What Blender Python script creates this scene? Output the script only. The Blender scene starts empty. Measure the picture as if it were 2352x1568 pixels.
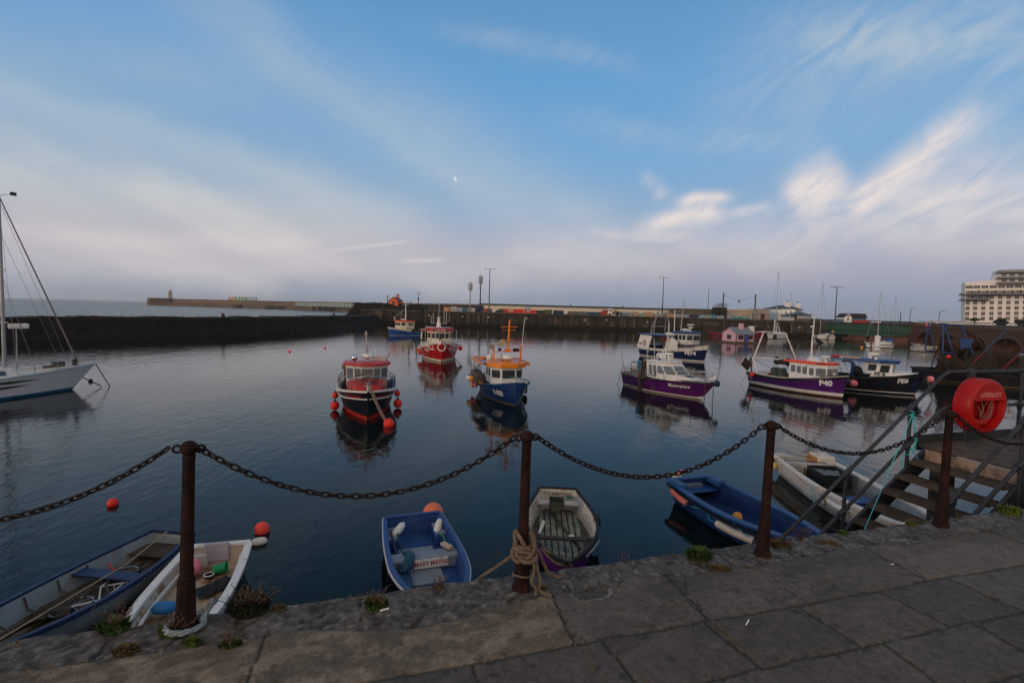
import bpy, bmesh, math, random
from mathutils import Vector, Matrix, noise
random.seed(7)
scene = bpy.context.scene
COL = scene.collection
PI = math.pi
# camera model
# world: metres, water at z=0, promenade at z=3.6, camera eye at z=5.2 looking along +Y
F = 1146.0; TH = 0.026; PITCH = math.atan(71.0/F); EYE = Vector((0, 0, 5.2)); QZ = 3.6
_cp, _sp, _ct, _st = math.cos(PITCH), math.sin(PITCH), math.cos(TH), math.sin(TH)
def ray(x, y):
 u, v = x-1176.0, y-784.0
 a = u*_ct+v*_st; b = v*_ct-u*_st
 return Vector((a, F*_cp-b*_sp, -F*_sp-b*_cp))
def px(x, y, z=0.0):
 d = ray(x, y); t = (z-EYE.z)/d.z
 return EYE+d*t
def at(x, y, Y):
 d = ray(x, y); return EYE+d*(Y/d.y)
def link(o):
 COL.objects.link(o); return o
def thing(name, label, cat, loc=(0, 0, 0), rz=0.0, group=None):
 o = bpy.data.objects.new(name, None); o.empty_display_size = .2; link(o)
 o.location = loc; o.rotation_euler = (0, 0, rz)
 o['label'] = label; o['category'] = cat
 if group: o['group'] = group
 return o
def tag(o, label, cat, group=None):
 o['label'] = label; o['category'] = cat
 if group: o['group'] = group
 return o
def dup(root, loc=None, rz=None, label=None, group=None):
 r = root.copy(); link(r)
 if loc is not None: r.location = loc
 if rz is not None: r.rotation_euler = (0, 0, rz)
 if label: r['label'] = label
 if group: r['group'] = group
 for ch in list(root.children):
  c = ch.copy(); link(c); c.parent = r
  for g in ch.children:
   d = g.copy(); link(d); d.parent = c
 return r
# mesh builder
class MB:
 def __init__(s): s.v = []; s.f = []; s.m = []; s.k = 0
 def add(s, vs, fs, k=None):
  b = len(s.v); s.v += [tuple(p) for p in vs]
  for f in fs: s.f.append(tuple(i+b for i in f)); s.m.append(s.k if k is None else k)
 def box(s, x0, x1, y0, y1, z0, z1, k=None):
  s.add([(x0, y0, z0), (x1, y0, z0), (x1, y1, z0), (x0, y1, z0), (x0, y0, z1), (x1, y0, z1), (x1, y1, z1), (x0, y1, z1)],
    [(0, 3, 2, 1), (4, 5, 6, 7), (0, 1, 5, 4), (1, 2, 6, 5), (2, 3, 7, 6), (3, 0, 4, 7)], k)
 def obox(s, c, sx, sy, sz, R=None, k=None):
  vs = []
  for dz in (-.5, .5):
   for dx, dy in ((-.5, -.5), (.5, -.5), (.5, .5), (-.5, .5)):
    p = Vector((dx*sx, dy*sy, dz*sz))
    if R is not None: p = R @ p
    vs.append(Vector(c)+p)
  s.add(vs, [(0, 3, 2, 1), (4, 5, 6, 7), (0, 1, 5, 4), (1, 2, 6, 5), (2, 3, 7, 6), (3, 0, 4, 7)], k)
 def bar(s, p0, p1, w, h, k=None):     # rectangular bar between two points
  p0, p1 = Vector(p0), Vector(p1); d = (p1-p0); L = d.length
  q = d.to_track_quat('X', 'Z').to_matrix()
  s.obox((p0+p1)/2, L, w, h, q, k)
 def tube(s, pts, r, n=6, k=None, cap=True, closed=False):
  pts = [Vector(p) for p in pts]
  rs = r if isinstance(r, (list, tuple)) else [r]*len(pts)
  vs = []; up = None; N = len(pts)
  for i, p in enumerate(pts):
   if closed: t = pts[(i+1) % N]-pts[i-1]
   else: t = pts[min(i+1, N-1)]-pts[max(i-1, 0)]
   if t.length < 1e-9: t = Vector((0, 0, 1))
   t.normalize()
   if up is None:
    up = Vector((0, 0, 1)) if abs(t.z) < .9 else Vector((1, 0, 0))
   a = t.cross(up)
   if a.length < 1e-6: a = t.orthogonal()
   a.normalize(); b = a.cross(t); up = b
   for j in range(n):
    an = 2*PI*j/n
    vs.append(p+(a*math.cos(an)+b*math.sin(an))*rs[i])
  fs = []
  for i in range(N if closed else N-1):
   i2 = (i+1) % N
   for j in range(n):
    j2 = (j+1) % n
    fs.append((i*n+j, i*n+j2, i2*n+j2, i2*n+j))
  if cap and not closed:
   fs.append(tuple(range(n))[::-1]); fs.append(tuple((N-1)*n+j for j in range(n)))
  s.add(vs, fs, k)
 def lathe(s, prof, c=(0, 0, 0), n=16, R=None, k=None, sx=1, sy=1):
  vs = []; c = Vector(c)
  for (r, z) in prof:
   for j in range(n):
    a = 2*PI*j/n; p = Vector((r*math.cos(a)*sx, r*math.sin(a)*sy, z))
    if R is not None: p = R @ p
    vs.append(c+p)
  fs = []
  for i in range(len(prof)-1):
   for j in range(n):
    j2 = (j+1) % n; fs.append((i*n+j, i*n+j2, (i+1)*n+j2, (i+1)*n+j))
  fs.append(tuple(range(n))[::-1]); fs.append(tuple((len(prof)-1)*n+j for j in range(n)))
  s.add(vs, fs, k)
 def ball(s, c, r, n=16, m=10, sz=1.0, k=None, R=None):
  s.lathe([(max(1e-3, r*math.sin(PI*i/m)), -r*sz*math.cos(PI*i/m)) for i in range(m+1)], c, n, R, k)
 def prism(s, poly, z0, z1, k=None):   # poly CCW seen from above
  n = len(poly); vs = [(x, y, z0) for x, y in poly]+[(x, y, z1) for x, y in poly]
  fs = [tuple(range(n))[::-1], tuple(range(n, 2*n))]+[(i, (i+1) % n, n+(i+1) % n, n+i) for i in range(n)]
  s.add(vs, fs, k)
 def prismy(s, poly, y0, y1, k=None):  # poly of (x,z), extruded along y
  n = len(poly); vs = [(x, y0, z) for x, z in poly]+[(x, y1, z) for x, z in poly]
  fs = [tuple(range(n)), tuple(range(n, 2*n))[::-1]]+[(i, n+i, n+(i+1) % n, (i+1) % n) for i in range(n)]
  s.add(vs, fs, k)
 def prismx(s, poly, x0, x1, k=None):  # poly of (y,z)
  n = len(poly); vs = [(x0, y, z) for y, z in poly]+[(x1, y, z) for y, z in poly]
  fs = [tuple(range(n)), tuple(range(n, 2*n))[::-1]]+[(i, n+i, n+(i+1) % n, (i+1) % n) for i in range(n)]
  s.add(vs, fs, k)
 def sweep(s, pts, w, h, k=None, closed=False):   # rectangular strip following points, flat-ish
  pts = [Vector(p) for p in pts]; N = len(pts); vs = []
  for i, p in enumerate(pts):
   t = (pts[(i+1) % N]-pts[i-1]) if closed else (pts[min(i+1, N-1)]-pts[max(i-1, 0)])
   t.z = 0
   if t.length < 1e-9: t = Vector((1, 0, 0))
   t.normalize(); a = Vector((t.y, -t.x, 0))
   for da, dz in ((-.5, -.5), (.5, -.5), (.5, .5), (-.5, .5)):
    vs.append(p+a*(da*w)+Vector((0, 0, dz*h)))
  fs = []
  for i in range(N if closed else N-1):
   i2 = (i+1) % N
   for j in range(4): fs.append((i*4+j, i*4+(j+1) % 4, i2*4+(j+1) % 4, i2*4+j))
  if not closed: fs += [(3, 2, 1, 0), tuple((N-1)*4+j for j in range(4))]
  s.add(vs, fs, k)
 def build(s, name, mats, parent=None, smooth=0, bevel=0, loc=None, rz=None, fix=True):
  me = bpy.data.meshes.new(name)
  me.from_pydata(s.v, [], s.f)
  if not isinstance(mats, (list, tuple)): mats = [mats]
  for m in mats: me.materials.append(m)
  if len(mats) > 1:
   for p, k in zip(me.polygons, s.m): p.material_index = k
  if fix:
   bm = bmesh.new(); bm.from_mesh(me); bmesh.ops.recalc_face_normals(bm, faces=bm.faces); bm.to_mesh(me); bm.free()
  if smooth:
   me.shade_smooth(); me.set_sharp_from_angle(angle=math.radians(smooth))
  me.update()
  o = bpy.data.objects.new(name, me); link(o)
  if parent is not None: o.parent = parent
  if loc is not None: o.location = loc
  if rz is not None: o.rotation_euler = (0, 0, rz)
  if bevel:
   b = o.modifiers.new('bevel', 'BEVEL'); b.width = bevel; b.segments = 2; b.limit_method = 'ANGLE'
  return o
def lump(b, c, rx, ry, rz, sd=0., am=.35, n=18, m=11, k=None, fq=2.2):
 vs = []; c = Vector(c)
 for i in range(m+1):
  for j in range(n):
   a, e = 2*PI*j/n, PI*i/m; d = Vector((math.cos(a)*math.sin(e), math.sin(a)*math.sin(e), -math.cos(e)))
   q = 1+am*noise.fractal(d*fq+Vector((sd, sd*.7, 0)), .8, 2.1, 4); vs.append(c+Vector((d.x*rx, d.y*ry, d.z*rz))*q)
 b.add(vs, [(i*n+j, i*n+(j+1) % n, (i+1)*n+(j+1) % n, (i+1)*n+j) for i in range(m) for j in range(n)], k)
def struct(o): o['kind'] = 'structure'; return o
def txt(body, size=1.0, bold=.0, shear=0, space=1.0):
 cu = bpy.data.curves.new('lettering', 'FONT'); cu.body = body; cu.size = size; cu.align_x = 'CENTER'; cu.align_y = 'CENTER'
 cu.offset = bold*size; cu.shear = shear; cu.resolution_u = 3; cu.space_character = space
 o = bpy.data.objects.new('lettering', cu); link(o)
 dg = bpy.context.evaluated_depsgraph_get()
 me = bpy.data.meshes.new_from_object(o.evaluated_get(dg))
 vs = [v.co.copy() for v in me.vertices]; fs = [tuple(p.vertices) for p in me.polygons]
 bpy.data.objects.remove(o); bpy.data.meshes.remove(me); bpy.data.curves.remove(cu)
 return vs, fs
def text_on(body, size, fn, name, m, parent, bold=.02, shear=0, space=1.0, sy=1.0):
 vs, fs = txt(body, size, bold, shear, space)
 b = MB(); b.add([fn(v.x, v.y*sy) for v in vs], fs)
 return b.build(name, m, parent, fix=False)
# materials
_mc = {}
def M(key, col, rough=.5, metal=0, var=.18, vs=2.5, bump=.0, bs=40, rust=None, rs=1.5, ra=.62, streak=1.0, spec=.28, coat=0, dark=None):
 if key in _mc: return _mc[key]
 m = bpy.data.materials.new(key); m.use_nodes = True; nt = m.node_tree; N = nt.nodes; Lk = nt.links
 p = N['Principled BSDF']; p.inputs['Roughness'].default_value = rough; p.inputs['Metallic'].default_value = metal
 p.inputs['Specular IOR Level'].default_value = spec; p.inputs['Coat Weight'].default_value = coat
 tc = N.new('ShaderNodeTexCoord'); mp = N.new('ShaderNodeMapping'); mp.inputs['Scale'].default_value = (1, 1, streak)
 Lk.new(tc.outputs['Object'], mp.inputs['Vector'])
 nz = N.new('ShaderNodeTexNoise'); nz.inputs['Scale'].default_value = vs; nz.inputs['Detail'].default_value = 7; nz.inputs['Roughness'].default_value = .62
 Lk.new(mp.outputs[0], nz.inputs['Vector'])
 mr = N.new('ShaderNodeMapRange'); mr.inputs[1].default_value = .3; mr.inputs[2].default_value = .7
 Lk.new(nz.outputs['Fac'], mr.inputs[0])
 mx = N.new('ShaderNodeMix'); mx.data_type = 'RGBA'
 c0 = [c*(1-var) for c in col]; c1 = [min(1, c*(1+var)) for c in col]
 if dark: c0 = dark
 mx.inputs['A'].default_value = (*c0, 1); mx.inputs['B'].default_value = (*c1, 1)
 Lk.new(mr.outputs[0], mx.inputs['Factor']); out = mx.outputs['Result']
 if rust:
  n2 = N.new('ShaderNodeTexNoise'); n2.inputs['Scale'].default_value = rs; n2.inputs['Detail'].default_value = 9; n2.inputs['Roughness'].default_value = .7
  Lk.new(mp.outputs[0], n2.inputs['Vector'])
  m2 = N.new('ShaderNodeMapRange'); m2.inputs[1].default_value = ra-.04; m2.inputs[2].default_value = ra+.06
  Lk.new(n2.outputs['Fac'], m2.inputs[0])
  x2 = N.new('ShaderNodeMix'); x2.data_type = 'RGBA'; x2.inputs['B'].default_value = (*rust, 1)
  Lk.new(out, x2.inputs['A']); Lk.new(m2.outputs[0], x2.inputs['Factor']); out = x2.outputs['Result']
  r2 = N.new('ShaderNodeMapRange'); r2.inputs[3].default_value = rough; r2.inputs[4].default_value = .85
  Lk.new(m2.outputs[0], r2.inputs[0]); Lk.new(r2.outputs[0], p.inputs['Roughness'])
 Lk.new(out, p.inputs['Base Color'])
 if bump:
  n3 = N.new('ShaderNodeTexNoise'); n3.inputs['Scale'].default_value = bs; n3.inputs['Detail'].default_value = 6
  Lk.new(tc.outputs['Object'], n3.inputs['Vector'])
  bp = N.new('ShaderNodeBump'); bp.inputs['Strength'].default_value = bump; bp.inputs['Distance'].default_value = .02
  Lk.new(n3.outputs['Fac'], bp.inputs['Height']); Lk.new(bp.outputs[0], p.inputs['Normal'])
 _mc[key] = m; return m
WHITE = M('white_paint', (.60, .59, .56), .4, var=.13, rust=(.26, .15, .09), rs=1.9, ra=.63, streak=.35)
CLEANW = M('clean_white', (.66, .66, .64), .45, var=.10, rust=(.40, .36, .30), rs=2.6, ra=.62, streak=.35)
CREAM = M('cream_paint', (.60, .55, .44), .5, var=.1, rust=(.3, .2, .12), rs=1.2, ra=.68)
BLACK = M('black_rubber', (.012, .012, .014), .6, var=.4, vs=6)
DARK = M('dark_metal', (.035, .033, .032), .5, metal=.3, var=.4, vs=6)
STEEL = M('galvanised_steel', (.32, .32, .33), .4, metal=.7, var=.25, vs=5)
GREYP = M('grey_paint', (.30, .31, .32), .5, var=.15)
RED = M('red_paint', (.38, .012, .012), .33, var=.3, vs=1.2, streak=.4, rust=(.20, .03, .025), rs=3, ra=.60)
REDB = M('red_cabin', (.40, .02, .02), .35, var=.2)
ORANGE = M('orange_paint', (.70, .20, .012), .35, var=.15)
ORED = M('orange_red_paint', (.72, .06, .012), .4, var=.12)
BLUE = M('blue_paint', (.012, .050, .18), .4, var=.3, vs=1.5, streak=.4, rust=(.05, .09, .16), rs=3.5, ra=.62)
BLUEB = M('bright_blue_paint', (.015, .09, .38), .4, var=.2)
NAVY = M('navy_paint', (.008, .018, .06), .35, var=.3, vs=1.5, streak=.4, rust=(.04, .045, .07), rs=3, ra=.64)
PURP = M('purple_paint', (.070, .010, .098), .3, var=.3, vs=1.2, streak=.3, rust=(.05, .02, .05), rs=3, ra=.6)
BLKH = M('black_hull_paint', (.010, .011, .017), .35, var=.5, vs=1.2, streak=.3, rust=(.05, .035, .03), rs=4, ra=.64)
FOUL = M('antifoul_brown', (.075, .028, .018), .8, var=.5, vs=3)
REDF = M('antifoul_red', (.40, .02, .012), .6, var=.3, vs=3)
WOOD = M('weathered_wood', (.13, .105, .08), .8, var=.4, vs=4, bump=.4, streak=.3)
WOODD = M('dark_wood', (.05, .04, .032), .8, var=.5, vs=5, bump=.4)
DECK = M('deck_grey', (.22, .22, .22), .7, var=.3, vs=3)
ROPE = M('rope_hemp', (.17, .125, .09), .9, var=.3, vs=30, bump=.8, bs=120)
TEAL = M('teal_rope', (.05, .42, .48), .8, var=.2, vs=20)
GREENR = M('green_rope', (.03, .16, .11), .8, var=.3, vs=20)
DROPE = M('dark_rope', (.07, .055, .045), .9, var=.3, vs=20)
GLASS = M('window_glass', (.035, .045, .05), .06, var=.35, vs=1.3, spec=.7)
GLASSL = M('pale_window_glass', (.13, .15, .16), .08, var=.35, vs=1.5, spec=.7)
BUOYR = M('buoy_red', (.70, .030, .020), .5, var=.2, vs=4, rust=(.40, .06, .05), rs=5, ra=.6)
BUOYO = M('buoy_orange', (.80, .24, .02), .45, var=.15, vs=4)
BUOYP = M('buoy_pink', (.72, .20, .24), .5, var=.15, vs=4)
BUOYW = M('buoy_white', (.62, .60, .54), .55, var=.15, vs=5, rust=(.30, .24, .15), ra=.66)
BUOYY = M('buoy_yellow', (.62, .52, .20), .5, var=.15, vs=5)
NETG = M('net_green', (.03, .10, .07), .9, var=.5, vs=12)
NETD = M('net_dark', (.03, .026, .022), .95, var=.6, vs=9, bump=1, bs=60)
LETW = M('white_lettering', (.72, .72, .72), .5, var=.05)
LETR = M('red_lettering', (.35, .02, .015), .5, var=.05)
LETN = M('navy_lettering', (.01, .015, .07), .5, var=.05)
LETK = M('black_lettering', (.012, .012, .015), .5, var=.05)
# camera
cam = bpy.data.cameras.new('camera'); camo = bpy.data.objects.new('camera', cam); link(camo); scene.camera = camo
cam.sensor_width = 36; cam.lens = 36*F/2352; cam.clip_end = 30000; cam.clip_start = .05
Fv = Vector((0, _cp, -_sp)); U = Vector((0, _sp, _cp)); R = Vector((1, 0, 0))
X = R*_ct+U*_st; Yv = U*_ct-R*_st; Z = -Fv
camo.matrix_world = Matrix(((X.x, Yv.x, Z.x, EYE.x), (X.y, Yv.y, Z.y, EYE.y), (X.z, Yv.z, Z.z, EYE.z), (0, 0, 0, 1)))
scene.view_settings.view_transform = 'Standard'; scene.view_settings.look = 'None'
scene.view_settings.exposure = 0; scene.view_settings.gamma = 1
# sky (world)
SUN_EL = math.radians(7); SUN_AZ = math.radians(-122)   # azimuth measured from +Y towards +X : low, from the left and behind
w = bpy.data.worlds.new('World'); scene.world = w; w.use_nodes = True
nt = w.node_tree; N = nt.nodes; Lk = nt.links
for n in list(N): N.remove(n)
def mth(op, a, b=None, c=None, clamp=False):
 n = N.new('ShaderNodeMath'); n.operation = op; n.use_clamp = clamp
 for i, q in enumerate((a, b, c)):
  if q is None: continue
  if isinstance(q, (int, float)): n.inputs[i].default_value = q
  else: Lk.new(q, n.inputs[i])
 return n.outputs[0]
def mixc(f, a, b, mode='MIX'):
 n = N.new('ShaderNodeMix'); n.data_type = 'RGBA'; n.blend_type = mode
 for k, q in (('Factor', f), ('A', a), ('B', b)):
  if isinstance(q, (int, float)): n.inputs[k].default_value = q
  elif isinstance(q, tuple): n.inputs[k].default_value = (*q, 1)
  else: Lk.new(q, n.inputs[k])
 return n.outputs['Result']
tc = N.new('ShaderNodeTexCoord'); sx = N.new('ShaderNodeSeparateXYZ'); Lk.new(tc.outputs['Generated'], sx.inputs[0])
X_, Y_, Z_ = sx.outputs
az = mth('ARCTAN2', X_, Y_); el = mth('ARCSINE', Z_)
def azel(x, y):
 d = ray(x, y).normalized(); return math.atan2(d.x, d.y), math.asin(d.z)
def smooth(v, a, b):
 n = N.new('ShaderNodeMapRange'); n.interpolation_type = 'SMOOTHSTEP'; n.inputs[1].default_value = a; n.inputs[2].default_value = b
 Lk.new(v, n.inputs[0]); return n.outputs[0]
def ramp(v, stops):
 n = N.new('ShaderNodeValToRGB'); r = n.color_ramp
 while len(r.elements) < len(stops): r.elements.new(.5)
 for e, (p, c) in zip(r.elements, stops): e.position = p; e.color = (*c, 1)
 Lk.new(v, n.inputs[0]); return n.outputs[0]
ela = mth('MULTIPLY', mth('ABSOLUTE', el), 1/1.0)      # radians
clear = ramp(ela, [(0, (.24, .30, .41)), (.035, (.26, .33, .46)), (.14, (.32, .43, .60)), (.28, (.20, .42, .69)), (.42, (.145, .37, .67)), (.57, (.12, .31, .57)), (.72, (.08, .17, .27)), (1, (.08, .12, .17))])
sky = N.new('ShaderNodeTexSky'); sky.sky_type = 'NISHITA'; sky.sun_disc = False; sky.sun_elevation = SUN_EL; sky.sun_rotation = SUN_AZ
sky.air_density = 1; sky.dust_density = 1; sky.ozone_density = 2
nish = mixc(1.0, sky.outputs[0], (.10, .10, .10), 'MULTIPLY')
clear = mixc(.10, clear, nish)
# coordinates for cirrus: (az, el) plane, stretched
cv = N.new('ShaderNodeCombineXYZ'); Lk.new(az, cv.inputs[0]); Lk.new(el, cv.inputs[1])
def nzv(scale, sxx, syy, rot, det=5, off=0, rough=.55, dist=0.):
 mp = N.new('ShaderNodeMapping'); mp.inputs['Rotation'].default_value = (0, 0, rot); mp.inputs['Scale'].default_value = (sxx, syy, 1); mp.inputs['Location'].default_value = (off, off, off)
 mp.vector_type = 'TEXTURE' if False else 'POINT'
 r = N.new('ShaderNodeMapping'); r.inputs['Rotation'].default_value = (0, 0, rot); Lk.new(cv.outputs[0], r.inputs[0])
 mp.inputs['Rotation'].default_value = (0, 0, 0); Lk.new(r.outputs[0], mp.inputs[0])
 n = N.new('ShaderNodeTexNoise'); n.inputs['Scale'].default_value = scale; n.inputs['Detail'].default_value = det; n.inputs['Roughness'].default_value = rough; n.inputs['Distortion'].default_value = dist
 Lk.new(mp.outputs[0], n.inputs['Vector']); return n.outputs['Fac']
warpA = nzv(2.2, 1, 1, 0, 3, 3.1); fine = nzv(2.6, .8, 5, math.radians(22), 6, 1.3, .5, .5)
fine2 = nzv(8, 1, 2.8, math.radians(-30), 9, 7.7, .62, 1.3)
wob = mth('ADD', mth('MULTIPLY', mth('SUBTRACT', warpA, .5), .16), mth('MULTIPLY', mth('SUBTRACT', nzv(9, 1, 1.6, -.5, 6, 5.5, .6), .5), .055))
streaks = None; streaks2 = None
def streak(x0, y0, x1, y1, wd, inten, mod=fine, lo=.25, hi=.75, k=1.0):
 mw = .42 if mod is fine else .75
 a0, e0 = azel(x0, y0); a1, e1 = azel(x1, y1)
 cx, cy = (a0+a1)/2, (e0+e1)/2; L = math.hypot(a1-a0, e1-e0); c, s = (a1-a0)/L, (e1-e0)/L
 dx = mth('SUBTRACT', az, cx); dy = mth('SUBTRACT', el, cy)
 al = mth('ADD', mth('MULTIPLY', dx, c), mth('MULTIPLY', dy, s))
 ac = mth('ADD', mth('SUBTRACT', mth('MULTIPLY', dy, c), mth('MULTIPLY', dx, s)), mth('MULTIPLY', wob, min(1, wd/40)*k))
 ww = wd/F
 q = mth('ADD', mth('POWER', mth('MULTIPLY', ac, 1/ww), 2), mth('POWER', mth('MULTIPLY', al, 1.6/L), 4))
 g = mth('EXPONENT', mth('MULTIPLY', q, -1))
 m_ = smooth(mod, lo, hi)
 return mth('MULTIPLY', mth('MULTIPLY', g, inten), mth('ADD', mth('MULTIPLY', m_, mw), 1-mw))
def addv(lst):
 o = lst[0]
 for q in lst[1:]: o = mth('ADD', o, q)
 return o
pale = addv([streak(-300, 320, 900, 560, 80, .52), streak(-200, 115, 950, 490, 34, .40), streak(430, -30, 1300, 540, 50, .36), streak(300, 60, 1000, 420, 80, .12), streak(-300, 330, 900, 520, 40, .25),
    streak(-200, 420, 900, 590, 60, .35), streak(900, 200, 1500, 560, 60, .25), streak(-200, 60, 500, 200, 50, .16),
    streak(1050, 75, 1420, 140, 22, .25, fine2), streak(1350, 290, 1800, 320, 26, .25, fine2), streak(1700, 180, 2400, 20, 110, .35, fine2),
    streak(1850, 60, 2352, 130, 40, .3, fine2)])
warm = addv([streak(1700, 530, 2500, 440, 50, .45, fine2), streak(1980, 470, 2230, 285, 30, .85, fine2, .2, .65), streak(2080, 520, 2500, 360, 80, .42, fine2),
    streak(1825, 455, 1920, 395, 42, 1.1, fine2, .15, .6), streak(1490, 505, 1640, 492, 20, .95, fine2, .1, .6), streak(1570, 462, 1670, 452, 13, .85, fine2, .1, .6),
    streak(1485, 400, 1530, 450, 16, .5, fine2), streak(1390, 535, 1560, 540, 12, .5, fine2), streak(-100, 600, 900, 640, 34, .30), streak(-300, 545, 1300, 600, 60, .26),
    streak(-100, 520, 700, 560, 26, .35), streak(1690, 490, 1760, 480, 12, .5, fine2), streak(930, 600, 1010, 592, 5, .5), streak(780, 573, 920, 556, 4, .45, k=0), streak(1150, 575, 2600, 545, 55, .30)])
lowhaze = mth('MULTIPLY', mth('SUBTRACT', 1, smooth(ela, .08, .20)), smooth(ela, .015, .075))
hz = mth('MULTIPLY', lowhaze, .34)
leftw = mth('MULTIPLY', smooth(mth('MULTIPLY', az, -1), -.2, .9), mth('SUBTRACT', 1, smooth(el, .10, .55)))
c1 = mixc(mth('MULTIPLY', leftw, .28), clear, (.38, .40, .44))
c1 = mixc(mth('MULTIPLY', pale, 1, clamp=True), c1, (.58, .61, .62))
c1 = mixc(hz, c1, (.46, .35, .40))
c1 = mixc(mth('MULTIPLY', warm, 1, clamp=True), c1, (.80, .72, .70))
# warm dawn glow added to the unseen sky behind the viewer, to brighten the harbour
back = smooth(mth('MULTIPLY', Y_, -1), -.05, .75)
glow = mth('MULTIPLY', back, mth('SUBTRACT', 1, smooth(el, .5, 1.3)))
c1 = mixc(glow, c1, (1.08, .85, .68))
top = smooth(el, .75, 1.2)
c1 = mixc(mth('MULTIPLY', top, .8), c1, (.50, .47, .46))
# half moon
am, em = azel(1048, 411); rm = 5.2/F
dm = mth('SQRT', mth('ADD', mth('POWER', mth('SUBTRACT', az, am), 2), mth('POWER', mth('SUBTRACT', el, em), 2)))
dm2 = mth('SQRT', mth('ADD', mth('POWER', mth('SUBTRACT', az, am+4/F), 2), mth('POWER', mth('SUBTRACT', el, em+1/F), 2)))
moon = mth('MULTIPLY', mth('LESS_THAN', dm, rm), mth('GREATER_THAN', dm2, rm))
c1 = mixc(mth('MULTIPLY', moon, .7), c1, (.85, .85, .85))
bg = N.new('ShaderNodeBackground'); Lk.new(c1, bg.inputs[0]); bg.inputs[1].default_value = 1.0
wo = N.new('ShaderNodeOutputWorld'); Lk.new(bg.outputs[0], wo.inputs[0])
sl = bpy.data.lights.new('sun', 'SUN'); sl.energy = .9; sl.angle = math.radians(8); sl.color = (1, .78, .62)
so = bpy.data.objects.new('sun', sl); link(so)
sd = Vector((math.sin(SUN_AZ)*math.cos(SUN_EL), math.cos(SUN_AZ)*math.cos(SUN_EL), math.sin(SUN_EL)))
so.rotation_euler = sd.to_track_quat('Z', 'Y').to_euler()
# water
def nodes_mat(name):
 m = bpy.data.materials.new(name); m.use_nodes = True
 return m, m.node_tree.nodes, m.node_tree.links, m.node_tree.nodes['Principled BSDF']
wm, N2, L2, P2 = nodes_mat('harbour_water')
P2.inputs['Base Color'].default_value = (.003, .007, .007, 1); P2.inputs['Roughness'].default_value = .045; P2.inputs['IOR'].default_value = 1.21; P2.inputs['Specular Tint'].default_value = (.93, .97, .85, 1)
tc2 = N2.new('ShaderNodeTexCoord')
def wn(scale, sx_, sy_, rot, det, dist=0.):
 mp = N2.new('ShaderNodeMapping'); mp.inputs['Scale'].default_value = (sx_, sy_, 1); mp.inputs['Rotation'].default_value = (0, 0, rot)
 L2.new(tc2.outputs['Object'], mp.inputs[0]); n = N2.new('ShaderNodeTexNoise'); n.inputs['Scale'].default_value = scale; n.inputs['Detail'].default_value = det
 n.inputs['Distortion'].default_value = dist; n.inputs['Roughness'].default_value = .5
 L2.new(mp.outputs[0], n.inputs['Vector']); return n.outputs['Fac']
def wm_(op, a, b):
 n = N2.new('ShaderNodeMath'); n.operation = op
 for i, q in enumerate((a, b)):
  if isinstance(q, (int, float)): n.inputs[i].default_value = q
  else: L2.new(q, n.inputs[i])
 return n.outputs[0]
r1 = wn(2.6, 1, .45, .35, 3, .6); r2 = wn(7.5, 1, .55, -.5, 2, .4); r3 = wn(.45, 1, .5, .2, 3); patch = wn(.05, 1, .35, .3, 3, .5)
pm = N2.new('ShaderNodeMapRange'); pm.inputs[1].default_value = .38; pm.inputs[2].default_value = .62; pm.inputs[3].default_value = .35; pm.inputs[4].default_value = 1.0; L2.new(patch, pm.inputs[0])
hgt = wm_('ADD', wm_('MULTIPLY', wm_('ADD', wm_('MULTIPLY', r1, .042), wm_('MULTIPLY', r2, .008)), pm.outputs[0]), wm_('MULTIPLY', r3, .05))
bp = N2.new('ShaderNodeBump'); bp.inputs['Strength'].default_value = .42; bp.inputs['Distance'].default_value = 1.0
L2.new(hgt, bp.inputs['Height']); L2.new(bp.outputs[0], P2.inputs['Normal'])
b = MB(); b.add([(-3500, -60, 0), (3500, -60, 0), (3500, 5000, 0), (-3500, 5000, 0)], [(0, 1, 2, 3)])
struct(b.build('water', wm))
se = wm.copy(); se.name = 'open_sea'; sn_ = se.node_tree.nodes; q = sn_['Principled BSDF']; q.inputs['Base Color'].default_value = (.035, .05, .06, 1); q.inputs['Roughness'].default_value = .28
[setattr(n.inputs['Strength'], 'default_value', .95) for n in sn_ if n.type == 'BUMP']
b = MB(); b.add([(x_, y_, .012) for x_, y_ in ((-82, 38), (-63, 60), (-55, 74), (-49.5, 84), (-45, 99), (-42, 115), (-41, 141), (-43, 155), (-40, 260), (60, 600), (3500, 5000), (-3500, 5000), (-3500, 38))], [tuple(range(13))])
struct(b.build('sea', se))
gm = M('seabed_mud', (.02, .02, .015), .9)
b = MB(); b.add([(-3500, -60, -6), (3500, -60, -6), (3500, 5000, -6), (-3500, 5000, -6)], [(0, 1, 2, 3)])
struct(b.build('ground', gm))
# quay frame: s along the edge, n outwards over the water
SD = Vector((.9585, .2851, 0)); ND = Vector((-.2851, .9585, 0))
def Q(s, n, z=QZ): return SD*s+ND*n+Vector((0, 0, z))
QROT = math.atan2(SD.y, SD.x)
def sn(x, y, z=QZ):
 p = px(x, y, z); return p.dot(SD), p.dot(ND)
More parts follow.
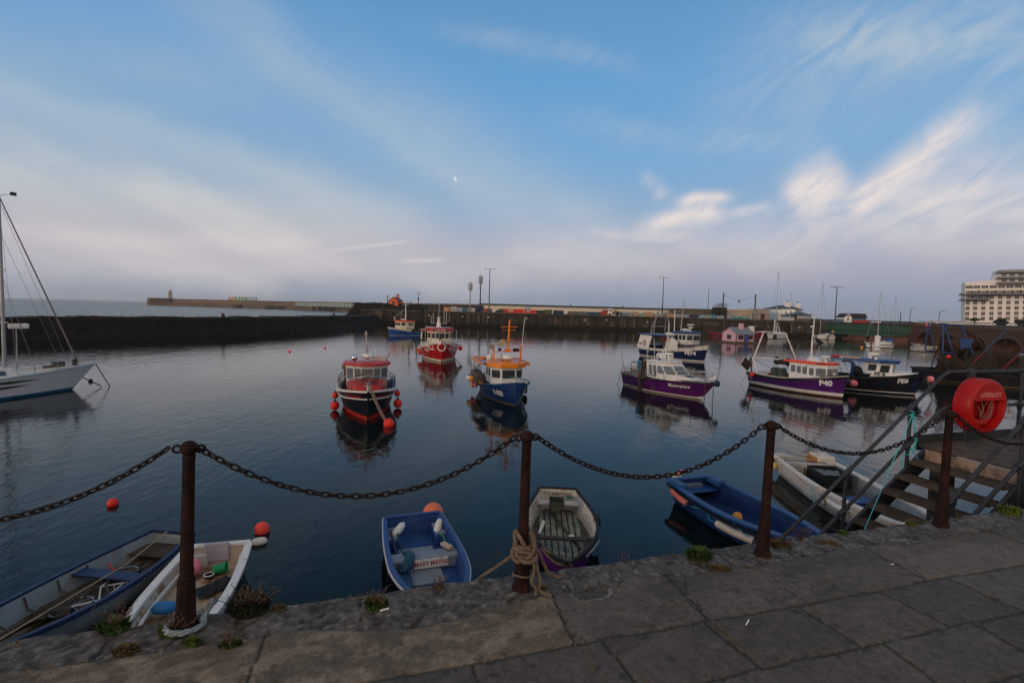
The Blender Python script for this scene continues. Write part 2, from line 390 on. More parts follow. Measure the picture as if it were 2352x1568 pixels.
# promenade surface: heightfield with worn flagstones, open joints and a rough kerb course
def fb(x, y, z=0., o=4, l=2.1):
 return noise.fractal(Vector((x, y, z)), .9, l, o)
ROWS = [(-1.2, -.4), (-.4, .45), (.45, 1.05), (1.05, 1.42), (1.42, 1.76), (1.76, 2.12), (2.12, 2.56)]
CUTS = {6: [-2.2, -.48, .985, 1.75, 3.35, 4.6, 6.1], 5: [-1.6, -.35, .516, 1.155, 1.75, 2.365, 2.977, 3.55, 4.3, 5.2, 6.2],
  4: [-2, -1.1, -.2, .75, 1.5, 2.45, 3.1, 4.0, 4.9, 6.0], 3: [-1.8, -.7, .3, 1.0, 2.0, 2.8, 3.7, 4.6], 2: [-2, -.9, .2, 1.3, 2.3, 3.3, 4.4], 1: [-2, 0, 2, 4], 0: [-2, 0, 2, 4]}
def foot(s, n, s0, n0, ang):
 c, q = math.cos(ang), math.sin(ang); a = (s-s0)*c+(n-n0)*q; b_ = -(s-s0)*q+(n-n0)*c
 w_ = .036+.012*math.sin((a+.1)*14);
 if abs(a) > .13: return 0, 0
 w_ *= math.sqrt(max(0, 1-(abs(a)/.13)**6)); d = abs(b_)/max(w_, 1e-4)
 if d > 1.15: return 0, 0
 if d > .85: return 1, 0
 return 0, 1
FEET = [(*sn(1540, 1411), .2), (*sn(1793, 1364), .25), (*sn(1890, 1345), .5)]
HOLE = sn(1356, 1358)
SCR = [((1560, 1372), (1610, 1398)), ((1610, 1398), (1600, 1372)), ((1650, 1356), (1700, 1350)), ((1680, 1340), (1720, 1362)), ((1780, 1330), (1905, 1420)), ((1480, 1395), (1560, 1388)),
  ((1575, 1330), (1575, 1375)), ((1575, 1375), (1632, 1427)), ((1800, 1385), (1900, 1400)), ((2000, 1235), (2060, 1255)), ((2070, 1275), (2120, 1325)), ((1700, 1300), (1850, 1330))]
SCR = [(sn(*a), sn(*b_)) for a, b_ in SCR]
def segd(s, n, A, B):
 ax, ay = A; bx, by = B; dx, dy = bx-ax, by-ay; t = max(0, min(1, ((s-ax)*dx+(n-ay)*dy)/(dx*dx+dy*dy))); return math.hypot(s-ax-t*dx, n-ay-t*dy)
def surf(s, n):
 """height (m) and albedo of the promenade at (s, n)"""
 wv = .018*fb(s*1.3, n*1.3, 2.2, 3)+.004*fb(s*9, n*9, 6.1, 3)
 kb = 2.555+.03*fb(s*2.2, 0, 9., 4)-.10*max(0, 1-((s-.35)/.62)**2)*(1 if s < .96 else 0)
 if s > 1.1: kb += .05*fb(s*4, n*3, 4., 4)
 g = fb(s*9, n*9, 1.); g2 = fb(s*40, n*40, 5.)
 if n > kb:     # rough kerb course
  big = fb(s*11, n*11, 3.3, 5)
  h = -.004+.006*big+.0025*g2
  e = n-2.80-.015*fb(s*5, 0, 12.)-.02*fb(s*1.7, 3., 12.)
  if e > 0: h -= min(.06, e*e*55)
  if n-kb < .014: h -= .006
  t = .5+.5*big; lich = fb(s*26, n*26, 8., 4)
  c = (.045+.075*t+.05*g+.03*g2, .041+.068*t+.046*g+.028*g2, .036+.060*t+.042*g+.025*g2)
  if lich > .35: c = tuple(q+.07 for q in c)
  if lich < -.4: c = tuple(q*.45 for q in c)
  if abs(s-round(s/1.15)*1.15) < .006+.004*g and s < 20: h -= .012; c = (.03, .03, .025)
  return h, c
 ri = 0
 for i, (a, b_) in enumerate(ROWS):
  if a <= n+wv: ri = i
 a, b_ = ROWS[ri]; d = min(abs(n+wv-a), abs(b_-n-wv) if ri < 6 else 9)
 if ri < 0: d = 9
 skew = .10*(n-a)*(1 if ri % 2 else -1)
 col = 0; dd = 9
 for j, c0 in enumerate(CUTS[ri]):
  q = s+skew+wv-c0; dd = min(dd, abs(q))
  if q > 0: col = j+1
 d = min(d, dd); random_ = noise.cell_vector(Vector((ri*7.3+.5, col*3.7+.5, .5)))
 jw = .006+.004*abs(fb(s*7, n*7, 4.))
 h = .0022*random_.x+.0015*g+.0006*g2+.004*fb(s*2, n*2, 6., 2)
 if d < jw*2.5: h -= .003*(1-d/(jw*2.5))
 t = .5+.5*fb(s*3.1, n*3.1, 7.7, 5); tt = random_.y
 warm_ = 1 if (ri == 6 and col <= 2) else 0
 base = ((.092, .081, .067) if ri == 6 else (.070, .062, .053)) if not warm_ else (.150, .120, .088)
 k = .70+.40*t+.42*tt+.12*g2+.10*g
 if warm_:
  bl = fb(s*6, n*9, 15., 6)
  k *= 1.16 if bl > .02 else .78
  if bl > .3: k *= 1.1
 st = fb(s*1.6, n*2.6, 21., 5)
 if n > 2.38 and ri == 6: k *= .80+.2*(1 if st > 0 else 0)
 if st < -.35: k *= .8
 if fb(s*17, n*17, 31., 3) < -.62: k *= .6
 rz_ = .06*random_.z; c = (base[0]*k*(1+rz_), base[1]*k, base[2]*k*(1-rz_))
 ch_ = fb(s*13, n*13, 71., 3)
 if jw <= d < jw+.035 and ch_ > .42: h -= .005; c = tuple(q*(.62 if ch_ > .5 else 1.25) for q in c)
 if d < jw:
  h -= .011*(1-(d/jw)**2); gr = fb(s*3, n*3, 40.)
  c = (.042, .038, .032) if gr < .25 else (.040, .044, .022)
 elif ri == 6:
  for f in FEET:
   e1, e2 = foot(s, n, *f)
   if e1: h -= .003; c = tuple(q*.72 for q in c)  # sole outline and tread grooves tinted darker, standing in for shade in the dents
   if e2:
    h -= .003
    if (int((s+n)*90) % 2) ^ (int((s-n)*90) % 2): h -= .003; c = tuple(q*.82 for q in c)
  r_ = math.hypot((s-HOLE[0])/.11, (n-HOLE[1])/.075)+.12*g
  if r_ < 1: h -= .006+.006*abs(g2); c = (.06+.03*g2, .055+.03*g2, .048+.03*g2)
  elif r_ < 1.18: c = (.20, .19, .17)
  for A, B in SCR:
   if segd(s+.01*g, n, A, B) < .0035: h -= .004; c = tuple(q*.5 for q in c)
 return h, c
def heightgrid(name, s0, s1, n0, n1, ds, dn, mat):
 ns = int((s1-s0)/ds)+1; nn = int((n1-n0)/dn)+1; vs = []; cs = []; fs = []
 for i in range(ns):
  s = s0+(s1-s0)*i/(ns-1)
  for j in range(nn):
   n = n0+(n1-n0)*j/(nn-1); h, c = surf(s, n)
   vs.append(Q(s, n, QZ+h)); cs.append(c)
  # the lip turns down into the quay wall
  for k, (dz, dn_) in enumerate(((-.06, .012), (-.16, .006), (-.35, .012))):
   vs.append(Q(s, n1+dn_+.012*fb(s*6, dz*9, 7.), QZ-.05+dz)); cs.append((.06, .055, .05))
 w_ = nn+3
 for i in range(ns-1):
  for j in range(w_-1): fs.append((i*w_+j, (i+1)*w_+j, (i+1)*w_+j+1, i*w_+j+1))
 me = bpy.data.meshes.new(name); me.from_pydata(vs, [], fs)
 at_ = me.color_attributes.new('stone', 'FLOAT_COLOR', 'POINT'); flat = []
 for c in cs: flat += [*c, 1]
 at_.data.foreach_set('color', flat); me.materials.append(mat); me.shade_smooth()
 o = bpy.data.objects.new(name, me); link(o); return struct(o)
sm, N3, L3, P3 = nodes_mat('flagstone')
va = N3.new('ShaderNodeVertexColor'); va.layer_name = 'stone'
tc3 = N3.new('ShaderNodeTexCoord'); n3 = N3.new('ShaderNodeTexNoise'); n3.inputs['Scale'].default_value = 130; n3.inputs['Detail'].default_value = 6; n3.inputs['Roughness'].default_value = .7
L3.new(tc3.outputs['Object'], n3.inputs['Vector'])
n4 = N3.new('ShaderNodeTexNoise'); n4.inputs['Scale'].default_value = 22; n4.inputs['Detail'].default_value = 9; n4.inputs['Roughness'].default_value = .68; L3.new(tc3.outputs['Object'], n4.inputs['Vector'])
mr = N3.new('ShaderNodeMapRange'); mr.inputs[1].default_value = .3; mr.inputs[2].default_value = .7; mr.inputs[3].default_value = .62; mr.inputs[4].default_value = 1.28; L3.new(n4.outputs[0], mr.inputs[0])
mm = N3.new('ShaderNodeVectorMath'); mm.operation = 'SCALE'; L3.new(va.outputs[0], mm.inputs[0]); L3.new(mr.outputs[0], mm.inputs['Scale'])
n5 = N3.new('ShaderNodeTexNoise'); n5.inputs['Scale'].default_value = 75; n5.inputs['Detail'].default_value = 8; n5.inputs['Roughness'].default_value = .75; L3.new(tc3.outputs['Object'], n5.inputs['Vector'])
m5 = N3.new('ShaderNodeMapRange'); m5.inputs[1].default_value = .36; m5.inputs[2].default_value = .66; m5.inputs[3].default_value = .72; m5.inputs[4].default_value = 1.28; L3.new(n5.outputs[0], m5.inputs[0])
m6 = N3.new('ShaderNodeVectorMath'); m6.operation = 'SCALE'; L3.new(mm.outputs[0], m6.inputs[0]); L3.new(m5.outputs[0], m6.inputs['Scale']); L3.new(m6.outputs[0], P3.inputs['Base Color']); P3.inputs['Roughness'].default_value = .78; P3.inputs['Specular IOR Level'].default_value = .35
b3 = N3.new('ShaderNodeBump'); b3.inputs['Strength'].default_value = .55; b3.inputs['Distance'].default_value = .004; L3.new(n3.outputs[0], b3.inputs['Height'])
b4 = N3.new('ShaderNodeBump'); b4.inputs['Strength'].default_value = .6; b4.inputs['Distance'].default_value = .012; L3.new(n4.outputs[0], b4.inputs['Height']); L3.new(b3.outputs[0], b4.inputs['Normal'])
L3.new(b4.outputs[0], P3.inputs['Normal'])
heightgrid('promenade_paving', -2.75, 5.9, 1.05, 2.86, .0135, .0125, sm)
QWALL = M('quay_masonry', (.075, .068, .058), .85, var=.45, vs=2, bump=.5, bs=8)
b = MB()
def qbox(b, s0, s1, n0, n1, z0, z1, k=None):
 vs = [Q(s, n, z) for z in (z0, z1) for s, n in ((s0, n0), (s1, n0), (s1, n1), (s0, n1))]
 b.add(vs, [(0, 3, 2, 1), (4, 5, 6, 7), (0, 1, 5, 4), (1, 2, 6, 5), (2, 3, 7, 6), (3, 0, 4, 7)], k)
qbox(b, -60, 60, -12, 2.83, -5, QZ-.06)
struct(b.build('quay_wall', QWALL))
b = MB(); qbox(b, -60, 60, -12, 1.05, QZ-.055, QZ-.002); qbox(b, -60, -2.75, 1.05, 2.84, QZ-.055, QZ-.002); qbox(b, 5.9, 60, 1.05, 2.84, QZ-.055, QZ-.002)
struct(b.build('promenade', M('far_flagstone', (.09, .083, .075), .8, var=.3, vs=3, bump=.5, bs=20)))
# chain posts
RUST = M('rusted_iron', (.017, .0075, .0065), .72, metal=0, spec=.12, var=.45, vs=9, bump=.55, bs=55, rust=(.038, .014, .009), rs=6, ra=.56)
RUSTD = M('chain_iron', (.013, .008, .0075), .6, metal=0, spec=.2, var=.45, vs=30, bump=.4, bs=150)
POSTS = [(-2.54, 2.70, .90), (-.834, 2.718, .905), (.885, 2.655, .895), (2.597, 2.655, .887), (4.366, 2.705, .89), (6.1, 2.70, .89)]
plab = ['', 'rusty chain post with a grey rope ring at its foot, nearest the white dinghy', 'rusty chain post with hemp mooring rope knotted round its lower half',
  'rusty chain post standing in front of the blue skiff', 'rusty chain post in front of the metal stairs', '']
def octa(r, n=8): return r
for i, (s, n, h) in enumerate(POSTS):
 if i in (0, 5): continue
 t = thing('chain_post', plab[i], 'chain post', Q(s, n, QZ-.004), QROT, 'rusty posts of the quayside chain fence'); t.rotation_euler.y = (0, .030, .009, .014, 0, 0)[i]
 b = MB()
 R8 = Matrix.Rotation(PI/8, 3, 'Z')
 b.lathe([(.060, 0), (.056, .012), (.046, .04), (.039, .22), (.037, .25)], n=8, R=R8)
 o = b.build('base', RUST, t, smooth=20)
 b = MB(); b.lathe([(.032, .25), (.0335, .262), (.030, .275), (.028, .60), (.0265, h-.06), (.030, h-.045), (.025, h-.035)], n=18)
 b.build('shaft', RUST, t, smooth=40)
 b = MB(); b.ball((0, 0, h-.005), .040, 18, 12, .92); b.build('ball_cap', RUST, t, smooth=60)
 for sg in (-1, 1):
  b = MB(); b.tube([(sg*(.050)+.019*math.cos(2*PI*k/12), 0, h-.008+.017*math.sin(2*PI*k/12)) for k in range(12)], .0065, 6, closed=True)
  b.build('eye_ring', RUSTD, t, smooth=60)
def link_mesh():
 b = MB(); pts = []
 a, c = .0125, .0115   # half straight, bend radius
 for k in range(7):
  an = -PI/2+PI*k/6; pts.append((a+c*math.cos(an), c*math.sin(an), 0))
 for k in range(7):
  an = PI/2+PI*k/6; pts.append((-a+c*math.cos(an), c*math.sin(an), 0))
 b.tube(pts, .0052, 7, closed=True)
 o = b.build('link', RUSTD, None, smooth=60); return o
lk0 = link_mesh(); LMESH = lk0.data; bpy.data.objects.remove(lk0)
clab = ['rusty iron chain running out of the picture to the left of the first post', 'rusty chain sagging in front of the white dinghy and blue motor dinghy', 'rusty chain sagging in front of the old wooden boat',
  'rusty chain sagging between the blue skiff and the stairs', 'rusty chain rising past the lifebuoy to the right edge']
for i in range(5):
 s0, n0, h0 = POSTS[i]; s1, n1, h1 = POSTS[i+1]
 A = Q(s0, n0, QZ+h0-.012)+SD*.07; B = Q(s1, n1, QZ+h1-.012)-SD*.07
 sag = (.285, .285, .285, .24, .27)[i]
 K = 400; P = []
 for k in range(K+1):
  t = k/K; P.append(A.lerp(B, t)-Vector((0, 0, sag*4*t*(1-t))))
 Ls = [0]
 for k in range(K): Ls.append(Ls[-1]+(P[k+1]-P[k]).length)
 pitch = .0375; cnt = int(Ls[-1]/pitch); pitch = Ls[-1]/cnt
 t = thing('chain', clab[i], 'chain', A, 0, 'chain lengths hung between the posts')
 j = 0
 for k in range(cnt+1):
  d = k*pitch
  while j < K-1 and Ls[j+1] < d: j += 1
  if i == 0 and P[j].x < -2.35+0: continue
  if i == 4 and P[j].dot(SD) > 5.25: continue
  o = bpy.data.objects.new('link', LMESH); link(o); o.parent = t
  q = (P[j+1]-P[j]).to_track_quat('X', 'Z'); rr = Matrix.Rotation((PI/4 if k % 2 else -PI/4)+random.uniform(-.25, .25), 4, 'X')
  o.matrix_local = Matrix.Translation(P[j]-A) @ q.to_matrix().to_4x4() @ rr
# ropes tied to the posts
def strand(b, pts, r, tw=5., k=None, n=6, ns=3):
 """three-strand laid rope"""
 pts = [Vector(p) for p in pts]; fine_ = []
 for a, c in zip(pts, pts[1:]):
  m_ = max(2, int((c-a).length/(r*1.2)))
  fine_ += [a.lerp(c, q/m_) for q in range(m_)]
 fine_.append(pts[-1]); L = 0; out = [[] for _ in range(ns)]; up = None
 for i, p in enumerate(fine_):
  t = (fine_[min(i+1, len(fine_)-1)]-fine_[max(i-1, 0)])
  if t.length < 1e-9: t = Vector((0, 0, 1))
  t.normalize()
  if up is None: up = t.orthogonal()
  a = t.cross(up).normalized(); c = a.cross(t); up = c
  if i: L += (p-fine_[i-1]).length
  for j in range(ns):
   an = L/r/tw*2*PI*.5+2*PI*j/ns; out[j].append(p+(a*math.cos(an)+c*math.sin(an))*r*.52)
 for o in out: b.tube(o, r*.62, n, k)
def cr(pts, m_=8):
 """Catmull-Rom through points"""
 P = [Vector(p) for p in pts]; P = [P[0]*2-P[1]]+P+[P[-1]*2-P[-2]]; o = []
 for i in range(1, len(P)-2):
  for k in range(m_):
   t = k/m_; a, b_, c, d = P[i-1:i+3]
   o.append(.5*((2*b_)+(c-a)*t+(2*a-5*b_+4*c-d)*t*t+(-a+3*b_-3*c+d)*t**3))
 o.append(P[-2]); return o
s, n, h = POSTS[2]; t = thing('mooring_rope', 'thick hemp mooring rope coiled and knotted around the second rusty post from the left', 'rope', Q(s, n), QROT)
b = MB()
def coil(z0, z1, turns, r, ph=0, wob=.008):
 return [(r*math.cos(ph+2*PI*turns*k/(turns*14))+wob*random.uniform(-1, 1), r*math.sin(ph+2*PI*turns*k/(turns*14)), z0+(z1-z0)*k/(turns*14)+wob*math.sin(k*.9)) for k in range(int(turns*14)+1)]
strand(b, cr(coil(.19, .27, 3, .053, 0, .005), 3), .0105)
strand(b, cr([(-.048, -.03, .28), (-.055, -.02, .32), (-.045, .0, .345), (-.03, -.045, .32), (0, -.055, .27), (.045, -.045, .24), (.055, 0, .26), (.045, .04, .30), (.0, .045, .32)], 6), .0105)
strand(b, cr([(.03, -.055, .36), (.05, -.06, .31), (.045, -.07, .25), (.0, -.065, .20), (-.05, -.05, .19), (-.065, -.02, .21), (-.06, -.02, .25), (-.03, -.055, .25), (.03, -.065, .23)], 6), .0105)
strand(b, cr([(-.05, 0, .23), (-.02, -.085, .20), (.05, -.085, .205), (.062, -.02, .225), (.05, .05, .23), (-.03, .05, .21)], 6), .0105)
b.build('coil', ROPE, t, smooth=70)
b = MB()
strand(b, cr([(.05, -.06, .25), (.09, -.02, .22), (.14, .02, .12), (.18, .03, .05), (.24, .02, .022), (.29, .05, .018)], 7), .010)
b.build('rope_end', ROPE, t, smooth=70)
b = MB()
strand(b, cr([(.06, -.05, .23), (.07, -.07, .14), (.085, -.08, .08), (.075, -.09, .03), (.10, -.11, .014), (.13, -.14, .014)], 7), .009)
b.build('rope_end', ROPE, t, smooth=70)
b = MB()
strand(b, cr([(.04, -.07, .22), (.045, -.085, .14), (.03, -.09, .09), (.055, -.095, .04), (.05, -.11, .012)], 7), .008); b.build('rope_end', ROPE, t, smooth=70)
b = MB(); strand(b, cr([(-.06, .0, .2), (-.14, .10, .08), (-.2, .17, .0), (-.27, .24, -.12), (-.5, .9, -.9)], 7), .009); b.build('rope_tail', ROPE, t, smooth=70)
b = MB(); strand(b, cr(coil(.075, .10, 1, .056), 3), .006); b.build('lashing', ROPE, t, smooth=70)
t = thing('rope_ring', 'grey and teal rope looped round the foot of the leftmost post', 'rope', Q(-.834, 2.718), QROT)
b = MB(); strand(b, cr(coil(.018, .02, 1.0, .082, .5, .004), 3), .0135); strand(b, cr([(.07, .0, .02), (.085, .04, .05), (.10, .08, .07), (.11, .1, .06)], 6), .0135)
b.build('loop', M('grey_rope', (.20, .25, .27), .9, var=.4, vs=25, bump=.6, bs=90), t, smooth=70)
# access stairs and platform
STL = M('stair_steel', (.030, .033, .040), .5, metal=.1, var=.35, vs=7, bump=.3, bs=50, rust=(.10, .06, .045), rs=5, ra=.66)
TRD = M('stair_tread', (.075, .056, .042), .85, var=.4, vs=9, bump=.8, bs=70)
PZ = 3.45; S0 = 7.62; RUN = .24; RISE = .186; NF, NN = 5.0, 3.86
t = thing('access_stairs', 'dark metal stairs with tubular handrails climbing to the lifebuoy platform', 'stairs', Q(S0, NN, 0), QROT)
def ls(s, n, z): return (s-S0, n-NN, z)
for nn_ in (NN, NF):
 b = MB(); e = 13
 pts = [ls(S0+.12, nn_, PZ-.10), ls(S0-RUN*e, nn_, PZ-.10-RISE*e)]
 p0, p1 = Vector(pts[0]), Vector(pts[1]); b.bar(p0, p1, .045, .24)
 for k in range(1, 12):
  q = Vector(ls(S0-RUN*(k-.3), nn_-.026, PZ-.1-RISE*(k-.3)+.06)); b.ball(q, .011, 6, 4)
 b.build('stringer', STL, t, bevel=.004)
for k in range(1, 12):
 b = MB(); s1 = S0-RUN*k+.17; z = PZ-RISE*k; y0, y1 = NN-NN+.025, NF-NN-.025
 x0, x1 = s1-.25-S0, s1-S0
 b.box(x0, x1, y0, y1, z-.035, z-.006)
 nb = 26
 for j in range(nb):
  yy = y0+(y1-y0)*(j+.5)/nb; b.box(x0+.01, x1-.01, yy-.009, yy+.009, z-.006, z+.002)
 b.box(x0-.012, x0, y0, y1, z-.045, z+.004)
 b.build('tread', TRD, t)
t2 = thing('landing_platform', 'timber decked landing at the head of the metal stairs, under the lifebuoy', 'platform', Q(S0, NN, 0), QROT)
b = MB()
for j in range(30):
 x = j*.155+.02; b.box(x, x+.148, -.02, NF-NN+.10, PZ-.045, PZ-.004+.003*(j % 3))
b.build('deck_boards', M('deck_timber', (.085, .066, .052), .85, var=.45, vs=7, bump=.7, bs=40, streak=1), t2)
b = MB(); b.box(-.03, .0, .03, NF-NN-.03, PZ-.30, PZ-.05); b.build('fascia_board', M('fascia_timber', (.27, .19, .135), .85, var=.4, vs=5, bump=.5, bs=30, rust=(.08, .05, .035), rs=3, ra=.55), t2)
b = MB(); b.box(0, 4.6, NF-NN+.105, NF-NN+.135, PZ-.10, PZ+.12); b.box(-.028, -.002, -.02, .1, PZ-.04, PZ+.01); b.build('kick_board', STL, t2)
for sx_, ny in ((.15, .1), (.15, 1.05), (2.4, .1), (2.4, 1.05), (4.4, .1), (4.4, 1.05)):
 b = MB(); b.box(sx_, sx_+.2, ny-.1, ny+.1, -3, PZ-.05); b.build('pile', WOODD, t2)
SL = RISE/RUN
def railz(s, off): return min(PZ+off, PZ-.02+off-(S0+.32-s)*SL) if s < S0+.32 else PZ+off
for nn_, lb in ((NF+.02, 'far'), (NN-.03, 'near')):
 for off in (1.04, .53):
  b = MB(); pts = [ls(4.6, nn_, railz(4.6, off)), ls(S0+.20, nn_, railz(S0+.20, off)), ls(S0+.30, nn_, PZ+off-.04), ls(S0+.42, nn_, PZ+off-.005), ls(12, nn_, PZ+off)]
  b.tube(pts, .024, 10); b.build('handrail', STL, t, smooth=50)
 for s in (5.15, 6.22, 7.32, 8.45, 9.6):
  if lb == 'near' and s in (6.22, 7.32): s += .12
  zb = PZ-.25-(S0-s)*SL if s < S0 else PZ-.1
  b = MB(); b.tube([ls(s, nn_, zb), ls(s, nn_, railz(s, 1.04))], .024, 10)
  for off in (1.04, .53):
   z = railz(s, off); dx = .07; dz = dx*SL if s < S0 else 0
   b.tube([ls(s-dx, nn_, z-dz), ls(s+dx, nn_, z+dz)], .036, 10); b.tube([ls(s, nn_, z-.075), ls(s, nn_, z+.0)], .034, 10)
  b.build('rail_post', STL, t, smooth=50)
# lifebuoy housing on the far rail
LS, LN, LZ = sn(2250, 930, 4.03)[0], 4.86, 4.03
d_ = ray(2250, 930); k_ = 4.86/d_.dot(ND); LS = d_.dot(SD)*k_; LZ = EYE.z+d_.z*k_
HR = M('housing_red', (.36, .007, .006), .45, var=.2, vs=3, rust=(.28, .02, .02), rs=3.5, ra=.64)
t = thing('lifebuoy_housing', 'round red lifebuoy housing lettered in raised capitals on the platform railing', 'lifebuoy housing', Q(LS, LN, LZ), QROT)
# local: +x along s, y = n (front faces -y)
Rr = .385; D = .24
Rx = Matrix.Rotation(PI/2, 3, 'X')   # z-> -y
b = MB(); b.lathe([(Rr-.03, -D/2), (Rr-.005, -D/2+.012), (Rr, -D/2+.03), (Rr, D/2-.05), (Rr-.012, D/2-.015), (Rr-.035, D/2), (Rr-.055, D/2), (Rr-.06, D/2-.02), (Rr-.06, -D/2+.03)], n=56, R=Rx)
b.build('shell', HR, t, smooth=50)
b = MB(); zc = .10; a0 = math.asin(zc/(Rr-.05)); arc = [((Rr-.05)*math.cos(a0+(PI-2*a0)*k/20), (Rr-.05)*math.sin(a0+(PI-2*a0)*k/20)) for k in range(21)]
b.prismy(arc, -D/2-.002, -D/2+.02); b.box(-(Rr-.06), Rr-.06, -D/2-.012, -D/2+.02, zc-.012, zc+.004); b.build('name_panel', HR, t, smooth=30)
text_on('LIFEBUOY', .088, lambda x, y: (x, -D/2-.0065, .165+y), 'lettering', M('worn_red_lettering', (.75, .30, .27), .6, var=.2, vs=30), t, .015, space=1.12)
t3 = thing('lifebuoy_ring', 'red life ring with a grey grab line stowed inside the round housing', 'lifebuoy', Q(LS, LN, LZ-.02), QROT)
b = MB(); b.tube([(.235*math.cos(2*PI*k/40), .01, .235*math.sin(2*PI*k/40)) for k in range(40)], .058, 12, closed=True); b.build('ring', HR, t3, smooth=70)
b = MB(); b.tube(cr([(-.10, -.07, .12), (-.02, -.09, -.12), (.08, -.09, .1), (.10, -.08, -.08), (0, -.09, -.15), (-.12, -.08, -.1), (.05, -.09, .16)], 8), .004, 6); b.tube(cr([(-.16, -.08, .02), (-.06, -.09, -.13), (.07, -.09, -.13), (.12, -.08, .02)], 8), .009, 6); b.build('grab_line', M('grey_line', (.13, .10, .10), .8), t3, smooth=60)
b = MB(); b.tube(cr([(-.14, -.085, .13), (-.09, -.1, .0), (-.12, -.1, -.08), (-.15, -.1, -.12)], 8), .005, 5); b.build('line_tail', M('orange_line', (.35, .10, .02), .8), t3, smooth=60)
b = MB(); b.tube(cr([(.36, -.1, .05), (.42, -.12, -.05), (.45, -.1, -.1), (.42, -.1, -.17), (.33, -.1, -.16)], 8), .007, 6); b.build('rope_loop', M('tan_line', (.30, .2, .13), .8), t, smooth=60)
b = MB(); b.box(-.05, .05, D/2-.02, D/2+.03, -.5, .46); b.build('mounting_bracket', STL, t)
# teal mooring line on the stair post
t = thing('teal_line', 'thin teal mooring line knotted to the stair post and led down to the water', 'rope', Q(7.32, NF+.02, 0), QROT)
b = MB()
b.tube(cr([(.035, -.03, 3.93), (-.035, -.035, 3.95), (-.06, 0, 3.93), (0, .04, 3.92), (.045, 0, 3.94), (0, -.04, 3.91), (-.05, -.03, 3.90), (.0, .03, 3.89), (.03, -.03, 3.88), (.01, -.05, 3.8), (.04, -.05, 3.6), (.09, -.04, 3.45), (.06, -.04, 3.38), (.0, -.04, 3.42), (-.03, -.04, 3.34), (-.1, -.03, 3.35), (-.14, -.03, 3.3), (-.13, -.04, 3.15)], 6), .007, 6)
b.tube(cr([(-.02, -.04, 3.9), (.02, -.05, 3.75), (.09, -.05, 3.55), (.02, -.05, 3.4), (.1, -.05, 3.32), (.2, -.05, 3.2)], 6), .006, 6)
b.build('knot', TEAL, t, smooth=60)
b = MB(); b.tube([(-.02, -.04, 3.9), (-.9, -.3, 2.9), (-2.2, -.6, 1.2), (-3.2, -.9, .0)], .0055, 6); b.build('line', TEAL, t, smooth=60)
# weeds growing on the quay edge
LEAF = M('weed_leaf', (.045, .085, .018), .6, var=.5, vs=14); LEAFD = M('dry_weed', (.11, .075, .03), .8, var=.4, vs=14); STEM = M('weed_stem', (.09, .045, .035), .8, var=.4, vs=9); LEAFG = M('weed_grass', (.07, .10, .02), .6, var=.4, vs=12)
FLW = M('seed_head', (.16, .13, .09), .8)
def weed(x, y, r, h, nl, mat, label, ns=0, sh=.12, wl=.008, flat=.6, sc=1, cat='weed'):
 s_, n_ = sn(x, y, QZ); p = Q(s_, min(n_, 2.785), QZ-.005); t = thing('weed', label, cat, p, 0, 'weeds rooted along the quay edge')
 b = MB()
 for k in range(nl):
  a = random.uniform(0, 2*PI); q = random.random()**.6*r*.7; bx, by = q*math.cos(a)*1.2, q*math.sin(a)*.8
  L = random.uniform(.35, 1)*h; a2 = a+random.uniform(-.9, .9); lean = random.uniform(.15, 1)*flat*(.4+q/r)
  d = Vector((math.cos(a2)*lean, math.sin(a2)*lean, 1)).normalized(); sd_ = Vector((-math.sin(a2), math.cos(a2), 0)); w_ = wl*random.uniform(.6, 1.4)
  p0 = Vector((bx, by, 0)); p1 = p0+d*L*.5; p2 = p0+d*L*.85+Vector((math.cos(a2), math.sin(a2), -.5))*L*.25*lean
  b.add([p0-sd_*w_*.4, p0+sd_*w_*.4, p1+sd_*w_, p1-sd_*w_, p2], [(0, 1, 2, 3), (3, 2, 4)])
 b.build('leaves', mat, t, fix=False)
 if ns:
  b = MB()
  for k in range(ns):
   a = random.uniform(0, 2*PI); q = random.random()*r; tip = Vector((q*math.cos(a)*1.6, q*math.sin(a), .75*sh*random.uniform(.5, 1)))
   mid = Vector((tip.x*.5+random.uniform(-.01, .01), tip.y*.5, tip.z*.55)); b.tube([(tip.x*.1, tip.y*.1, 0), mid, tip], .0016, 4)
   for j in range(3):
    o = mid.lerp(tip, .3+.35*j); e = o+Vector((random.uniform(-.02, .02), random.uniform(-.02, .02), .02)); b.tube([o, e], .001, 4); b.ball(e, .0022, 5, 3, k=1)
   b.ball(tip, .003, 5, 3, k=1)
  b.build('stems', [STEM, FLW], t, fix=False)
weed(1606, 1282, .075, .10, 900, LEAF, 'bushy green weed tuft on the kerb left of the third chain post', wl=.006, flat=.9)
weed(864, 1395, .06, .075, 420, LEAF, 'green weed with tall dry stems between the white and blue dinghies', 16, .15, .008)
weed(1005, 1330, .05, .03, 30, LEAFD, 'thin dry weed stems rising in front of the blue motor dinghy bow', 7, .09)
weed(575, 1398, .11, .10, 1000, M('dark_weed', (.022, .026, .014), .8, var=.6, vs=15), 'large dark shrubby weed overhanging the edge beside the white dinghy', 30, .17, .006)
weed(395, 1452, .07, .05, 200, LEAFG, 'leafy weed low on the kerb left of the leftmost post', 10, .13, .010)
weed(265, 1440, .08, .07, 260, LEAF, 'green weed with seed heads hanging over the blue rowing boat', 14, .16, .010)
weed(290, 1492, .07, .03, 240, LEAFD, 'flat mat of brown moss in the joint below the blue rowing boat')
weed(440, 1476, .05, .04, 90, LEAFG, 'small bright weed just below the leftmost post', 0, .1, .010)
weed(530, 1480, .06, .03, 160, LEAF, 'moss mat with red stalks on the curved slab edge', 12, .09)
